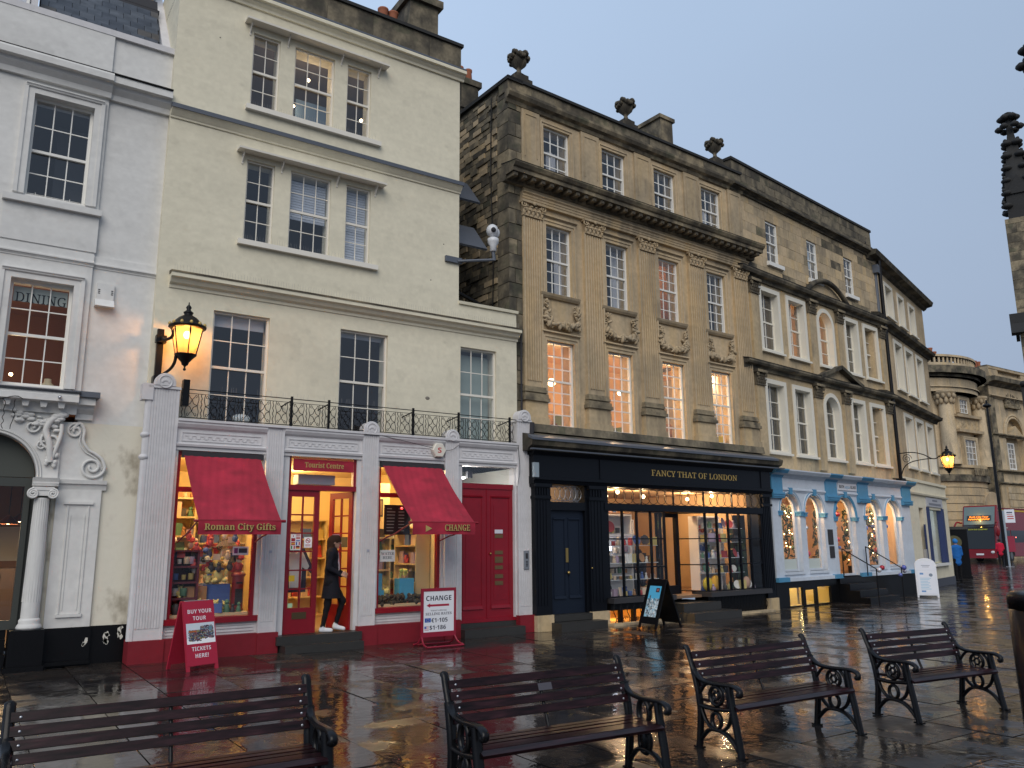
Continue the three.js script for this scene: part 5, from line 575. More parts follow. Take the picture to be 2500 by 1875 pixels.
  ar.forEach(([a, b, y0, y1], i) => { const r = (b - a) / 2, c = (a + b) / 2, ys = y1 - r, an = []; for (const [rr, t] of [[r + 0.05, 0.03], [r + 0.12, 0.018]]) { const p = []; for (let k = 0; k <= 20; k++) { const q = Math.PI * k / 20; p.push([c + rr * Math.cos(q), ys + rr * Math.sin(q), zs + 0.005]); } an.push(tube(p, t, 40, 5)); } part(H, 'arch_moulding', an.map(g => uvm(g)), i === 2 ? BL : PB); { const p = []; for (let k = 0; k <= 20; k++) { const q = Math.PI * k / 20; p.push([c + (r + 0.085) * Math.cos(q), ys + (r + 0.085) * Math.sin(q), zs + 0.01]); } part(H, 'arch_band', uvm(tube(p, 0.014, 40, 5)), BL); } part(H, 'keystone', extr(poly([[c - 0.06, y1 - 0.02], [c + 0.06, y1 - 0.02], [c + 0.09, y1 + 0.16], [c - 0.09, y1 + 0.16]]), zs, zs + 0.07), BL);
    for (const [xa, xb] of [[a - 0.13, a + 0.02], [b - 0.02, b + 0.13]]) part(H, 'impost', [bx(xa, xb, ys - 0.1, ys - 0.02, zs - 0.2, zs + 0.05), bx(xa - 0.015, xb + 0.015, ys - 0.02, ys + 0.02, zs - 0.2, zs + 0.065)], BL);
    const W = grp(H, i === 2 ? 'shop_door' : 'arched_window'); const sh = new THREE.Shape(); archPath(sh, a, b, y0, ys); const fr = new THREE.Shape(); archPath(fr, a, b, y0, ys); const hl = new THREE.Path(); archPath(hl, a + 0.05, b - 0.05, y0 + 0.06, ys); fr.holes.push(hl); part(W, 'frame', extr(fr, zs - 0.20, zs - 0.14, 0, 14), PB); if (i !== 2) part(W, 'pane', new THREE.ShapeGeometry(sh, 14).translate(0, 0, zs - 0.17), MAT.shopglass); else { part(W, 'door_panel', [bx(a + 0.05, b - 0.05, 1.42, 1.47, zs - 0.22, zs - 0.16), bx(a + 0.05, b - 0.05, 0.78, 1.2, zs - 0.6, zs - 0.56)], M(0.6, 0.34, 0.2, 0.6)); part(W, 'pane', quad(a + 0.05, b - 0.05, 1.47, y1 - r, zs - 0.19), MAT.shopglass); }
    if (i !== 2) part(H, 'window_sill', bx(a - 0.03, b + 0.03, y0 - 0.07, y0, zs - 0.3, zs + 0.04), PB); });
  part(H, 'shop_plinth', [bx(0.3, 8.85, 0, 0.68, 0.05, zs - 0.03)].slice(0, 0).concat([wall(0.3, 8.85, 0, 0.68, zs - 0.1, zs - 0.03, [[0.92, 1.62, 0.03, 0.5], [1.75, 2.28, 0.03, 0.42], [2.4, 3.15, 0.03, 0.48]])]), MAT.plinth); part(H, 'plinth_moulding', [bx(0.28, 3.7, 0.68, 0.77, 0.1, zs + 0.07), bx(4.95, 8.87, 0.68, 0.77, 0.1, zs + 0.07)], PB); for (const [a, b] of [[0.26, 0.8], [3.25, 3.74], [4.92, 5.5], [8.3, 8.89]]) part(H, 'blue_foot', bx(a, b, 0.675, 0.79, zs - 0.01, zs + 0.09), BL);
  part(H, 'basement_pane', [quad(0.92, 1.62, 0.03, 0.5, zs - 0.06), quad(1.75, 2.28, 0.03, 0.42, zs - 0.06), quad(2.4, 3.15, 0.03, 0.48, zs - 0.06)], MAT.glass); room(H, 0.7, 3.3, 0.02, 0.66, -1.4, zs - 0.1, M(0.62, 0.5, 0.2, 0.9)); bulb(H, 1.5, 0.55, -0.3, 0.03, 1.1, [1, 0.72, 0.30], 6); bulb(H, 2.8, 0.55, -0.4, 0.03, 0.8, [1, 0.72, 0.30], 6); part(H, 'basement_divider', bx(1.95, 2.05, 0.02, 0.6, -1.3, 0), M(0.5, 0.42, 0.2, 0.9));
  room(H, 0.35, 8.8, 0.7, 3.04, -3.6, zs - 0.24, M(0.72, 0.52, 0.32, 0.9), M(0.3, 0.2, 0.12, 0.6)); for (const [x, z] of [[1.3, -0.15], [2.6, -0.15], [4.3, -0.2], [6.2, -0.15], [7.55, -0.15]]) bulb(H, x, 2.96, z, 0.04, 3.6, [1, 0.62, 0.32], 10, 'spotlight');
  part(H, 'shop_notice', [bx(3.16, 3.44, 1.62, 2.05, zs, zs + 0.02), bx(3.2, 3.46, 1.25, 1.58, zs, zs + 0.02)], MAT.dark); for (const [a, b] of [[0.78, 1.62], [2.08, 2.9]]) part(H, 'window_print', bx(a, b, 0.94, 1.25, zs - 0.164, zs - 0.160), M(0.5, 0.55, 0.52, 0.8));
  // steps with iron handrails
  for (let k = 0; k < 4; k++) part(H, 'shop_step', bx(3.6 + k * 0.0, 5.1 + k * 0.12, 0 + 0.0, 0.70 - k * 0.18, zs - 0.25 + k * 0.28, zs + 0.03 + k * 0.28), MAT.plinth); part(H, 'handrail', [rod([3.72, 1.5, zs + 0.1], [3.72, 0.7, zs + 0.1], 0.018), rod([3.72, 1.5, zs + 0.1], [3.72, 0.95, zs + 1.05], 0.016), rod([3.72, 0.95, zs + 1.05], [3.72, 0.0, zs + 1.05], 0.018), rod([5.2, 1.55, zs + 0.1], [5.2, 0.7, zs + 0.1], 0.018), rod([5.2, 1.55, zs + 0.1], [5.2, 0.95, zs + 1.1], 0.016), rod([5.2, 0.95, zs + 1.1], [5.2, 0.0, zs + 1.1], 0.018)], MAT.iron);
  part(H, 'rain_pipe', [rod([9.08, 3.7, 0.1], [9.08, 11.6, 0.1], 0.07, 8)], MAT.iron); part(H, 'end_pier', bx(-0.15, 0.3, 0, 3.4, 0, 0.2), MAT.stone);
}
{ // baubles hung on the glass shop's handrails
  for (const [x, y, z, r, c, n] of [[3.78, 0.92, 1.5, 0.07, [0.6, 0.6, 0.65], 'white'], [3.98, 0.98, 1.5, 0.07, [0.4, 0.03, 0.05], 'red'], [5.26, 0.95, 1.55, 0.075, [0.1, 0.12, 0.4], 'large blue'], [5.4, 0.85, 1.5, 0.06, [0.45, 0.45, 0.55], 'grey'], [5.1, 0.75, 1.5, 0.06, [0.12, 0.15, 0.4], 'small blue']]) { const b = solo('glass_bauble', ball(0, 0, 0, r, 1, 1, 1, 14), M(...c, 0.1, { metalness: 0.3 }), `${n} glass bauble hung on the handrail of the blue shop`, 'bauble', 'baubles on the handrails'); place(b, F4, x, y, z); }
}
// ---------- narrow house turning the corner ----------
{
  const H = frame(thing('corner_house', 'narrow stone house at the bend with blue edged shop window at street level', 'house'), ...F5), S = MAT.stone, x0 = 0.0, x1 = 8.3; const rows = [[9.92, 11.25, [[2.1, 3.3], [3.95, 5.0], [5.65, 6.75]]], [7.24, 9.14, [[2.7, 3.95], [4.3, 5.6], [6.05, 7.25]]], [4.37, 6.4, [[3.15, 4.5], [4.85, 6.15], [6.6, 7.8]]]];
  const holes = rows.flatMap(([y0, y1, bs]) => bs.map(([a, b]) => [a + 0.01, b - 0.01, y0 + 0.01, y1 - 0.01])); part(H, 'wall', wall(x0, x1, 3.9, 11.7, -0.35, 0, holes), S); part(H, 'side_wall', bx(x1 - 0.3, x1, 0, 11.7, -7, -0.35), S); rows.forEach(([y0, y1, bs]) => bs.forEach(([a, b]) => deepWin(H, a, b, y0, y1, false, MAT.joincream, S, 0.14, 0.22)));
  for (const y of [9.4, 6.62]) part(H, 'string_cornice', mould(x0, x1 + 0.25, [[0, y - 0.1], [0.06, y - 0.1], [0.1, y], [0.26, y + 0.03], [0.3, y + 0.14], [0, y + 0.2]]), MAT.soot2); part(H, 'eaves_cornice', mould(x0, x1 + 0.3, [[0, 11.5], [0.1, 11.55], [0.15, 11.62], [0.36, 11.66], [0.42, 11.82], [0, 11.9]]), MAT.soot2); part(H, 'parapet', bx(x0, x1, 11.9, 12.1, -0.3, 0.02), MAT.soot3); part(H, 'parapet_coping', bx(x0, x1 + 0.05, 12.1, 12.18, -0.34, 0.06), MAT.blackstone); part(H, 'roof_slab', bx(x0, x1, 11.6, 11.68, -7, -0.3), MAT.dark);
  part(H, 'rain_pipe', [rod([0.62, 4, 0.12], [0.62, 11.2, 0.12], 0.07, 8), bx(0.45, 0.85, 11.1, 11.4, 0, 0.28)], MAT.lead); for (const [y0, y1] of [[6.7, 9.2], [9.6, 11.4], [4, 6.4]]) room(H, 1.6, 8.0, y0, y1, -3, -0.35, M(0.16, 0.13, 0.11, 0.95));
  part(H, 'shop_wall', wall(1.2, x1, 0.3, 3.9, -0.3, 0.12, [[3.45, 4.15, 0.3, 2.9], [4.85, 7.15, 0.85, 2.88]]), MAT.cream); part(H, 'shop_fascia', [mould(1.2, x1, [[0.12, 3.34], [0.2, 3.36], [0.22, 3.42], [0.12, 3.44]]), bx(1.2, x1, 3.82, 3.92, -0.2, 0.18)], MAT.cream); part(H, 'shop_plinth', bx(1.2, x1 + 0.02, 0, 0.3, -0.3, 0.15), M(0.06, 0.065, 0.085, 0.5)); for (const [a, b] of [[4.6, 4.95], [7.08, 7.42]]) part(H, 'shop_window_frame', bx(a, b, 0.85, 2.95, -0.05, 0.16), MAT.navytrim); part(H, 'shop_pane', quad(4.95, 7.08, 0.9, 2.88, 0.0), MAT.glass); part(H, 'window_sill', bx(4.75, 7.3, 0.76, 0.85, 0, 0.25), MAT.joinwhite); room(H, 4.2, 7.6, 0.5, 3.2, -2.4, -0.3, M(0.14, 0.22, 0.19, 0.9)); part(H, 'window_display', [0, 1, 2, 3].map(k => bx(5.3 + k * 0.35, 5.55 + k * 0.35, 0.9, 1.5 + (k % 2) * 0.3, -0.6, -0.3)), M(0.35, 0.45, 0.38, 0.8)); bulb(H, 6, 2.9, -0.9, 0.04, 1.2, [0.9, 1, 0.85], 4);
  const sg = part(H, 'shop_sign', bx(4.65, 7.3, 2.98, 3.32, 0.12, 0.16), M(0.45, 0.46, 0.5, 0.6)); part(sg, 'lettering', [bx(5.6, 6.4, 3.19, 3.26, 0.16, 0.165), bx(5.0, 7.0, 3.04, 3.12, 0.16, 0.165)], M(0.2, 0.21, 0.25, 0.7)); part(H, 'side_door', bx(3.45, 4.15, 0.3, 2.9, -0.2, -0.14), M(0.22, 0.17, 0.1, 0.6)); part(H, 'door_post', bx(3.95, 4.1, 0.9, 2.3, 0.12, 0.16), MAT.navytrim); part(H, 'wall_box', bx(3.5, 3.75, 1.05, 1.4, 0.12, 0.2), M(0.35, 0.34, 0.33, 0.5));
}
// ---------- civic building at the end of the street ----------
{
  const H = thing('civic_hall', 'pale stone classical hall with a columned bow and balustrade at the street end', 'hall'); H.position.set(75, 0, -24); const S = MAT.pale, cx = -1.5, cz = -5.5, R = 7, a0 = -0.9, a1 = 0.95;
  const cyl = (r, y0, y1, th = 0.4) => { const g = new THREE.CylinderGeometry(r, r, y1 - y0, 40, 1, true, a0, a1 - a0); g.translate(cx, (y0 + y1) / 2, cz); return uvm(plain(g)); }, capd = (r0, r1, y) => { const g = new THREE.RingGeometry(r0, r1, 40, 1, Math.PI / 2 - a1, a1 - a0); g.rotateX(-Math.PI / 2); g.scale(1, 1, -1); g.translate(cx, y, cz); return uvm(plain(g)); }, band = (r, y0, y1) => [cyl(r, y0, y1), capd(R - 1, r, y0), capd(R - 1, r, y1)];
  part(H, 'bow_wall', [...band(R - 0.5, 0, 14.5)], S); part(H, 'bow_base', [...band(R + 0.1, 0, 6.7), ...band(R + 0.3, 6.7, 7.1), ...band(R + 0.05, 7.1, 7.9), ...band(R + 0.25, 7.9, 8.15)], MAT.stone3); { const j = []; for (let k = 0; k < 9; k++) j.push(...band(R + 0.13, 0.6 + k * 0.7, 0.64 + k * 0.7)); part(H, 'base_joints', j, MAT.soot); } part(H, 'bow_band', band(R + 0.33, 6.72, 7.3), MAT.soot); part(H, 'bow_entablature', [...band(R + 0.2, 14.6, 15.8), ...band(R + 0.35, 15.0, 15.1)], S); part(H, 'bow_cornice', [...band(R + 0.5, 15.9, 16.15), ...band(R + 1.0, 16.15, 16.8)], MAT.soot); part(H, 'bow_balustrade', [...band(R + 0.3, 16.8, 17.2), ...band(R + 0.3, 17.75, 17.95), ...[...Array(30)].map((_, k) => { const a = a0 + (a1 - a0) * (k + 0.5) / 30; return rod([cx + (R + 0.1) * Math.sin(a), 17.2, cz + (R + 0.1) * Math.cos(a)], [cx + (R + 0.1) * Math.sin(a), 17.75, cz + (R + 0.1) * Math.cos(a)], 0.11, 6); })].map(g => uvm(g)), S);
  const cap = lathe([[0.55, 0], [0.6, 0.1], [0.55, 0.5], [0.75, 0.9], [0.9, 1.05], [0.9, 1.25], [0, 1.25]], 14), lv = []; for (let k = 0; k < 10; k++) { const a = k * 0.628; lv.push(ball(0.62 * Math.cos(a), 0.35, 0.62 * Math.sin(a), 0.2, 1, 1.6, 1, 6), ball(0.75 * Math.cos(a + 0.3), 0.75, 0.75 * Math.sin(a + 0.3), 0.18, 1, 1.4, 1, 6)); } const capg = merge([cap, ...lv].map(g => uvm(g)));
  for (const [x, r] of [[-4.25, 0.66], [1.6, 0.66], [3.15, 0.6]]) { const z = cz + Math.sqrt(R * R - (x - cx) ** 2) - (x > 3 ? 0.5 : 0); const G = grp(H, 'column'); part(G, 'shaft', uvm(lathe([[r * 1.2, 8.15], [r * 1.2, 8.5], [r, 8.6], [r * 0.98, 10], [r * 0.86, 13.5], [0, 13.5]], 20).translate(x, 0, z)), S); const c = part(G, 'capital', capg, MAT.stone2); c.position.set(x, 13.4, z); }
  const zw = z => z; { const zf = cz + R - 0.4; surround(H, -2.35, -0.95, 12.85, 14.05, 0.25, zf - 0.3, zf + 0.12, S); sash(H, -2.35, -0.95, 12.85, 14.05, zf - 0.1 + 0.14, 3, 1, 2, MAT.joinwhite, { bar: 0.06 }); part(H, 'window_back', bx(-2.4, -0.9, 12.8, 14.1, zf - 0.5, zf - 0.4), MAT.dark); part(H, 'relief_band', [bx(-3.2, 1.0, 12.45, 12.7, zf - 0.4, zf + 0.25), bx(-3.2, 1.0, 11.1, 11.35, zf - 0.4, zf + 0.3)], MAT.stone2); const q = rng(9), rl = []; for (let k = 0; k < 60; k++) rl.push(ball(-3 + q() * 3.8, 11.5 + q() * 0.85, zf - 0.15, 0.1 + q() * 0.16, 1, 1.3, 0.7, 6)); part(H, 'relief_panel', [bx(-3.2, 1.0, 11.35, 12.45, zf - 0.5, zf - 0.05), ...rl.map(g => uvm(g))], MAT.stone3); surround(H, -2.15, -0.3, 8.15, 10.45, 0.28, zf - 0.3, zf + 0.14, S); sash(H, -2.15, -0.3, 8.15, 10.45, zf + 0.05, 3, 2, 2, MAT.joinwhite, { bar: 0.06 }); part(H, 'window_back', bx(-2.2, -0.25, 8.1, 10.5, zf - 0.5, zf - 0.4), M(0.3, 0.27, 0.2, 0.9)); part(H, 'net_curtain', bx(-2.1, -0.35, 9.0, 10.4, zf - 0.38, zf - 0.36), M(0.6, 0.62, 0.66, 0.9)); const s = new THREE.Shape(); archPath(s, -1.1, 1.9, 2, 4.4); part(H, 'arched_doorway', extr(s, cz + R - 0.2, cz + R + 0.25), MAT.stone2); part(H, 'balustrade_panel', [...Array(8)].map((_, k) => uvm(rod([-2.3 + k * 0.28, 7.25, cz + R + 0.36], [-2.3 + k * 0.28, 7.85, cz + R + 0.36], 0.1, 6))), MAT.soot3); }
  // straight wing
  const zr = 0.2; part(H, 'wing_wall', wall(5.0, 32, 0, 16, zr - 0.5, zr, [[7.6, 11.1, 8.1, 13.4, 'arch'], [9.9, 11.4, 2.6, 5.4]]), S); part(H, 'wing_base', wall(5.0, 32, 0, 6.8, zr, zr + 0.25, [[9.9, 11.4, 2.6, 5.4]]), MAT.stone3); rowBlocks(H, 'rusticated_block', 6.0, 14, 0.3, 6.6, zr + 0.2, zr + 0.36, 0.62, 1.25, [[9.6, 11.7, 2.3, 5.7]], [MAT.stone3, MAT.pale, MAT.stone], 44, 0.05, 0.01); part(H, 'wing_cornice', [mould(4.6, 32, [[zr, 16.2], [zr + 0.3, 16.3], [zr + 0.5, 16.5], [zr + 1.0, 16.6], [zr + 1.05, 17.0], [zr, 17.1]])], MAT.soot); part(H, 'wing_entablature', [bx(5, 32, 15.2, 16.2, zr, zr + 0.2), mould(5, 32, crnc(15.1, 15.35, zr, 0.4))], S); part(H, 'wing_balustrade', [bx(4.8, 32, 17.1, 17.4, zr - 0.3, zr + 0.5), bx(4.8, 32, 17.85, 18.05, zr - 0.3, zr + 0.5), bx(4.8, 6.6, 17.4, 17.85, zr - 0.3, zr + 0.45), bx(11.2, 13, 17.4, 17.85, zr - 0.3, zr + 0.45), ...[...Array(18)].map((_, k) => uvm(rod([6.8 + k * 0.25, 17.4, zr + 0.1], [6.8 + k * 0.25, 17.85, zr + 0.1], 0.09, 6)))], MAT.stone2);
  part(H, 'wing_string', [mould(4.8, 32, crnc(11.35, 11.65, zr, 0.35)), mould(4.8, 32, crnc(7.9, 8.2, zr, 0.4)), mould(4.8, 32, crnc(6.7, 7.0, zr, 0.5))], MAT.soot3); part(H, 'corner_pier', bx(4.9, 5.9, 0, 16.2, zr - 1, zr + 0.15), MAT.soot3); { const a = []; for (const rr of [1.75, 2.0]) { const p = []; for (let k = 0; k <= 20; k++) { const t = Math.PI * k / 20; p.push([9.35 + rr * Math.cos(t), 11.65 + rr * Math.sin(t), zr + 0.05]); } a.push(uvm(tube(p, 0.12, 30, 5))); } part(H, 'niche_moulding', a, S); part(H, 'niche_back', bx(7.5, 11.2, 8, 13.5, zr - 1.0, zr - 0.5), MAT.stone2); part(H, 'niche_pediment', extr(poly([[7.9, 11.65], [10.8, 11.65], [9.35, 12.6]]), zr - 0.5, zr + 0.2), MAT.stone3); sash(H, 8.35, 9.7, 8.35, 10.95, zr - 0.3, 2, 2, 3, MAT.joinwhite, { bar: 0.07, frame: 0.12 }); }
  { const q = rng(12), a = [bx(8.0, 10.6, 14.3, 14.5, zr, zr + 0.4)]; for (let k = 0; k < 50; k++) a.push(uvm(ball(8 + q() * 2.6, 14.5 + q() * 1.2, zr + 0.1, 0.15 + q() * 0.15, 1, 1.2, 0.8, 6))); part(H, 'carved_swag', a, MAT.soot3); } part(H, 'carved_panel', bx(3.1, 4.2, 5.3, 6.3, zr - 1.5, zr - 0.4), MAT.soot);
  for (const [x0, x1] of [[2.9, 6.0], [11.4, 14.8]]) { const C = grp(H, 'chimney_stack'); part(C, 'stack', [bx(x0, x1, 16, 19.2, -5.5, -4), bx(x0 - 0.15, x1 + 0.15, 18.6, 18.8, -5.6, -3.9)], MAT.soot3); part(C, 'stack_cap', mould(x0 - 0.6, x1 + 0.6, [[-5.9, 19.2], [-3.4, 19.2], [-3.6, 19.5], [-5.7, 19.6]]), MAT.blackstone); for (let k = 0; k < 4; k++) part(C, 'chimney_pot', lathe([[0, 0], [0.28, 0], [0.22, 0.9], [0.27, 1.0], [0.27, 1.1], [0, 1.1]], 10).translate(x0 + 0.5 + k * (x1 - x0 - 1) / 3, 19.5 + (k === 2 && x0 < 5 ? 0.3 : 0), -4.7), MAT.terracotta); }
  part(H, 'rear_roof', [bx(14, 30, 16, 19.8, -8, -4), bx(14, 30, 19.8, 20.1, -8.2, -3.7)], MAT.soot3); for (let k = 0; k < 5; k++) part(H, 'roof_light', ball(6.6 + k * 0.95, 18.35, -2.2, 0.35, 1, 1.1, 1, 8), M(0.35, 0.37, 0.4, 0.4));
}
// ---------- abbey buttress with pinnacles ----------
{
  const H = thing('abbey_tower', 'dark gothic abbey buttress with crocketed black pinnacles', 'tower'); H.position.set(36.84, 0, -1.99); H.rotation.y = Math.atan2(-0.918, 0.395) + 0.0;   // local x runs across the view, z towards the camera
  H.rotation.y = Math.atan2(-0.918, 0.395) ; const A = MAT.soot3;
  part(H, 'buttress_core', [bx(0.06, 3.4, 0, 15.6, -3.4, -0.06), bx(0.06, 3.4, 0, 7, -3.4, 0.25)], MAT.soot); rowBlocks(H, 'ashlar_block', 0.0, 3.4, 6.9, 15.6, -0.4, 0, 0.42, 0.85, [], [MAT.soot, MAT.soot3, MAT.soot3], 51, 0.012, 0.006);
  part(H, 'set_off', [mould(-0.3, 3.5, [[-0.3, 10.4], [0.3, 10.4], [0.28, 10.47], [0.1, 10.85], [0.05, 11.3], [-0.3, 11.3]]), bx(-0.14, 0, 10.47, 10.9, -2, 0.1)], MAT.blackstone); part(H, 'set_off', [mould(-0.22, 3.5, [[-0.3, 6.75], [0.45, 6.75], [0.42, 6.9], [0.12, 7.5], [0.1, 8.1], [-0.3, 8.1]]), ball(-0.1, 8.2, 0.1, 0.16, 1, 0.8, 1)].map(g => uvm(g)), MAT.blackstone);
  const pinn = (x, z, y0, h, w) => { const G = grp(H, 'pinnacle'); const a = [bx(x - w * 0.5, x + w * 0.5, y0, y0 + h * 0.36, z - w * 0.5, z + w * 0.5)]; const sp = new THREE.ConeGeometry(w * 0.66, h * 0.66, 4); sp.rotateY(Math.PI / 4); sp.translate(x, y0 + h * 0.66, z); a.push(uvm(plain(sp))); for (const [dx, dz] of [[-1, 0], [1, 0], [0, 1], [0, -1]]) a.push(uvm(extr(poly([[-w * 0.5, 0], [w * 0.5, 0], [0, w * 0.9]]), -0.05, 0.05).rotateY(Math.atan2(dx, dz)).translate(x + dx * w * 0.52, y0 + h * 0.22, z + dz * w * 0.52))); part(G, 'spire', a, MAT.blackstone); const q = rng(x * 10 + 7 | 0), cr = []; for (let k = 0; k < 6; k++) { const v = k / 6, rr = w * 0.62 * (1 - v * 0.72), y = y0 + h * (0.12 + v * 0.7); for (const [dx, dz] of [[-1, -1], [1, -1], [1, 1], [-1, 1]]) { cr.push(ball(x + dx * rr * 0.8, y, z + dz * rr * 0.8, w * 0.19, 1.3, 0.8, 1.3, 6), ball(x + dx * rr, y + w * 0.14, z + dz * rr, w * 0.09, 1, 1, 1, 5)); } } part(G, 'crocket', cr.map(g => uvm(g)), MAT.blackstone); const fi = []; for (const [yy, s] of [[0.86, 0.42], [0.95, 0.3]]) for (let k = 0; k < 6; k++) { const t = k * 1.047; fi.push(ball(x + Math.cos(t) * w * s, y0 + h * yy, z + Math.sin(t) * w * s, w * 0.18, 1, 0.8, 1, 6)); } fi.push(rod([x, y0 + h * 0.8, z], [x, y0 + h, z], w * 0.16, 6)); part(G, 'finial', fi.map(g => uvm(g)), MAT.blackstone); };
  pinn(0.66, -0.6, 15.6, 5.2, 0.98); pinn(2.05, -1.3, 16.2, 8.2, 1.4);
}
// ---------- open-top bus ----------
{
  const B = thing('tour_bus', 'red open top double decker bus with an orange lit destination display', 'bus'); B.position.set(66.5, 0, -18.2); B.rotation.y = 6 * D2R; const red = M(0.20, 0.006, 0.011, 0.25), dk = M(0.01, 0.012, 0.013, 0.12), Wd = 2.5;
  const side = poly([[0.02, 0.38], [0.0, 0.95], [0.08, 1.0], [0.25, 2.55], [0.3, 2.7], [0.5, 2.85], [1.0, 4.35], [1.15, 4.42], [1.25, 4.36], [1.2, 3.95], [11, 3.95], [11, 0.38]]); part(B, 'body', extr(side, -Wd, 0, 0.03), red);
  const sc = (x0, y0, x1, y1, a, b, o, m, name, lab) => { const L = Math.hypot(x1 - x0, y1 - y0), g = new THREE.BoxGeometry(b - a, L, 0.04); g.rotateY(-Math.PI / 2); g.rotateZ(-Math.atan2(x1 - x0, y1 - y0)); g.translate((x0 + x1) / 2 - o, (y0 + y1) / 2 + o * 0.2, (a + b) / 2); return part(B, name, uvm(g), m, lab); };
  sc(0.08, 1.02, 0.26, 2.62, -2.4, -0.1, 0.02, dk, 'windscreen', 'dark lower windscreen'); sc(0.5, 2.9, 0.98, 4.3, -2.38, -0.12, 0.02, M(0.12, 0.17, 0.17, 0.12), 'upper_windscreen', 'greenish upper windscreen');
  sc(0.24, 2.66, 0.46, 2.86, -2.4, -0.1, 0.0, dk, 'front_band');
  const led = canvasTex(256, 64, (c, w, h) => { c.fillStyle = '#000'; c.fillRect(0, 0, w, h); c.fillStyle = '#ff8a10'; c.font = 'bold 30px sans-serif'; c.textAlign = 'center'; c.fillText('Bath City Tour', w / 2, 28); for (let k = 0; k < 22; k++) c.fillRect(16 + k * 10.4, 38 + (k % 3) * 2, 8, 17 - (k % 2) * 4); });
  const lm = new THREE.MeshStandardMaterial({ color: lin(0.02, 0.02, 0.02), emissive: lin(1, 1, 1), emissiveMap: led, emissiveIntensity: 2.2, roughness: 0.4 }); { const g = new THREE.PlaneGeometry(1.75, 0.42); g.rotateY(-Math.PI / 2); g.rotateZ(-0.32); g.translate(0.60, 3.42, -1.25); part(B, 'destination_display', g, lm); const l = new THREE.PointLight(lin(1, 0.5, 0.1), 1.5, 0, 2); l.position.set(0.3, 3.4, -1.25); B.add(l); }
  { const g = text('BATH BUS COMPANY', 'sans', -0.7, 0.7, 0, 0.1, 0, 0.01); g.rotateY(-Math.PI / 2); g.translate(0.16, 2.48, -1.25); part(B, 'company_lettering', g, M(0.55, 0.55, 0.05, 0.5)); }
  part(B, 'number_plate', bx(-0.02, 0.0, 0.55, 0.68, -1.5, -0.95), M(0.75, 0.75, 0.75, 0.5)); part(B, 'bumper', bx(-0.05, 0.1, 0.32, 0.48, -2.45, -0.05), red);
  for (const z of [-2.2, -0.3]) part(B, 'headlight', ball(0.0, 0.78, z, 0.11, 0.4, 1, 1.3, 10), M(0.6, 0.6, 0.6, 0.1));
  part(B, 'top_stripe', [bx(1.2, 11, 3.955, 4.08, -0.06, 0.0), bx(1.2, 11, 3.955, 4.08, -2.5, -2.44)], M(0.55, 0.36, 0.03, 0.5), 'yellow rail along the open deck');
  part(B, 'entrance_door', bx(0.7, 1.9, 0.4, 2.35, -0.02, 0.02), dk); part(B, 'side_window', bx(3.3, 10.6, 1.5, 2.45, -0.02, 0.02), dk); part(B, 'side_window', extr(poly([[2.2, 1.35], [3.1, 1.35], [3.1, 2.45], [2.3, 2.45]]), 0, 0.025), dk); part(B, 'side_lettering', bx(1.2, 2.8, 2.62, 2.68, 0, 0.01), M(0.5, 0.45, 0.4, 0.6));
  for (const [x, z] of [[2.9, -0.14], [2.9, -2.36], [8.6, -0.14], [8.6, -2.36]]) { const W = grp(B, 'wheel'); const t = new THREE.CylinderGeometry(0.48, 0.48, 0.3, 24); t.rotateX(Math.PI / 2); t.translate(x, 0.48, z); part(W, 'tyre', plain(t), MAT.rubber); const r = new THREE.CylinderGeometry(0.27, 0.27, 0.32, 18); r.rotateX(Math.PI / 2); r.translate(x, 0.48, z); part(W, 'rim', plain(r), M(0.18, 0.18, 0.18, 0.4, { metalness: 0.6 })); const a = new THREE.TorusGeometry(0.56, 0.06, 6, 24, Math.PI); a.translate(x, 0.48, z > -1 ? 0.01 : -2.51); part(B, 'wheel_arch', plain(a), MAT.rubber); }
  for (const [z, s] of [[0.15, 1], [-2.65, -1]]) part(B, 'wing_mirror', [tube([[0.45, 3.05, z - s * 0.15], [0.1, 3.1, z + s * 0.1], [-0.25, 2.8, z + s * 0.15]], 0.07, 16, 6), ball(-0.25, 2.4, z + s * 0.15, 0.2, 0.7, 2.2, 0.9, 10)], red);
  part(B, 'deck_seats', [...Array(8)].map((_, k) => bx(2 + k * 1.05, 2.35 + k * 1.05, 3.9, 4.25, -2.3, -0.2)), M(0.15, 0.02, 0.03, 0.6)); part(B, 'tail_light', ball(4.2, 1.9, 0.02, 0.05), glow(1, 0.1, 0.03, 2));
}
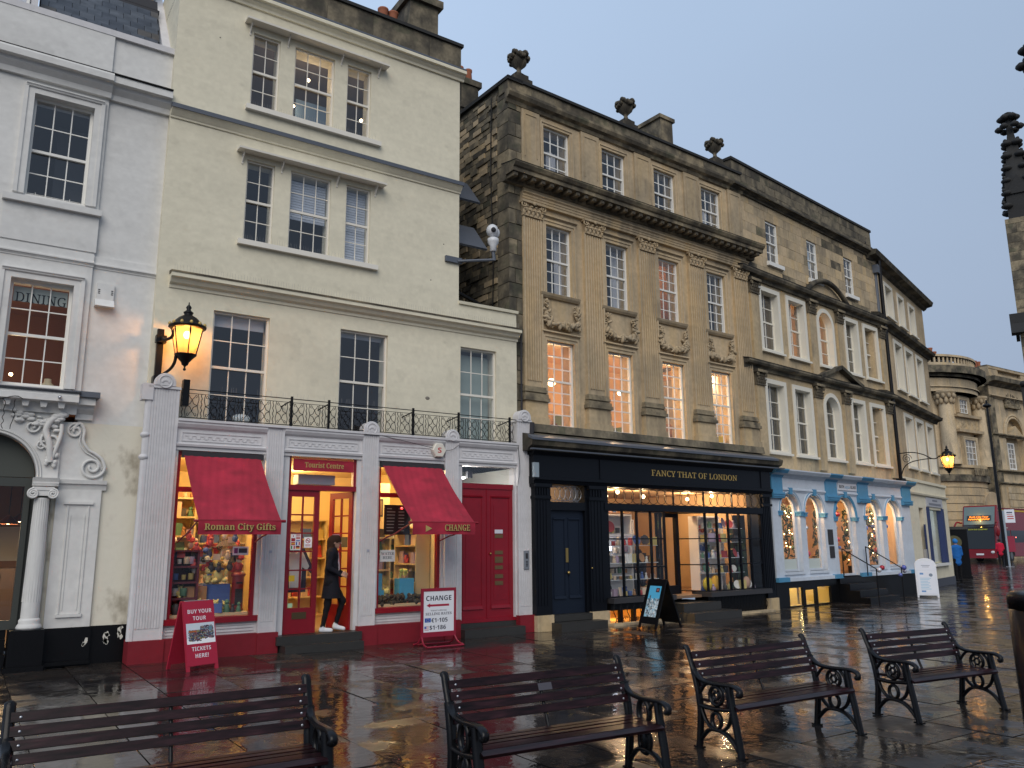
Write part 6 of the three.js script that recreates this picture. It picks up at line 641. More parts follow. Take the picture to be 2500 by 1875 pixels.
// ---------- street furniture at the far end ----------
{
  const L = thing('lamp_column', 'tall black lamp column in front of the civic hall', 'lamp post'); L.position.set(59.75, 0, -14.45); part(L, 'column', rod([0, 0, 0], [0, 11, 0], 0.13, 10, 0.07), MAT.iron); part(L, 'lamp_head', [ball(0, 11.1, 0, 0.22, 1.6, 0.7, 1.2), rod([0, 11, 0], [0, 11.5, 0], 0.08, 6)], MAT.iron);
  const S = thing('bus_stop', 'grey bus stop pole with a white timetable flag', 'bus stop'); S.position.set(56.2, 0, -12.6); S.rotation.y = -60 * D2R; part(S, 'pole', rod([0, 0, 0], [0, 3.6, 0], 0.06, 10), M(0.35, 0.4, 0.43, 0.4)); const tx2 = canvasTex(64, 96, (c, w, h) => { c.fillStyle = '#e6e8ee'; c.fillRect(0, 0, w, h); c.fillStyle = '#444a60'; c.fillRect(14, 18, 36, 9); c.fillStyle = '#c05050'; c.fillRect(14, 34, 36, 4); c.fillRect(16, 46, 40, 8); c.fillRect(16, 62, 40, 8); }); part(S, 'flag', bx(0.06, 0.62, 2.8, 3.65, -0.02, 0.02), M(0.6, 0.6, 0.64, 0.5)); part(S, 'flag_print', quad(0.06, 0.62, 2.8, 3.65, 0.024), print(tx2)); part(S, 'timetable_case', bx(0.06, 0.45, 0.95, 1.95, -0.03, 0.03), M(0.3, 0.02, 0.05, 0.5)); part(S, 'base_plate', bx(-0.2, 0.25, 0, 0.03, -0.15, 0.15), MAT.steel);
  const K = thing('street_kiosk', 'black street kiosk with a round olive disc on its face', 'kiosk'); K.position.set(37.9, 0, -6.2); K.rotation.y = -62 * D2R; part(K, 'body', [bx(-0.40, 0.42, 0, 2.2, -0.8, 0), mould(-0.45, 0.47, [[-0.85, 2.2], [0.05, 2.2], [0.0, 2.33], [-0.8, 2.33]])], MAT.blackpaint); { const g = new THREE.CylinderGeometry(0.31, 0.31, 0.04, 24); g.rotateX(Math.PI / 2); g.translate(-0.14, 1.62, 0.02); part(K, 'disc', plain(g), M(0.11, 0.105, 0.05, 0.6)); } part(K, 'base', bx(-0.44, 0.46, 0, 0.12, -0.84, 0.04), MAT.blackpaint);
}
// ---------- wall lanterns ----------
function lantern(t, x, y, z, k) {       // k scales; y is the tip of the lower finial
  const G = new THREE.Group(); G.name = 'lantern_head'; G.position.set(x, y, z); G.scale.setScalar(k); t.add(G); const n = 6, gy0 = 0.27, gy1 = 0.70, r0 = 0.165, r1 = 0.25;
  part(G, 'lower_cup', lathe([[0, 0], [0.02, 0.01], [0.025, 0.03], [0.012, 0.05], [0.02, 0.08], [0.05, 0.1], [0.06, 0.14], [0.1, 0.18], [0.15, 0.24], [0.175, 0.26], [0.165, 0.275], [0, 0.275]], 18), MAT.iron);
  const bars = []; for (let i = 0; i < n; i++) { const a = (i + 0.5) / n * 6.283, b = (i + 1.5) / n * 6.283; const P = (r, q, yy) => new THREE.Vector3(r * Math.cos(q), yy, r * Math.sin(q)); const g = new THREE.BufferGeometry(), v = [P(r0, a, gy0), P(r0, b, gy0), P(r1, b, gy1), P(r1, a, gy1)]; g.setAttribute('position', new THREE.BufferAttribute(new Float32Array([0, 1, 2, 0, 2, 3].flatMap(j => v[j].toArray())), 3)); g.setAttribute('uv', new THREE.BufferAttribute(new Float32Array(12), 2)); g.computeVertexNormals(); part(G, 'pane', g, MAT.amber); bars.push(rod(v[0].toArray(), v[3].toArray(), 0.011, 5)); } part(G, 'frame', bars, MAT.iron);
  part(G, 'hood', lathe([[0, 0.70], [0.27, 0.70], [0.295, 0.72], [0.29, 0.745], [0.25, 0.76], [0.22, 0.80], [0.15, 0.88], [0.085, 0.92], [0.06, 0.94], [0.075, 0.965], [0.08, 0.98], [0.05, 1.0], [0.03, 1.03], [0.045, 1.06], [0.03, 1.09], [0.012, 1.11], [0.008, 1.15], [0, 1.16]], 20), MAT.iron); { const q = []; for (let i = 0; i < 12; i++) { const a = i / 12 * 6.283; q.push(ball(0.275 * Math.cos(a), 0.76, 0.275 * Math.sin(a), 0.028, 1, 1.2, 1, 6)); } part(G, 'gilt_cresting', q, MAT.gold); }
  part(G, 'light_bulb', ball(0, 0.60, 0, 0.055, 1, 1.2, 1, 12), glow(1, 0.70, 0.36, 18)); const l = warm(t, x, y + 0.6 * k, z, 1.7, [1, 0.64, 0.30], 0.06); return G;
}
MAT.amber = new THREE.MeshPhysicalMaterial({ color: lin(1, 0.62, 0.25), transmission: 0.9, thickness: 0, roughness: 0.45, ior: 1.45 });
{
  const t = thing('wall_lantern', 'lit amber wall lantern above the corner pilaster of the gift shop', 'lantern'); lantern(t, 2.70, 4.48, 0.2, 0.99); part(t, 'wall_bracket', [bx(2.33, 2.43, 4.40, 5.22, -0.28, -0.2), bx(2.30, 2.46, 4.98, 5.1, -0.24, -0.12), tube([[2.38, 4.42, -0.2], [2.5, 4.5, 0.0], [2.55, 4.6, 0.15], [2.56, 4.75, 0.2]], 0.025, 20, 6), tube([[2.38, 5.1, -0.2], [2.4, 5.0, 0.0], [2.48, 5.02, 0.16], [2.5, 5.15, 0.2]], 0.025, 20, 6), bx(2.3, 2.5, 4.24, 4.42, -0.28, -0.1)].map(g => plain(g)), MAT.iron);
  const u = thing('wall_lantern', 'lit amber lantern on a long scrolled iron bracket beside the blue shop', 'lantern'); place(u, [26.15, -1.72, 7.5], 0, 0, 0); lantern(u, 0, 3.78, 1.55, 0.86); part(u, 'wall_bracket', [rod([0, 3.75, 0.02], [0, 4.68, 0.02], 0.03, 8), tube([[0, 4.62, 0.02], [0, 4.62, 0.45], [0, 4.52, 0.8], [0, 4.37, 1.05], [0, 4.36, 1.2], [0, 4.45, 1.33]], 0.018, 40, 6), tube([[0, 3.9, 0.04], [0, 4.15, 0.16], [0, 4.3, 0.4], [0, 4.36, 0.8], [0, 4.36, 1.1]], 0.016, 30, 6), spiral(0, 0, 0, 0.16, 1.8, 0.01, 1, 0, 30).rotateY(-Math.PI / 2).translate(0, 4.42, 0.26), bx(-0.15, 0.15, 3.68, 3.78, -0.1, 0.1)].map(g => plain(g)), MAT.iron);
}
// ---------- gift shop interior ----------
{
  const H = scene.getObjectByName('cream_house'); const yw = M(0.74, 0.56, 0.26, 0.9); room(H, 2.74, 7.58, 0.255, 3.22, -3.8, -0.26, yw, M(0.28, 0.2, 0.12, 0.6));
  for (const [x, z, c] of [[3.4, -0.5, 4.2], [4.6, -1.8, 4.2], [5.4, -2.6, 3.5], [6.9, -0.5, 4.2]]) bulb(H, x, 3.02, z, 0.05, c, [1, 0.70, 0.32], 8, 'spotlight');
  const st = (n, b) => part(H, n, b, M(0.55, 0.42, 0.22, 0.6)); st('window_platform', bx(2.82, 4.05, 0.5, 0.66, -1.0, -0.24)); st('window_platform', bx(6.32, 7.5, 0.5, 0.66, -1.0, -0.24));
}
const hues = ['red', 'navy', 'mustard', 'cream', 'dark green', 'brown', 'black', 'mauve', 'tan'], nouns = { mug: ['souvenir_mug', 'mug'], box: ['gift_box', 'box'], book: ['gift_book', 'book'], jar: ['candle_jar', 'jar'], doll: ['figurine', 'figurine'], dish: ['display_dish', 'dish'] };
const pal = [[0.42, 0.05, 0.05], [0.07, 0.12, 0.30], [0.52, 0.40, 0.13], [0.62, 0.59, 0.52], [0.09, 0.19, 0.11], [0.38, 0.19, 0.08], [0.05, 0.045, 0.045], [0.38, 0.28, 0.35], [0.60, 0.46, 0.32]].map(c => M(...c, 0.6));
function shelfUnit(F, x, y, z, w, h, n, mat, label, d = 0.3) { const t = thing('display_shelf', label, 'shelf'); place(t, F, x, y, z); part(t, 'side_panel', bx(0, 0.03, 0, h, -d, 0), mat); part(t, 'side_panel', bx(w - 0.03, w, 0, h, -d, 0), mat); part(t, 'back_panel', bx(0.03, w - 0.03, 0, h, -d - 0.01, -d), mat); for (let k = 0; k <= n; k++) part(t, 'shelf_board', bx(0.03, w - 0.03, h * k / n - (k ? 0.03 : 0), h * k / n + (k ? 0 : 0.03), -d, -0.001), mat); return t; }
const souvenir = {
  mug: lathe([[0, 0], [0.04, 0], [0.042, 0.09], [0.036, 0.09], [0.034, 0.01], [0, 0.01]], 14), box: bx(-0.07, 0.07, 0, 0.16, -0.05, 0.05), book: bx(-0.06, 0.06, 0, 0.19, -0.012, 0.012).rotateX(-0.15), jar: lathe([[0, 0], [0.04, 0], [0.045, 0.08], [0.03, 0.11], [0.03, 0.13], [0, 0.13]], 12), doll: merge([lathe([[0, 0], [0.05, 0], [0.03, 0.08], [0.02, 0.1], [0, 0.1]], 10), ball(0, 0.125, 0, 0.03)]), dish: lathe([[0, 0.0], [0.06, 0.0], [0.10, 0.02], [0.1, 0.024], [0, 0.01]], 16).rotateX(1.3).translate(0, 0.1, 0),
};
function stock(F, xs, y, zs, n, seed, label, group, kinds = ['mug', 'box', 'book', 'jar', 'doll']) { const r = rng(seed); for (let i = 0; i < n; i++) { const x = xs[0] + (xs[1] - xs[0]) * (i + 0.2 + r() * 0.6) / n, k = kinds[(r() * kinds.length) | 0], hu = (r() * pal.length) | 0, m = pal[hu], s = 0.8 + r() * 0.6, z = zs[0] + (zs[1] - zs[0]) * r(), a = (r() - 0.5) * 0.8; const [nm, noun] = nouns[k], o = solo(nm, souvenir[k], m, label.replace(/^.*? (on|along|at|standing) /, `${hues[hu]} ${noun} $1 `), noun, `${hues[hu]} ${noun} kind among ${group}`); place(o, F, x, y, z, a); o.scale.setScalar(s); } }
const F0 = [0, 0, 0];
function teddy(x, y, z, s, turn, col) { const t = thing('teddy_bear', 'pale yellow teddy bear sitting in the gift shop window', 'teddy bear', 'teddy bears in the gift shop window'); t.position.set(x, y, z); t.rotation.y = turn; t.scale.setScalar(s); const m = M(...col, 0.95); part(t, 'body', [ball(0, 0.14, 0, 0.13, 1, 1.15, 0.9, 12), ball(0, 0.35, 0.02, 0.1, 1, 0.95, 0.95, 12), ball(-0.08, 0.44, 0, 0.035), ball(0.08, 0.44, 0, 0.035), ball(0, 0.33, 0.11, 0.04, 1, 0.8, 0.8), ball(-0.14, 0.18, 0.06, 0.045, 0.9, 1.5, 0.9), ball(0.14, 0.18, 0.06, 0.045, 0.9, 1.5, 0.9), ball(-0.09, 0.05, 0.14, 0.05, 1, 0.9, 1.4), ball(0.09, 0.05, 0.14, 0.05, 1, 0.9, 1.4)], m); part(t, 'nose', ball(0, 0.345, 0.145, 0.014), MAT.dark); part(t, 'eye', ball(-0.035, 0.375, 0.11, 0.011), MAT.dark); part(t, 'eye', ball(0.035, 0.375, 0.11, 0.011), MAT.dark); part(t, 'neck_bow', [ball(-0.04, 0.25, 0.1, 0.03, 1.4, 0.8, 0.6), ball(0.04, 0.25, 0.1, 0.03, 1.4, 0.8, 0.6)], pal[1]); return t; }
{
  const yb = [0.68, 0.55, 0.2];
  for (const [x, y, z, s, a] of [[3.62, 1.12, -0.62, 0.9, 0.1], [3.44, 1.12, -0.55, 0.55, 0.4], [3.55, 0.66, -0.35, 0.45, 0], [3.40, 0.66, -0.42, 0.42, 0.3], [3.28, 0.66, -0.4, 0.5, 0.2], [3.70, 0.66, -0.36, 0.4, -0.2], [3.02, 0.9, -0.5, 0.45, 0.3], [6.62, 0.66, -0.45, 0.6, 0.2]]) teddy(x, y, z, s, a, yb);
  for (const [x, y, z, w, h, d, c] of [[3.25, 0.66, -0.55, 0.35, 0.42, 0.2, 5], [3.6, 0.66, -0.60, 0.42, 0.44, 0.2, 1], [3.42, 1.08, -0.66, 0.22, 0.04, 0.2, 3]]) { const o = solo('toy_box', bx(-w / 2, w / 2, 0, h, -d / 2, d / 2), pal[c], 'printed toy box stacked under the teddy bears', 'box', 'toy boxes in the gift shop window'); o.position.set(x, y, z); }
  { const t = thing('toy_post_box', 'red toy post box on a stand beside the window jamb', 'post box'); t.position.set(3.93, 0.66, -0.5); part(t, 'body', lathe([[0, 0], [0.11, 0], [0.11, 0.03], [0.095, 0.04], [0.095, 0.55], [0.115, 0.56], [0.115, 0.6], [0.06, 0.64], [0, 0.65]], 18), M(0.22, 0.02, 0.02, 0.4)); part(t, 'slot', bx(-0.05, 0.05, 0.44, 0.47, 0.09, 0.1), MAT.dark); part(t, 'panel', bx(-0.06, 0.06, 0.1, 0.36, 0.085, 0.098), MAT.dark); }
  { const t = thing('guard_figure', 'toy guardsman figure with a tall black hat on the post box', 'figurine'); t.position.set(3.93, 1.315, -0.5); part(t, 'tunic', lathe([[0, 0], [0.06, 0], [0.07, 0.1], [0.04, 0.13], [0, 0.13]], 12), pal[0]); part(t, 'head', ball(0, 0.165, 0, 0.05), M(0.6, 0.45, 0.35, 0.7)); part(t, 'hat', lathe([[0.055, 0.18], [0.065, 0.25], [0.05, 0.29], [0, 0.3]], 12), MAT.dark); }
  { const t = thing('paper_fan', 'open pale paper fan hanging in the gift shop window', 'fan'); t.position.set(3.72, 1.62, -0.5); const s = new THREE.Shape(); s.moveTo(0, 0); s.absarc(0, 0, 0.2, 0.5, 2.64, false); s.closePath(); part(t, 'leaf', extr(s, 0, 0.006), M(0.62, 0.5, 0.25, 0.8)); part(t, 'ribs', [...Array(12)].map((_, k) => { const a = 0.5 + k * 0.195; return rod([0, 0, 0.008], [0.2 * Math.cos(a), 0.2 * Math.sin(a), 0.008], 0.003, 4); }), M(0.4, 0.28, 0.12, 0.7)); }
  const dr = M(0.10, 0.012, 0.02, 0.5); shelfUnit(F0, 2.84, 0.66, -0.35, 0.42, 1.0, 4, dr, 'dark red mug shelf inside the gift shop window'); for (let k = 0; k < 4; k++) stock(F0, [2.9, 3.22], 0.69 + k * 0.25, [-0.52, -0.42], 3, 200 + k, 'souvenir mug standing on the dark red shelf', 'mugs on the dark red shelf', ['mug']);
  const sh = M(0.6, 0.46, 0.22, 0.6); shelfUnit(F0, 3.35, 0.26, -1.9, 1.1, 1.9, 5, sh, 'tall pale shelf of gifts behind the teddy bears'); for (let k = 1; k < 6; k++) stock(F0, [3.42, 4.4], 0.26 + 1.9 * k / 5 + (k === 5 ? 0 : 0), [-2.1, -1.98], 5, 300 + k, 'small gift on the tall pale shelf', 'gifts on the tall pale shelf');
  shelfUnit(F0, 6.85, 0.26, -1.5, 0.75, 2.0, 5, sh, 'pale shelf of candles and cards in the change window'); for (let k = 1; k < 5; k++) stock(F0, [6.9, 7.55], 0.26 + 2.0 * k / 5, [-1.7, -1.55], 6, 400 + k, 'candle or card on the pale shelf of the change window', 'candles and cards in the change window', ['jar', 'book', 'box']);
  shelfUnit(F0, 5.2, 0.26, -3.4, 1.4, 2.0, 5, sh, 'card shelf at the back of the gift shop'); for (let k = 1; k < 5; k++) stock(F0, [5.25, 6.5], 0.26 + 2.0 * k / 5, [-3.6, -3.5], 6, 450 + k, 'card or book on the shelf at the back of the gift shop', 'cards at the back of the gift shop', ['book', 'box']); shelfUnit(F0, 4.55, 0.26, -1.2, 0.5, 0.9, 3, sh, 'low book rack behind the closed door leaf'); for (let k = 1; k < 4; k++) stock(F0, [4.58, 5.02], 0.26 + 0.9 * k / 3, [-1.35, -1.28], 4, 470 + k, 'book on the low rack behind the closed door leaf', 'books on the low rack', ['book']);
  shelfUnit(F0, 2.84, 0.26, -1.35, 0.55, 2.3, 7, sh, 'crowded pale shelf of flags and mugs beside the corner pilaster'); for (let k = 1; k < 8; k++) stock(F0, [2.88, 3.36], 0.26 + 2.3 * k / 7, [-1.5, -1.4], 4, 700 + k, 'keepsake on the crowded pale shelf', 'keepsakes on the crowded pale shelf');
  shelfUnit(F0, 6.34, 0.66, -0.72, 0.5, 1.2, 4, sh, 'low card rack under the rate board'); for (let k = 1; k < 5; k++) stock(F0, [6.38, 6.82], 0.66 + 1.2 * k / 4, [-0.88, -0.8], 5, 720 + k, 'card on the low rack under the rate board', 'cards under the rate board', ['book', 'box']);
  const FW = [7.26, -1.45, -90]; shelfUnit(FW, 0, 0.66, 0, 0.95, 1.75, 5, sh, 'pale shelf along the side wall of the change window'); for (let k = 1; k < 6; k++) stock(FW, [0.04, 0.9], 0.66 + 1.75 * k / 5, [-0.2, -0.08], 6, 760 + k, 'candle or box on the side wall shelf of the change window', 'candles on the side wall shelf', ['jar', 'box', 'book']);
  stock(F0, [6.95, 7.22], 0.66, [-0.5, -0.3], 6, 740, 'small gift along the change window sill', 'gifts along the change window sill', ['doll', 'jar', 'box']); stock(F0, [2.9, 4.0], 0.66, [-0.34, -0.27], 9, 745, 'small gift at the glass of the gift shop window', 'gifts at the gift shop glass', ['doll', 'box', 'jar']);
  { const r = rng(77); for (let i = 0; i < 60; i++) { const x = 2.9 + r() * 1.1, y = 1.35 + r() * 0.6, z = -0.75 + r() * 0.35, k = (r() * 3) | 0; const g = [merge([ball(0, 0, 0, 0.05), lathe([[0, -0.02], [0.085, -0.02], [0.085, -0.012], [0, -0.012]], 12)]), bx(-0.06, 0.06, -0.05, 0.05, -0.004, 0.004), merge([ball(0, 0.02, 0, 0.035), ball(0, -0.05, 0, 0.05, 1, 1.3, 0.8)])][k]; const hu = [0, 1, 3, 0, 6, 8][(r() * 6) | 0], kn = ['hat', 'card', 'soft toy'][k], o = solo('hanging_' + kn.replace(' ', '_'), g, pal[hu], `${hues[hu]} ${kn} hanging at the top of the gift shop window`, kn, `${hues[hu]} ${kn} pieces hung in the gift shop window`); o.position.set(x, y, z); o.rotation.y = r() * 2 - 1; } }
  { const t = thing('hung_shirt', 'white souvenir shirt on a hanger behind the closed door leaf', 'shirt'); t.position.set(4.88, 1.0, -0.42); const s = poly([[-0.1, 0.0], [0.1, 0.0], [0.115, 0.35], [0.2, 0.28], [0.24, 0.36], [0.12, 0.6], [0.05, 0.63], [0, 0.59], [-0.05, 0.63], [-0.12, 0.6], [-0.24, 0.36], [-0.2, 0.28], [-0.115, 0.35]]); part(t, 'shirt_body', extr(s, 0, 0.03, 0.008), M(0.66, 0.66, 0.62, 0.95)); part(t, 'hanger', tube([[-0.15, 0.6, 0.0], [0, 0.68, 0], [0.15, 0.6, 0.0]], 0.008, 10, 5), MAT.dark); const u = thing('hung_shirt', 'dark souvenir shirt on a hanger behind the white one', 'shirt'); u.position.set(4.9, 0.92, -0.5); part(u, 'shirt_body', extr(poly([[-0.2, 0], [0.2, 0], [0.2, 0.4], [0.3, 0.3], [0.32, 0.42], [0.15, 0.75], [-0.15, 0.75], [-0.32, 0.42], [-0.3, 0.3], [-0.2, 0.4]]), 0, 0.03, 0.008), M(0.05, 0.045, 0.07, 0.95)); }
  // change window: notices, rate board, blue boxes, picture, dried flowers
  const tp = (lines, f, col = '#555') => canvasTex(160, 112, (c, w, h) => { c.fillStyle = '#d8d8d2'; c.fillRect(0, 0, w, h); c.fillStyle = col; c.font = f; c.textAlign = 'center'; lines.forEach((l, i) => c.fillText(l, w / 2, 48 + i * 38)); });
  const nt = solo('paper_notice', quad(-0.15, 0.15, -0.105, 0.105, 0), print(tp(['WATER', 'HERE'], 'bold 36px serif')), 'white paper notice reading water here inside the change window', 'notice'); nt.position.set(6.52, 1.52, -0.19);
  const bd = thing('rate_board', 'black exchange rate board with a red light in the change window', 'board'); bd.position.set(6.72, 1.9, -0.3); part(bd, 'panel', bx(-0.23, 0.30, 0, 0.55, -0.02, 0), M(0.008, 0.008, 0.008, 0.4)); const rt = canvasTex(256, 256, (c, w, h) => { c.fillStyle = '#060606'; c.fillRect(0, 0, w, h); c.fillStyle = '#8c8c88'; for (let j = 0; j < 8; j++) { c.fillRect(20, 26 + j * 28, 50 + (j * 37) % 40, 7); c.fillRect(140, 26 + j * 28, 60, 7); } }); part(bd, 'rate_print', quad(-0.22, 0.29, 0.01, 0.54, 0.002), print(rt, 0.5)); part(bd, 'led_light', ball(0.12, 0.49, 0.01, 0.022), glow(1, 0.02, 0.02, 4));
  const sticker = canvasTex(128, 80, (c, w, h) => { c.fillStyle = '#d6cfd6'; c.fillRect(0, 0, w, h); c.fillStyle = '#7a2060'; c.fillRect(12, 14, 30, 50); c.fillStyle = '#302a3a'; c.fillRect(48, 18, 68, 42); }); const s2 = solo('window_sticker', quad(-0.13, 0.13, -0.07, 0.07, 0), print(sticker), 'white and purple card sticker on the gift shop glass', 'sticker'); s2.position.set(3.86, 1.64, -0.185);
  for (const [x, y, z, w, h, d] of [[6.98, 0.68, -0.42, 0.3, 0.42, 0.22], [7.1, 0.66, -0.66, 0.28, 0.38, 0.22], [6.42, 0.9, -0.5, 0.2, 0.3, 0.2], [6.42, 0.66, -0.45, 0.24, 0.24, 0.2]]) { const o = solo('gift_carton', bx(-w / 2, w / 2, 0, h, -d / 2, d / 2), M(0.07, 0.32, 0.46, 0.5), 'sky blue gift carton in the change window', 'carton', 'sky blue cartons in the change window'); o.position.set(x, y, z); }
  const pf = thing('framed_picture', 'framed dark portrait on the gift shop wall', 'picture'); pf.position.set(6.62, 2.25, -0.9); part(pf, 'frame', bx(-0.12, 0.12, 0, 0.34, -0.02, 0), MAT.dark); part(pf, 'print', bx(-0.1, 0.1, 0.03, 0.31, 0, 0.004), M(0.2, 0.12, 0.06, 0.7)); const rw = part(scene.getObjectByName('cream_house'), 'display_partition', bx(6.3, 6.9, 0.66, 2.9, -1.06, -0.95), M(0.72, 0.55, 0.28, 0.9));
  { const r = rng(55), a = []; for (let i = 0; i < 220; i++) a.push(ball(6.4 + r() * 1.1, 0.64 + r() * 0.17, -0.42 + r() * 0.18, 0.02 + r() * 0.025, 1, 1, 1, 5)); const o = solo('dried_foliage', a, M(0.05, 0.04, 0.028, 0.9), 'dark dried flowers heaped along the change window sill', 'foliage'); o.userData.kind = 'stuff'; }
  const gr = thing('dried_wreath', 'green and yellow posy on a sky blue carton', 'posy'); gr.position.set(6.98, 1.1, -0.45); { const r = rng(4); part(gr, 'flowers', [...Array(26)].map(() => ball((r() - 0.5) * 0.16, r() * 0.16, (r() - 0.5) * 0.1, 0.025, 1, 1, 1, 5)), M(0.5, 0.5, 0.12, 0.8)); part(gr, 'pot', lathe([[0, -0.02], [0.05, -0.02], [0.06, 0.05], [0, 0.05]], 10), pal[5]); }
}
// ---------- navy shop stock ----------
{
  const wh = M(0.72, 0.70, 0.68, 0.5), F = F3; shelfUnit(F, 1.5, 0.56, 0.05, 1.1, 1.8, 4, wh, 'white cube shelf in the navy shop beside the flat door'); shelfUnit(F, 2.45, 0.56, -0.35, 0.62, 1.7, 5, wh, 'narrow white shelf in the navy shop by the lobby'); shelfUnit(F, 3.45, 0.5, -1.9, 1.1, 2.0, 5, M(0.12, 0.07, 0.045, 0.6), 'dark wooden shelf facing the lobby of the navy shop'); for (let k = 1; k < 6; k++) stock(F, [3.5, 4.5], 0.5 + 2.0 * k / 5, [-2.1, -2.0], 6, 640 + k, 'gift on the dark wooden shelf of the navy shop', 'gifts on the dark wooden shelf'); shelfUnit(F, 4.95, 0.56, 0.0, 0.85, 1.8, 4, wh, 'white cube shelf in the navy shop between lobby and bears'); shelfUnit(F, 5.7, 0.56, -0.3, 0.6, 1.65, 5, wh, 'narrow white shelf in the navy shop by the end pilaster');
  const L = 'small gift on a white shelf in the navy shop', g = 'gifts on the white shelves of the navy shop'; for (let k = 0; k < 4; k++) { stock(F, [1.58, 2.5], 0.595 + 0.45 * k, [-0.15, -0.02], 6, 500 + k, L, g, ['doll', 'jar', 'mug', 'dish']); stock(F, [5.0, 5.75], 0.595 + 0.45 * k, [-0.2, -0.05], 5, 520 + k, L, g, ['doll', 'jar', 'mug', 'dish']); } for (let k = 0; k < 5; k++) { stock(F, [2.5, 3.0], 0.595 + 0.34 * k, [-0.55, -0.4], 3, 540 + k, L, g); stock(F, [5.75, 6.25], 0.595 + 0.33 * k, [-0.5, -0.35], 3, 560 + k, L, g); }
  stock(F, [1.5, 3.1], 0.57, [0.15, 0.4], 14, 580, 'trinket along the front of the navy shop window', 'trinkets at the navy shop glass'); stock(F, [4.75, 6.7], 0.57, [0.15, 0.4], 14, 590, 'trinket along the front of the navy shop window', 'trinkets at the navy shop glass', ['box', 'doll', 'jar', 'dish']);
  for (const [x, s, c] of [[4.85, 1, [0.7, 0.5, 0.04]], [5.15, 1.1, [0.72, 0.36, 0.03]], [6.35, 0.9, [0.5, 0.3, 0.2]]]) { const o = thing('plush_cushion', 'round plush cushion propped in the navy shop window', 'cushion', 'plush cushions in the navy shop window'); place(o, F, x, 0.57, 0.3); o.scale.setScalar(s); part(o, 'pad', ball(0, 0.16, 0, 0.16, 1, 1, 0.5, 14), M(...c, 0.9)); part(o, 'piping', (() => { const t = new THREE.TorusGeometry(0.16, 0.012, 6, 24); t.translate(0, 0.16, 0); return plain(t); })(), M(c[0] * 0.6, c[1] * 0.6, c[2] * 0.6, 0.9)); }
  for (const [x0, x1, w, y] of [[1.46, 3.12, 0, 0.92], [1.46, 3.12, 0, 1.28], [1.46, 3.12, 0, 1.66], [4.72, 6.25, 1, 0.98], [4.72, 6.25, 1, 1.34], [4.72, 6.25, 1, 1.72], [4.72, 6.25, 1, 2.06]]) { const t = thing('glass_shelf', w ? 'thin glass shelf of keepsakes in the navy shop window by the end pilaster' : 'thin glass shelf of keepsakes in the navy shop window by the flat door', 'shelf', w ? 'glass shelves by the end pilaster' : 'glass shelves by the flat door'); place(t, F, x0, y, 0.3); part(t, 'shelf_board', bx(0, x1 - x0, -0.012, 0, -0.14, 0.04), M(0.6, 0.62, 0.6, 0.2)); part(t, 'shelf_wire', [rod([0.02, 0, -0.05], [0.02, 0.36, -0.05], 0.004, 4), rod([x1 - x0 - 0.02, 0, -0.05], [x1 - x0 - 0.02, 0.36, -0.05], 0.004, 4)], MAT.steel); stock(F, [x0 + 0.04, x1 - 0.04], y, [0.18, 0.32], 9, 900 + (y * 100 | 0) + w * 7, w ? 'keepsake on a thin glass shelf by the end pilaster' : 'keepsake on a thin glass shelf by the flat door', w ? 'keepsakes by the end pilaster' : 'keepsakes by the flat door', ['doll', 'jar', 'mug', 'dish', 'box']); }
  const gl = thing('globe_lamp', 'small glowing white globe on a navy shop shelf', 'lamp'); place(gl, F, 1.95, 1.52, -0.05); bulb(gl, 0, 0.08, 0, 0.06, 0.4, [0.8, 0.85, 1], 3); part(gl, 'lamp_base', lathe([[0, 0], [0.04, 0], [0.03, 0.03], [0, 0.03]], 10), wh);
  for (const [x, z, c, h] of [[3.2, -1.2, [0.45, 0.07, 0.03], 1.5], [6.5, 0.0, [0.02, 0.04, 0.025], 1.6], [3.0, -0.2, [0.05, 0.05, 0.06], 1.1]]) { const o = thing('display_rack', 'revolving rack of keepsakes on the navy shop floor', 'rack', 'revolving racks in the navy shop'); place(o, F, x, 0.5, z); part(o, 'pole', rod([0, 0, 0], [0, h, 0], 0.02, 6), MAT.dark); const r = rng(x * 10 | 0), a = []; for (let i = 0; i < 110; i++) { const t = r() * 6.28; a.push(bx(-0.06, 0.06, -0.07, 0.07, -0.012, 0.012).rotateY(-t).translate(0.14 * Math.cos(t), 0.1 + r() * (h - 0.2), 0.14 * Math.sin(t))); } part(o, 'keepsakes', a, M(...c, 0.7)); }
}
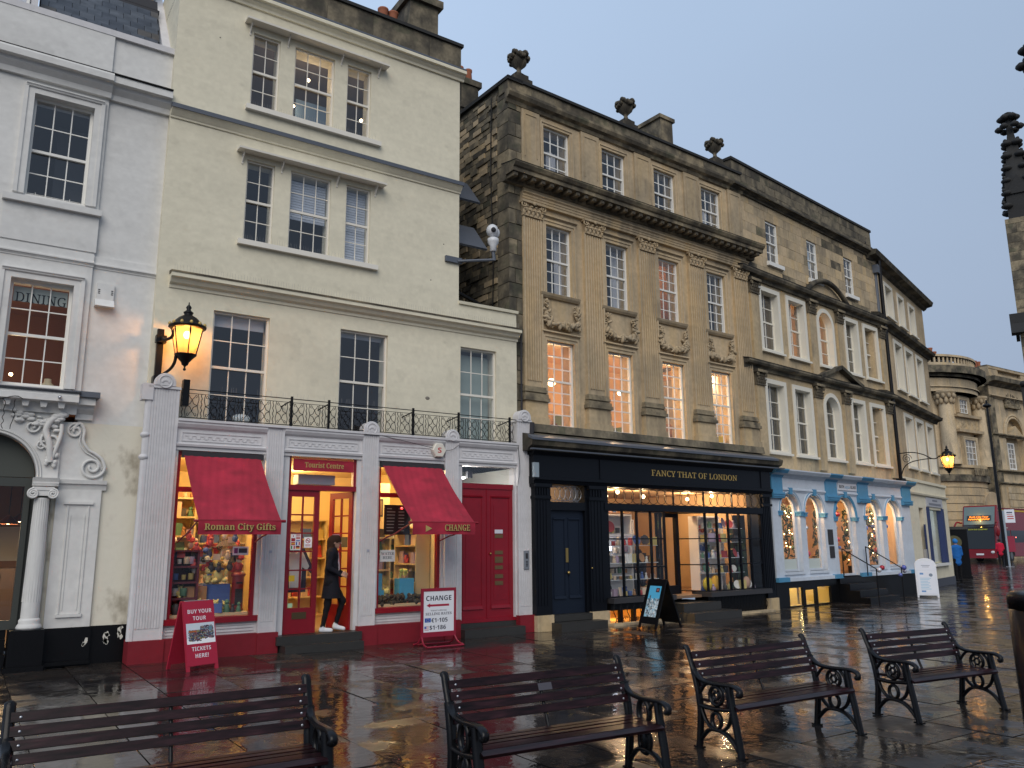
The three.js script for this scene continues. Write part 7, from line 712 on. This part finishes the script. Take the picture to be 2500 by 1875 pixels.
// ---------- blue shop stock: glass ornaments and shelves ----------
{
  const F = F4, r = rng(91); shelfUnit(F, 0.8, 1.0, 0.02, 0.6, 1.5, 4, M(0.7, 0.55, 0.35, 0.6), 'lit ornament shelf in the first arch of the blue shop'); for (let k = 0; k < 4; k++) stock(F, [0.85, 1.35], 1.03 + 0.375 * k, [-0.12, -0.05], 4, 600 + k, 'glass ornament on the lit shelf of the blue shop', 'ornaments on the lit shelf', ['jar', 'dish', 'doll']);
  for (const [x, k] of [[2.5, 0], [4.35, 1], [6.25, 2], [7.75, 3]]) { const t = thing('display_tree', ['dark leafy display spray with fairy lights beside the lit ornament shelf', 'dark leafy display spray with fairy lights behind the shop door arch', 'dark leafy display spray with fairy lights between the door arch and the end arch', 'dark leafy display spray with fairy lights in the end arch by the lantern'][k], 'display tree'); place(t, F, x, 0.9, -0.42); const q = rng(800 + k), a = []; for (let i = 0; i < 150; i++) { const v = q(), g = ball(0, 0, 0, 0.05, 2.2, 0.5, 0.6, 5); g.rotateZ(q() * 6.28); g.translate((q() - 0.5) * (1.25 - v * 0.5), 0.1 + v * 1.75, (q() - 0.5) * 0.12); a.push(g); } part(t, 'foliage', a, M(0.035, 0.05, 0.025, 0.8)); for (let i = 0; i < 30; i++) { const v = q(); part(t, 'fairy_light', ball((q() - 0.5) * (1.2 - v * 0.5), 0.15 + v * 1.6, 0.09, 0.017, 1, 1, 1, 6), glow(1, 0.70, 0.30, 8)); } part(t, 'stand', bx(-0.2, 0.2, -0.2, 0.05, -0.1, 0.1), MAT.dark); }
  const gm = [M(0.8, 0.55, 0.15, 0.15, { metalness: 0.8 }), M(0.7, 0.7, 0.7, 0.12, { metalness: 0.7 }), M(0.1, 0.2, 0.12, 0.3), M(0.45, 0.05, 0.06, 0.2), M(0.08, 0.12, 0.35, 0.2)];
  const gn = ['gold', 'silver', 'dark green', 'red', 'blue'], an = { 2.5: 'arch beside the lit shelf', 4.4: 'door arch', 6.2: 'arch beside the steps', 7.55: 'end arch by the lantern', 1.2: 'arch with the lit shelf' };
  for (const [cx, w, n, y0, y1] of [[2.5, 0.7, 34, 1.2, 2.7], [4.4, 0.8, 34, 1.5, 2.8], [6.2, 0.8, 44, 1.05, 2.6], [7.55, 0.8, 44, 1.05, 2.6], [1.2, 0.6, 8, 2.4, 2.75]]) for (let i = 0; i < n; i++) { const s = 0.035 + r() * 0.05; const gi = (r() * 5) | 0, o = solo('glass_ornament', souvenir.orn ??= ball(0, 0, 0, 1, 1, 1, 1, 12), gm[gi], `${gn[gi]} glass ornament hanging in the ${an[cx]} of the blue shop`, 'ornament', `${gn[gi]} ornaments in the ${an[cx]}`); o.scale.setScalar(s); place(o, F, cx - 0.12 + (r() - 0.5) * w, y0 + r() * (y1 - y0), -0.12 + r() * 0.16); }
}
// ---------- signs on the pavement ----------
{
  const t = thing('ticket_board', 'red folding board advertising tour tickets in front of the gift shop window', 'sandwich board'); t.position.set(2.94, 0, 1.0); t.rotation.y = 20 * D2R;
  const tx2 = canvasTex(512, 960, (c, w, h) => { c.fillStyle = '#a81836'; c.fillRect(0, 0, w, h); c.fillStyle = '#ddd8dc'; c.textAlign = 'center'; c.font = 'bold 84px sans-serif'; c.fillText('BUY YOUR', w / 2 + 8, 180, 470); c.fillText('TOUR', w / 2, 285, 300); c.fillText('TICKETS', w / 2, 745, 380); c.fillText('HERE!', w / 2, 850, 270); c.fillStyle = '#c9d2da'; c.fillRect(26, 330, w - 40, 310); c.fillStyle = '#f0f0f2'; c.fillRect(26, 560, w - 40, 80); const r = rng(8); for (let i = 0; i < 900; i++) { const k = r(), x = 50 + r() * 410, y = 400 + r() * 190 - (x > 250 ? 30 : 0); if (y < 430 && x < 250) continue; c.fillStyle = ['#2b2f3c', '#3a4152', '#6b2f3a', '#8a7a3a', '#4f6478', '#1c2028', '#7d4a58', '#8f9aa8'][(k * 8) | 0]; c.fillRect(x, y, 8 + r() * 26, 5 + r() * 14); } c.fillStyle = '#5f7f8c'; c.fillRect(400, 390, 60, 60); c.fillStyle = '#a85a28'; c.fillRect(60, 440, 130, 26); });
  const pan = (f, s) => { const G = grp(t, f ? 'front_panel' : 'rear_panel'); G.position.set(0, 0.94, s * 0.02); G.rotation.x = -s * 0.24; part(G, 'panel_board', [bx(-0.25, 0.25, -0.90, 0, -0.012, 0.012), bx(-0.25, -0.20, -0.985, -0.90, -0.012, 0.012), bx(0.20, 0.25, -0.985, -0.90, -0.012, 0.012)].slice(0, 3), M(0.36, 0.012, 0.035, 0.55)); if (f) part(G, 'panel_print', quad(-0.245, 0.245, -0.895, -0.01, 0.0145), print(tx2, 0.5)); }; pan(true, 1); pan(false, -1); part(t, 'hinge', rod([-0.2, 0.94, 0], [0.2, 0.94, 0], 0.012, 6), MAT.steel);
}
{
  const t = thing('rates_sign', 'white currency rates sign in a red frame on a swing stand', 'sign stand'); t.position.set(7.02, 0, 0.85);
  const tx2 = canvasTex(512, 640, (c, w, h) => { c.fillStyle = '#dcdde2'; c.fillRect(0, 0, w, h); c.fillStyle = '#17182a'; c.textAlign = 'center'; c.font = 'bold 108px sans-serif'; c.fillText('CHANGE', w / 2, 150, 440); c.fillStyle = '#a01a38'; c.beginPath(); c.moveTo(50, 225); c.lineTo(110, 190); c.lineTo(110, 208); c.lineTo(430, 208); c.lineTo(430, 242); c.lineTo(110, 242); c.lineTo(110, 260); c.fill(); c.fillStyle = '#3a3a44'; c.font = 'bold 30px serif'; c.fillText("TODAY'S SPECIAL", w / 2, 318, 320); c.font = 'bold 56px serif'; c.fillStyle = '#20202c'; c.fillText('SELLING RATES', w / 2, 378, 440); c.font = 'bold 92px sans-serif'; c.fillStyle = '#17182a'; c.textAlign = 'left'; c.fillText('€1·105', 130, 492, 320); c.fillText('$1·186', 100, 606, 320); c.fillStyle = '#1d4fa8'; c.fillRect(24, 422, 100, 66); c.fillStyle = '#e0c040'; for (let k = 0; k < 12; k++) c.fillRect(71 + 22 * Math.cos(k * 0.5236), 452 + 22 * Math.sin(k * 0.5236), 6, 6); for (let k = 0; k < 7; k++) { c.fillStyle = k % 2 ? '#eee' : '#b06070'; c.fillRect(18, 548 + k * 9, 74, 9); } c.fillStyle = '#5068b0'; c.fillRect(18, 548, 34, 36); });
  const rm = M(0.26, 0.01, 0.03, 0.4); part(t, 'frame', [bx(-0.34, -0.30, 0.16, 0.97, -0.02, 0.02), bx(0.30, 0.34, 0.16, 0.97, -0.02, 0.02), bx(-0.30, 0.30, 0.92, 0.97, -0.02, 0.02), bx(-0.30, 0.30, 0.16, 0.24, -0.02, 0.02)], rm); part(t, 'sign_panel', bx(-0.30, 0.30, 0.24, 0.92, -0.01, 0.01), M(0.7, 0.7, 0.72, 0.5)); part(t, 'sign_print', quad(-0.30, 0.30, 0.24, 0.92, 0.0125), print(tx2, 0.45)); for (const s of [-1, 1]) part(t, 'foot', [tube([[s * 0.32, 0.17, 0], [s * 0.34, 0.06, 0.1], [s * 0.36, 0.02, 0.26]], 0.016, 12, 6), tube([[s * 0.32, 0.17, 0], [s * 0.34, 0.06, -0.1], [s * 0.36, 0.02, -0.22]], 0.016, 12, 6)], rm); part(t, 'base_bar', [rod([-0.36, 0.02, 0.26], [0.36, 0.02, 0.26], 0.016, 6), rod([-0.36, 0.02, -0.22], [0.36, 0.02, -0.22], 0.016, 6)], rm);
}
{
  const t = thing('poster_board', 'black folding board with a town view poster by the navy shop steps', 'sandwich board'); t.position.set(12.06, 0, 1.07);
  const tx2 = canvasTex(256, 480, (c, w, h) => { const gr = c.createLinearGradient(0, 0, 0, h); c.fillStyle = '#57b4dc'; c.fillRect(0, 0, w, h); c.fillStyle = '#9cc6d8'; c.fillRect(0, 230, w, 250); c.fillStyle = '#3a2a3a'; c.fillRect(150, 30, 76, 66); c.fillStyle = '#b06a60'; c.fillRect(168, 44, 40, 36); const r = rng(14); for (let i = 0; i < 260; i++) { const x = r() * w, y = 190 + r() * 290; c.fillStyle = ['#c9d2d6', '#9aa6ac', '#6d7880', '#dfe6e8', '#4a5560'][(r() * 5) | 0]; c.fillRect(x, y, 8 + r() * 22, 6 + r() * 30); } c.fillStyle = '#55606a'; c.fillRect(40, 150, 26, 160); });
  const pan = (s) => { const G = grp(t, s < 0 ? 'front_panel' : 'rear_panel'); G.position.set(s * 0.01, 0.97, 0); G.rotation.set(0, 0, 0); G.rotation.order = 'YXZ'; G.rotation.y = s * Math.PI / 2; G.rotation.x = -0.35; part(G, 'frame', [bx(-0.26, -0.21, -1.02, 0, -0.015, 0.015), bx(0.21, 0.26, -1.02, 0, -0.015, 0.015), bx(-0.21, 0.21, -0.12, 0, -0.015, 0.015), bx(-0.21, 0.21, -0.92, -0.80, -0.015, 0.015)], MAT.blackpaint); part(G, 'panel_board', bx(-0.21, 0.21, -0.80, -0.12, -0.01, 0.005), MAT.blackpaint); if (s < 0) part(G, 'poster', quad(-0.17, 0.17, -0.78, -0.14, 0.008), print(tx2, 0.35)); }; pan(-1); pan(1);
}
{
  const t = thing('white_board', 'white round topped pavement board beyond the blue shop steps', 'sandwich board'); t.position.set(25.0, 0, -0.55); t.rotation.y = -58 * D2R; const s = new THREE.Shape(); s.moveTo(-0.3, 0.06); s.lineTo(0.3, 0.06); s.lineTo(0.3, 0.98); s.absellipse(0, 0.98, 0.3, 0.22, 0, Math.PI, false); s.closePath();
  const tx2 = canvasTex(256, 512, (c, w, h) => { c.fillStyle = '#cfd3dc'; c.fillRect(0, 0, w, h); c.fillStyle = '#8d93a0'; c.fillRect(70, 60, 120, 12); c.fillRect(84, 84, 92, 10); c.strokeStyle = '#9aa0ac'; c.strokeRect(8, 140, w - 16, 360); c.fillStyle = '#5b86b8'; c.fillRect(40, 180, 50, 30); c.fillStyle = '#6b7a8c'; c.beginPath(); c.arc(190, 215, 26, 0, 7); c.fill(); c.fillStyle = '#7fb0cc'; for (let k = 0; k < 8; k++) c.fillRect(40, 260 + k * 24, 150 - (k * 23) % 50, 9); c.fillStyle = '#5b86b8'; c.fillRect(44, 455, 60, 26); });
  for (const q of [1, -1]) { const G = grp(t, q > 0 ? 'front_panel' : 'rear_panel'); G.position.z = q * 0.27; G.rotation.x = -q * 0.2; part(G, 'panel_board', extr(s, -0.015, 0.015, 0.005), M(0.62, 0.64, 0.68, 0.45)); part(G, 'leg', [bx(-0.3, -0.25, 0.0, 0.06, -0.015, 0.015), bx(0.25, 0.3, 0.0, 0.06, -0.015, 0.015)], M(0.62, 0.64, 0.68, 0.45)); if (q > 0) part(G, 'panel_print', quad(-0.26, 0.26, 0.1, 1.1, 0.018), print(tx2, 0.5)); }
}
// ---------- people ----------
function field(prims, c, half, res, skin) {       // smooth union of tapered capsules and ellipsoids, coloured by the nearest piece
  const mc = new MarchingCubes(res, MAT.dark, false, false, 400000); mc.isolation = 0; const n = mc.size, hs = mc.halfsize;
  const seg = (p, q, px, py, pz) => { const [x0, y0, z0] = q.a, [x1, y1, z1] = q.b, dx = x1 - x0, dy = y1 - y0, dz = z1 - z0, sx = q.sx ?? 1, sz = q.sz ?? 1; let t = ((px - x0) * dx + (py - y0) * dy + (pz - z0) * dz) / (dx * dx + dy * dy + dz * dz + 1e-9); t = clamp(t); const ex = (px - x0 - dx * t) / sx, ey = py - y0 - dy * t, ez = (pz - z0 - dz * t) / sz; return Math.hypot(ex, ey, ez) - (q.r + (q.r2 - q.r) * t) + (q.c[0] < 0.025 && q.r > 0.033 ? 0.0042 * Math.sin(44 * py + 21 * px + 9 * pz) * Math.sin(26 * pz + 33 * px) : 0); };
  const dist = (x, y, z, list) => { let d = 1e3; for (const q of list) { const e = seg(0, q, x, y, z), k = q.k ?? 0.03; const h = clamp(0.5 + 0.5 * (d - e) / k); d = d + (e - d) * h - k * h * (1 - h); } return d; };
  const wx = i => c[0] + (i - hs) / hs * half, wy = i => c[1] + (i - hs) / hs * half, wz = i => c[2] + (i - hs) / hs * half, st = half / hs, BS = 8, nb = Math.ceil(n / BS), near = [];   // only the pieces near each block of cells are looked at
  for (let K = 0; K < nb; K++) for (let J = 0; J < nb; J++) for (let I = 0; I < nb; I++) {
    const x = wx(I * BS + BS / 2), y = wy(J * BS + BS / 2), z = wz(K * BS + BS / 2), R = st * BS * 0.9 + 0.06; const list = prims.filter(q => seg(0, q, x, y, z) < R / Math.min(1, q.sx ?? 1, q.sz ?? 1)); near[I + nb * (J + nb * K)] = list;
    for (let k = K * BS; k < Math.min(n, K * BS + BS); k++) for (let j = J * BS; j < Math.min(n, J * BS + BS); j++) for (let i = I * BS; i < Math.min(n, I * BS + BS); i++) mc.field[i + j * n + k * n * n] = list.length ? -dist(wx(i), wy(j), wz(k), list) : -1;
  }
  mc.update(); const cnt = mc.count ?? mc.geometry.drawRange.count; const pos = new Float32Array(cnt * 3), nor = new Float32Array(cnt * 3), col = new Float32Array(cnt * 3);
  for (let v = 0; v < cnt; v++) { const ux = mc.positionArray[3 * v], uy = mc.positionArray[3 * v + 1], uz = mc.positionArray[3 * v + 2], x = c[0] + ux * half, y = c[1] + uy * half, z = c[2] + uz * half, bi = u => clamp(Math.floor((u * hs + hs) / BS), 0, nb - 1), list = near[bi(ux) + nb * (bi(uy) + nb * bi(uz))]; pos.set([x, y, z], 3 * v); const e = 0.004, d0 = dist(x, y, z, list); let gx = dist(x + e, y, z, list) - d0, gy = dist(x, y + e, z, list) - d0, gz = dist(x, y, z + e, list) - d0; const L = Math.hypot(gx, gy, gz) || 1; nor.set([gx / L, gy / L, gz / L], 3 * v); let b = 1e9, cc = [0.1, 0.1, 0.1]; for (const q of list) { const d = seg(0, q, x, y, z); if (d < b) { b = d; cc = q.c; } } col.set(cc, 3 * v); }
  const g = new THREE.BufferGeometry(); g.setAttribute('position', new THREE.BufferAttribute(pos, 3)); g.setAttribute('normal', new THREE.BufferAttribute(nor, 3)); g.setAttribute('uv', new THREE.BufferAttribute(new Float32Array(cnt * 2), 2)); g.setAttribute('color', new THREE.BufferAttribute(col, 3)); return g;
}
const P = (a, b, r, r2, c, o = {}) => Object.assign({ a, b, r, r2, c }, o);
const bodyMat = new THREE.MeshPhysicalMaterial({ vertexColors: true, roughness: 0.9, specularIntensity: 0.3 });
function hand(w, dir, c, s = 1) { // palm and five curled fingers; w wrist, dir towards the fingertips (mostly +x here)
  const L = [], [x, y, z] = w, D = (u, v, t) => [x + u * dir[0] * s + v * 0.0, y + u * dir[1] * s - v * s, z + t * s]; L.push(P(D(0, 0, 0), D(0.05, 0, 0), 0.026, 0.03, c, { k: 0.015, sz: 1.2, sx: 0.9 })); [[-0.026, 0.05], [-0.009, 0.062], [0.009, 0.058], [0.026, 0.046]].forEach(([t, l]) => { L.push(P(D(0.06, 0, t), D(0.06 + l * 0.6, 0.012, t), 0.009, 0.009, c, { k: 0.006 }), P(D(0.06 + l * 0.6, 0.012, t), D(0.055 + l * 0.75, 0.04, t), 0.009, 0.0075, c, { k: 0.006 })); }); L.push(P(D(0.02, 0, 0.03), D(0.055, 0.012, 0.052), 0.011, 0.009, c, { k: 0.008 }), P(D(0.055, 0.012, 0.052), D(0.078, 0.028, 0.05), 0.009, 0.008, c, { k: 0.006 })); return L;
}
{ // woman stepping out of the gift shop
  const coat = [0.012, 0.012, 0.017], leg = [0.010, 0.010, 0.012], shoe = [0.66, 0.66, 0.68], skin = [0.42, 0.25, 0.18], hair = [0.035, 0.018, 0.012], top = [0.5, 0.42, 0.44];
  const b = [
    P([0.0, 1.30, 0], [0.0, 1.02, 0], 0.135, 0.135, coat, { sx: 0.78, sz: 1.15, k: 0.06 }), P([0, 1.02, 0], [-0.01, 0.72, 0], 0.135, 0.14, coat, { sx: 0.85, sz: 1.05, k: 0.05 }), P([0, 1.335, -0.13], [0, 1.335, 0.13], 0.06, 0.06, coat, { k: 0.06 }),
    P([0.07, 1.3, 0], [0.11, 1.05, 0], 0.045, 0.03, top, { k: 0.02 }), P([0.005, 1.36, 0], [0.025, 1.44, 0], 0.048, 0.045, skin, { k: 0.02 }), P([0.04, 1.49, 0], [0.055, 1.53, 0], 0.075, 0.082, skin, { sz: 0.85, k: 0.02 }), P([0.085, 1.45, 0], [0.09, 1.45, 0], 0.04, 0.035, skin, { k: 0.03, sz: 0.9 }), P([0.135, 1.505, 0], [0.148, 1.49, 0], 0.012, 0.013, skin, { k: 0.012 }), P([0.12, 1.458, -0.015], [0.12, 1.458, 0.015], 0.008, 0.008, [0.3, 0.1, 0.09], { k: 0.006 }), P([0.125, 1.52, 0.026], [0.127, 1.52, 0.03], 0.007, 0.007, [0.03, 0.02, 0.02], { k: 0.004 }), P([0.125, 1.52, -0.026], [0.127, 1.52, -0.03], 0.007, 0.007, [0.03, 0.02, 0.02], { k: 0.004 }), P([0.04, 1.5, 0.07], [0.045, 1.48, 0.07], 0.014, 0.012, skin, { k: 0.01 }),
    P([0.02, 1.545, 0], [0.06, 1.555, 0], 0.092, 0.085, hair, { sz: 0.95, k: 0.02 }), P([-0.015, 1.52, 0], [-0.035, 1.30, 0], 0.085, 0.06, hair, { sz: 1.15, k: 0.03 }), P([0.0, 1.53, 0.065], [-0.01, 1.34, 0.08], 0.035, 0.028, hair, { k: 0.02 }), P([0.06, 1.53, -0.07], [0.05, 1.32, -0.085], 0.035, 0.025, hair, { k: 0.02 }),
    P([0, 1.32, 0.155], [-0.05, 1.08, 0.20], 0.055, 0.047, coat), P([-0.05, 1.08, 0.20], [0.16, 0.955, 0.19], 0.047, 0.036, coat), P([0, 1.32, -0.155], [0.0, 1.07, -0.2], 0.055, 0.047, coat), P([0.0, 1.07, -0.2], [0.17, 0.98, -0.13], 0.047, 0.036, coat),
    P([-0.02, 0.82, 0.08], [-0.05, 0.46, 0.085], 0.085, 0.058, leg), P([-0.05, 0.46, 0.085], [-0.12, 0.09, 0.085], 0.056, 0.036, leg), P([0.0, 0.82, -0.08], [0.20, 0.51, -0.075], 0.085, 0.058, leg), P([0.20, 0.51, -0.075], [0.10, 0.13, -0.075], 0.056, 0.036, leg),
    P([-0.14, 0.042, 0.085], [0.02, 0.032, 0.085], 0.042, 0.035, shoe, { k: 0.015 }), P([-0.12, 0.08, 0.085], [-0.12, 0.06, 0.085], 0.04, 0.04, shoe, { k: 0.02 }), P([0.08, 0.075, -0.075], [0.23, 0.04, -0.075], 0.042, 0.034, shoe, { k: 0.015 }), P([0.09, 0.11, -0.075], [0.09, 0.09, -0.075], 0.04, 0.04, shoe, { k: 0.02 }),
  ];
  const g = merge([field(b, [0.02, 0.82, 0], 0.84, 116), field(hand([0.16, 0.955, 0.19], [1, -0.1], skin), [0.21, 0.945, 0.195], 0.11, 60), field(hand([0.17, 0.98, -0.13], [1, 0.0], skin), [0.22, 0.97, -0.125], 0.11, 60)]);
  const w = solo('person', g, bodyMat, 'person in a long dark coat, black trousers and white trainers leaving the gift shop', 'person'); w.position.set(5.42, 0.26, -0.1); w.rotation.y = -0.4;
  part(w, 'coat_skirt', lathe([[0.135, 1.02], [0.15, 0.85], [0.172, 0.68], [0.19, 0.56], [0.18, 0.565], [0.15, 0.7], [0.12, 0.9]], 26).scale(0.86, 1, 1.06), D(...coat, 0.9));
}
function passer(x, z, turn, label, coat, leg, hat, arm) {
  const skin = [0.42, 0.26, 0.19]; const b = [P([0, 1.38, 0], [0, 1.05, 0], 0.15, 0.15, coat, { sx: 0.8, sz: 1.2, k: 0.06 }), P([0, 1.05, 0], [0, 0.8, 0], 0.15, 0.16, coat, { sx: 0.8, sz: 1.1, k: 0.05 }), P([0, 1.42, -0.15], [0, 1.42, 0.15], 0.065, 0.065, coat, { k: 0.06 }), P([0.0, 1.45, 0], [0.02, 1.55, 0], 0.055, 0.05, skin), P([0.03, 1.6, 0], [0.035, 1.66, 0], 0.085, 0.09, skin, { sz: 0.88 }), P([0.12, 1.62, 0], [0.13, 1.61, 0], 0.015, 0.015, skin, { k: 0.012 }), P([0.0, 1.67, 0], [0.03, 1.69, 0], 0.10, 0.095, hat, { k: 0.02 }), P([0, 1.41, 0.18], [0.02, 1.12, 0.22], 0.062, 0.05, coat), P([0.02, 1.12, 0.22], arm, 0.05, 0.038, coat), P([0, 1.41, -0.18], [0, 1.12, -0.22], 0.062, 0.05, coat), P([0, 1.12, -0.22], [0.08, 0.88, -0.2], 0.05, 0.038, coat), P([-0.01, 0.9, 0.09], [0.03, 0.48, 0.1], 0.095, 0.062, leg), P([0.03, 0.48, 0.1], [0, 0.08, 0.1], 0.06, 0.04, leg), P([-0.01, 0.9, -0.09], [-0.02, 0.48, -0.1], 0.095, 0.062, leg), P([-0.02, 0.48, -0.1], [-0.06, 0.08, -0.1], 0.06, 0.04, leg), P([-0.03, 0.045, 0.1], [0.15, 0.035, 0.1], 0.045, 0.037, leg, { k: 0.015 }), P([-0.09, 0.045, -0.1], [0.09, 0.035, -0.1], 0.045, 0.037, leg, { k: 0.015 }), ...hand(arm, [1, -0.1], skin), ...hand([0.08, 0.88, -0.2], [0.4, -0.9], skin)];
  const w = solo('person', field(b, [0.03, 0.9, 0], 0.93, 84), bodyMat, label, 'person'); w.position.set(x, 0, z); w.rotation.y = turn;
}
passer(35.45, -5.02, 0.9, 'person in a bright blue jacket and blue hat walking beside the black kiosk', [0.02, 0.13, 0.42], [0.012, 0.012, 0.014], [0.03, 0.2, 0.55], [0.2, 1.05, 0.2]);
passer(59.0, -14.4, 0.5, 'person in a red jacket beside the bus stop pole', [0.55, 0.02, 0.05], [0.012, 0.012, 0.014], [0.03, 0.02, 0.02], [0.25, 1.15, 0.15]);
{ // diners seated in the restaurant
  const c = [0.02, 0.015, 0.015], b = [P([0, 0.62, 0], [0, 0.2, 0], 0.17, 0.2, c, { sx: 0.8, sz: 1.25, k: 0.06 }), P([0, 0.6, -0.16], [0, 0.6, 0.16], 0.075, 0.075, c, { k: 0.06 }), P([0.01, 0.66, 0], [0.02, 0.76, 0], 0.055, 0.05, [0.36, 0.2, 0.13]), P([0.03, 0.82, 0], [0.035, 0.88, 0], 0.09, 0.095, [0.36, 0.2, 0.13], { sz: 0.88 }), P([0.13, 0.84, 0], [0.14, 0.83, 0], 0.015, 0.015, [0.36, 0.2, 0.13]), P([0.0, 0.89, 0], [0.02, 0.91, 0], 0.10, 0.1, [0.03, 0.02, 0.015], { k: 0.02 }), P([0, 0.58, 0.2], [0.1, 0.32, 0.24], 0.065, 0.052, c), P([0.1, 0.32, 0.24], [0.34, 0.34, 0.12], 0.052, 0.04, c), P([0, 0.58, -0.2], [0.1, 0.32, -0.24], 0.065, 0.052, c), P([0.1, 0.32, -0.24], [0.34, 0.34, -0.12], 0.052, 0.04, c), P([0, 0.14, 0.1], [0.42, 0.14, 0.12], 0.09, 0.07, c), P([0, 0.14, -0.1], [0.42, 0.14, -0.12], 0.09, 0.07, c), P([0.42, 0.14, 0.12], [0.42, -0.28, 0.12], 0.07, 0.05, c), P([0.42, 0.14, -0.12], [0.42, -0.28, -0.12], 0.07, 0.05, c), ...hand([0.34, 0.34, 0.12], [1, -0.1], [0.36, 0.2, 0.13]), ...hand([0.34, 0.34, -0.12], [1, -0.1], [0.36, 0.2, 0.13])];
  const w = solo('person', field(b, [0.1, 0.32, 0], 0.72, 72), bodyMat, 'person in dark clothes sitting inside the restaurant behind the arched glass', 'person'); w.position.set(0.40, 0.68, -1.35); w.rotation.y = 2.6; const st = thing('restaurant_stool', 'dark stool inside the restaurant under the seated person', 'stool'); st.position.set(0.40, 0.3, -1.35); part(st, 'seat', lathe([[0, 0.38], [0.17, 0.38], [0.17, 0.42], [0, 0.42]], 16), MAT.dark); for (let k = 0; k < 4; k++) part(st, 'leg', rod([0.13 * Math.cos(k * 1.57 + 0.8), 0, 0.13 * Math.sin(k * 1.57 + 0.8)], [0.1 * Math.cos(k * 1.57 + 0.8), 0.38, 0.1 * Math.sin(k * 1.57 + 0.8)], 0.015, 6), MAT.dark);
}
renderer.render(scene, camera);
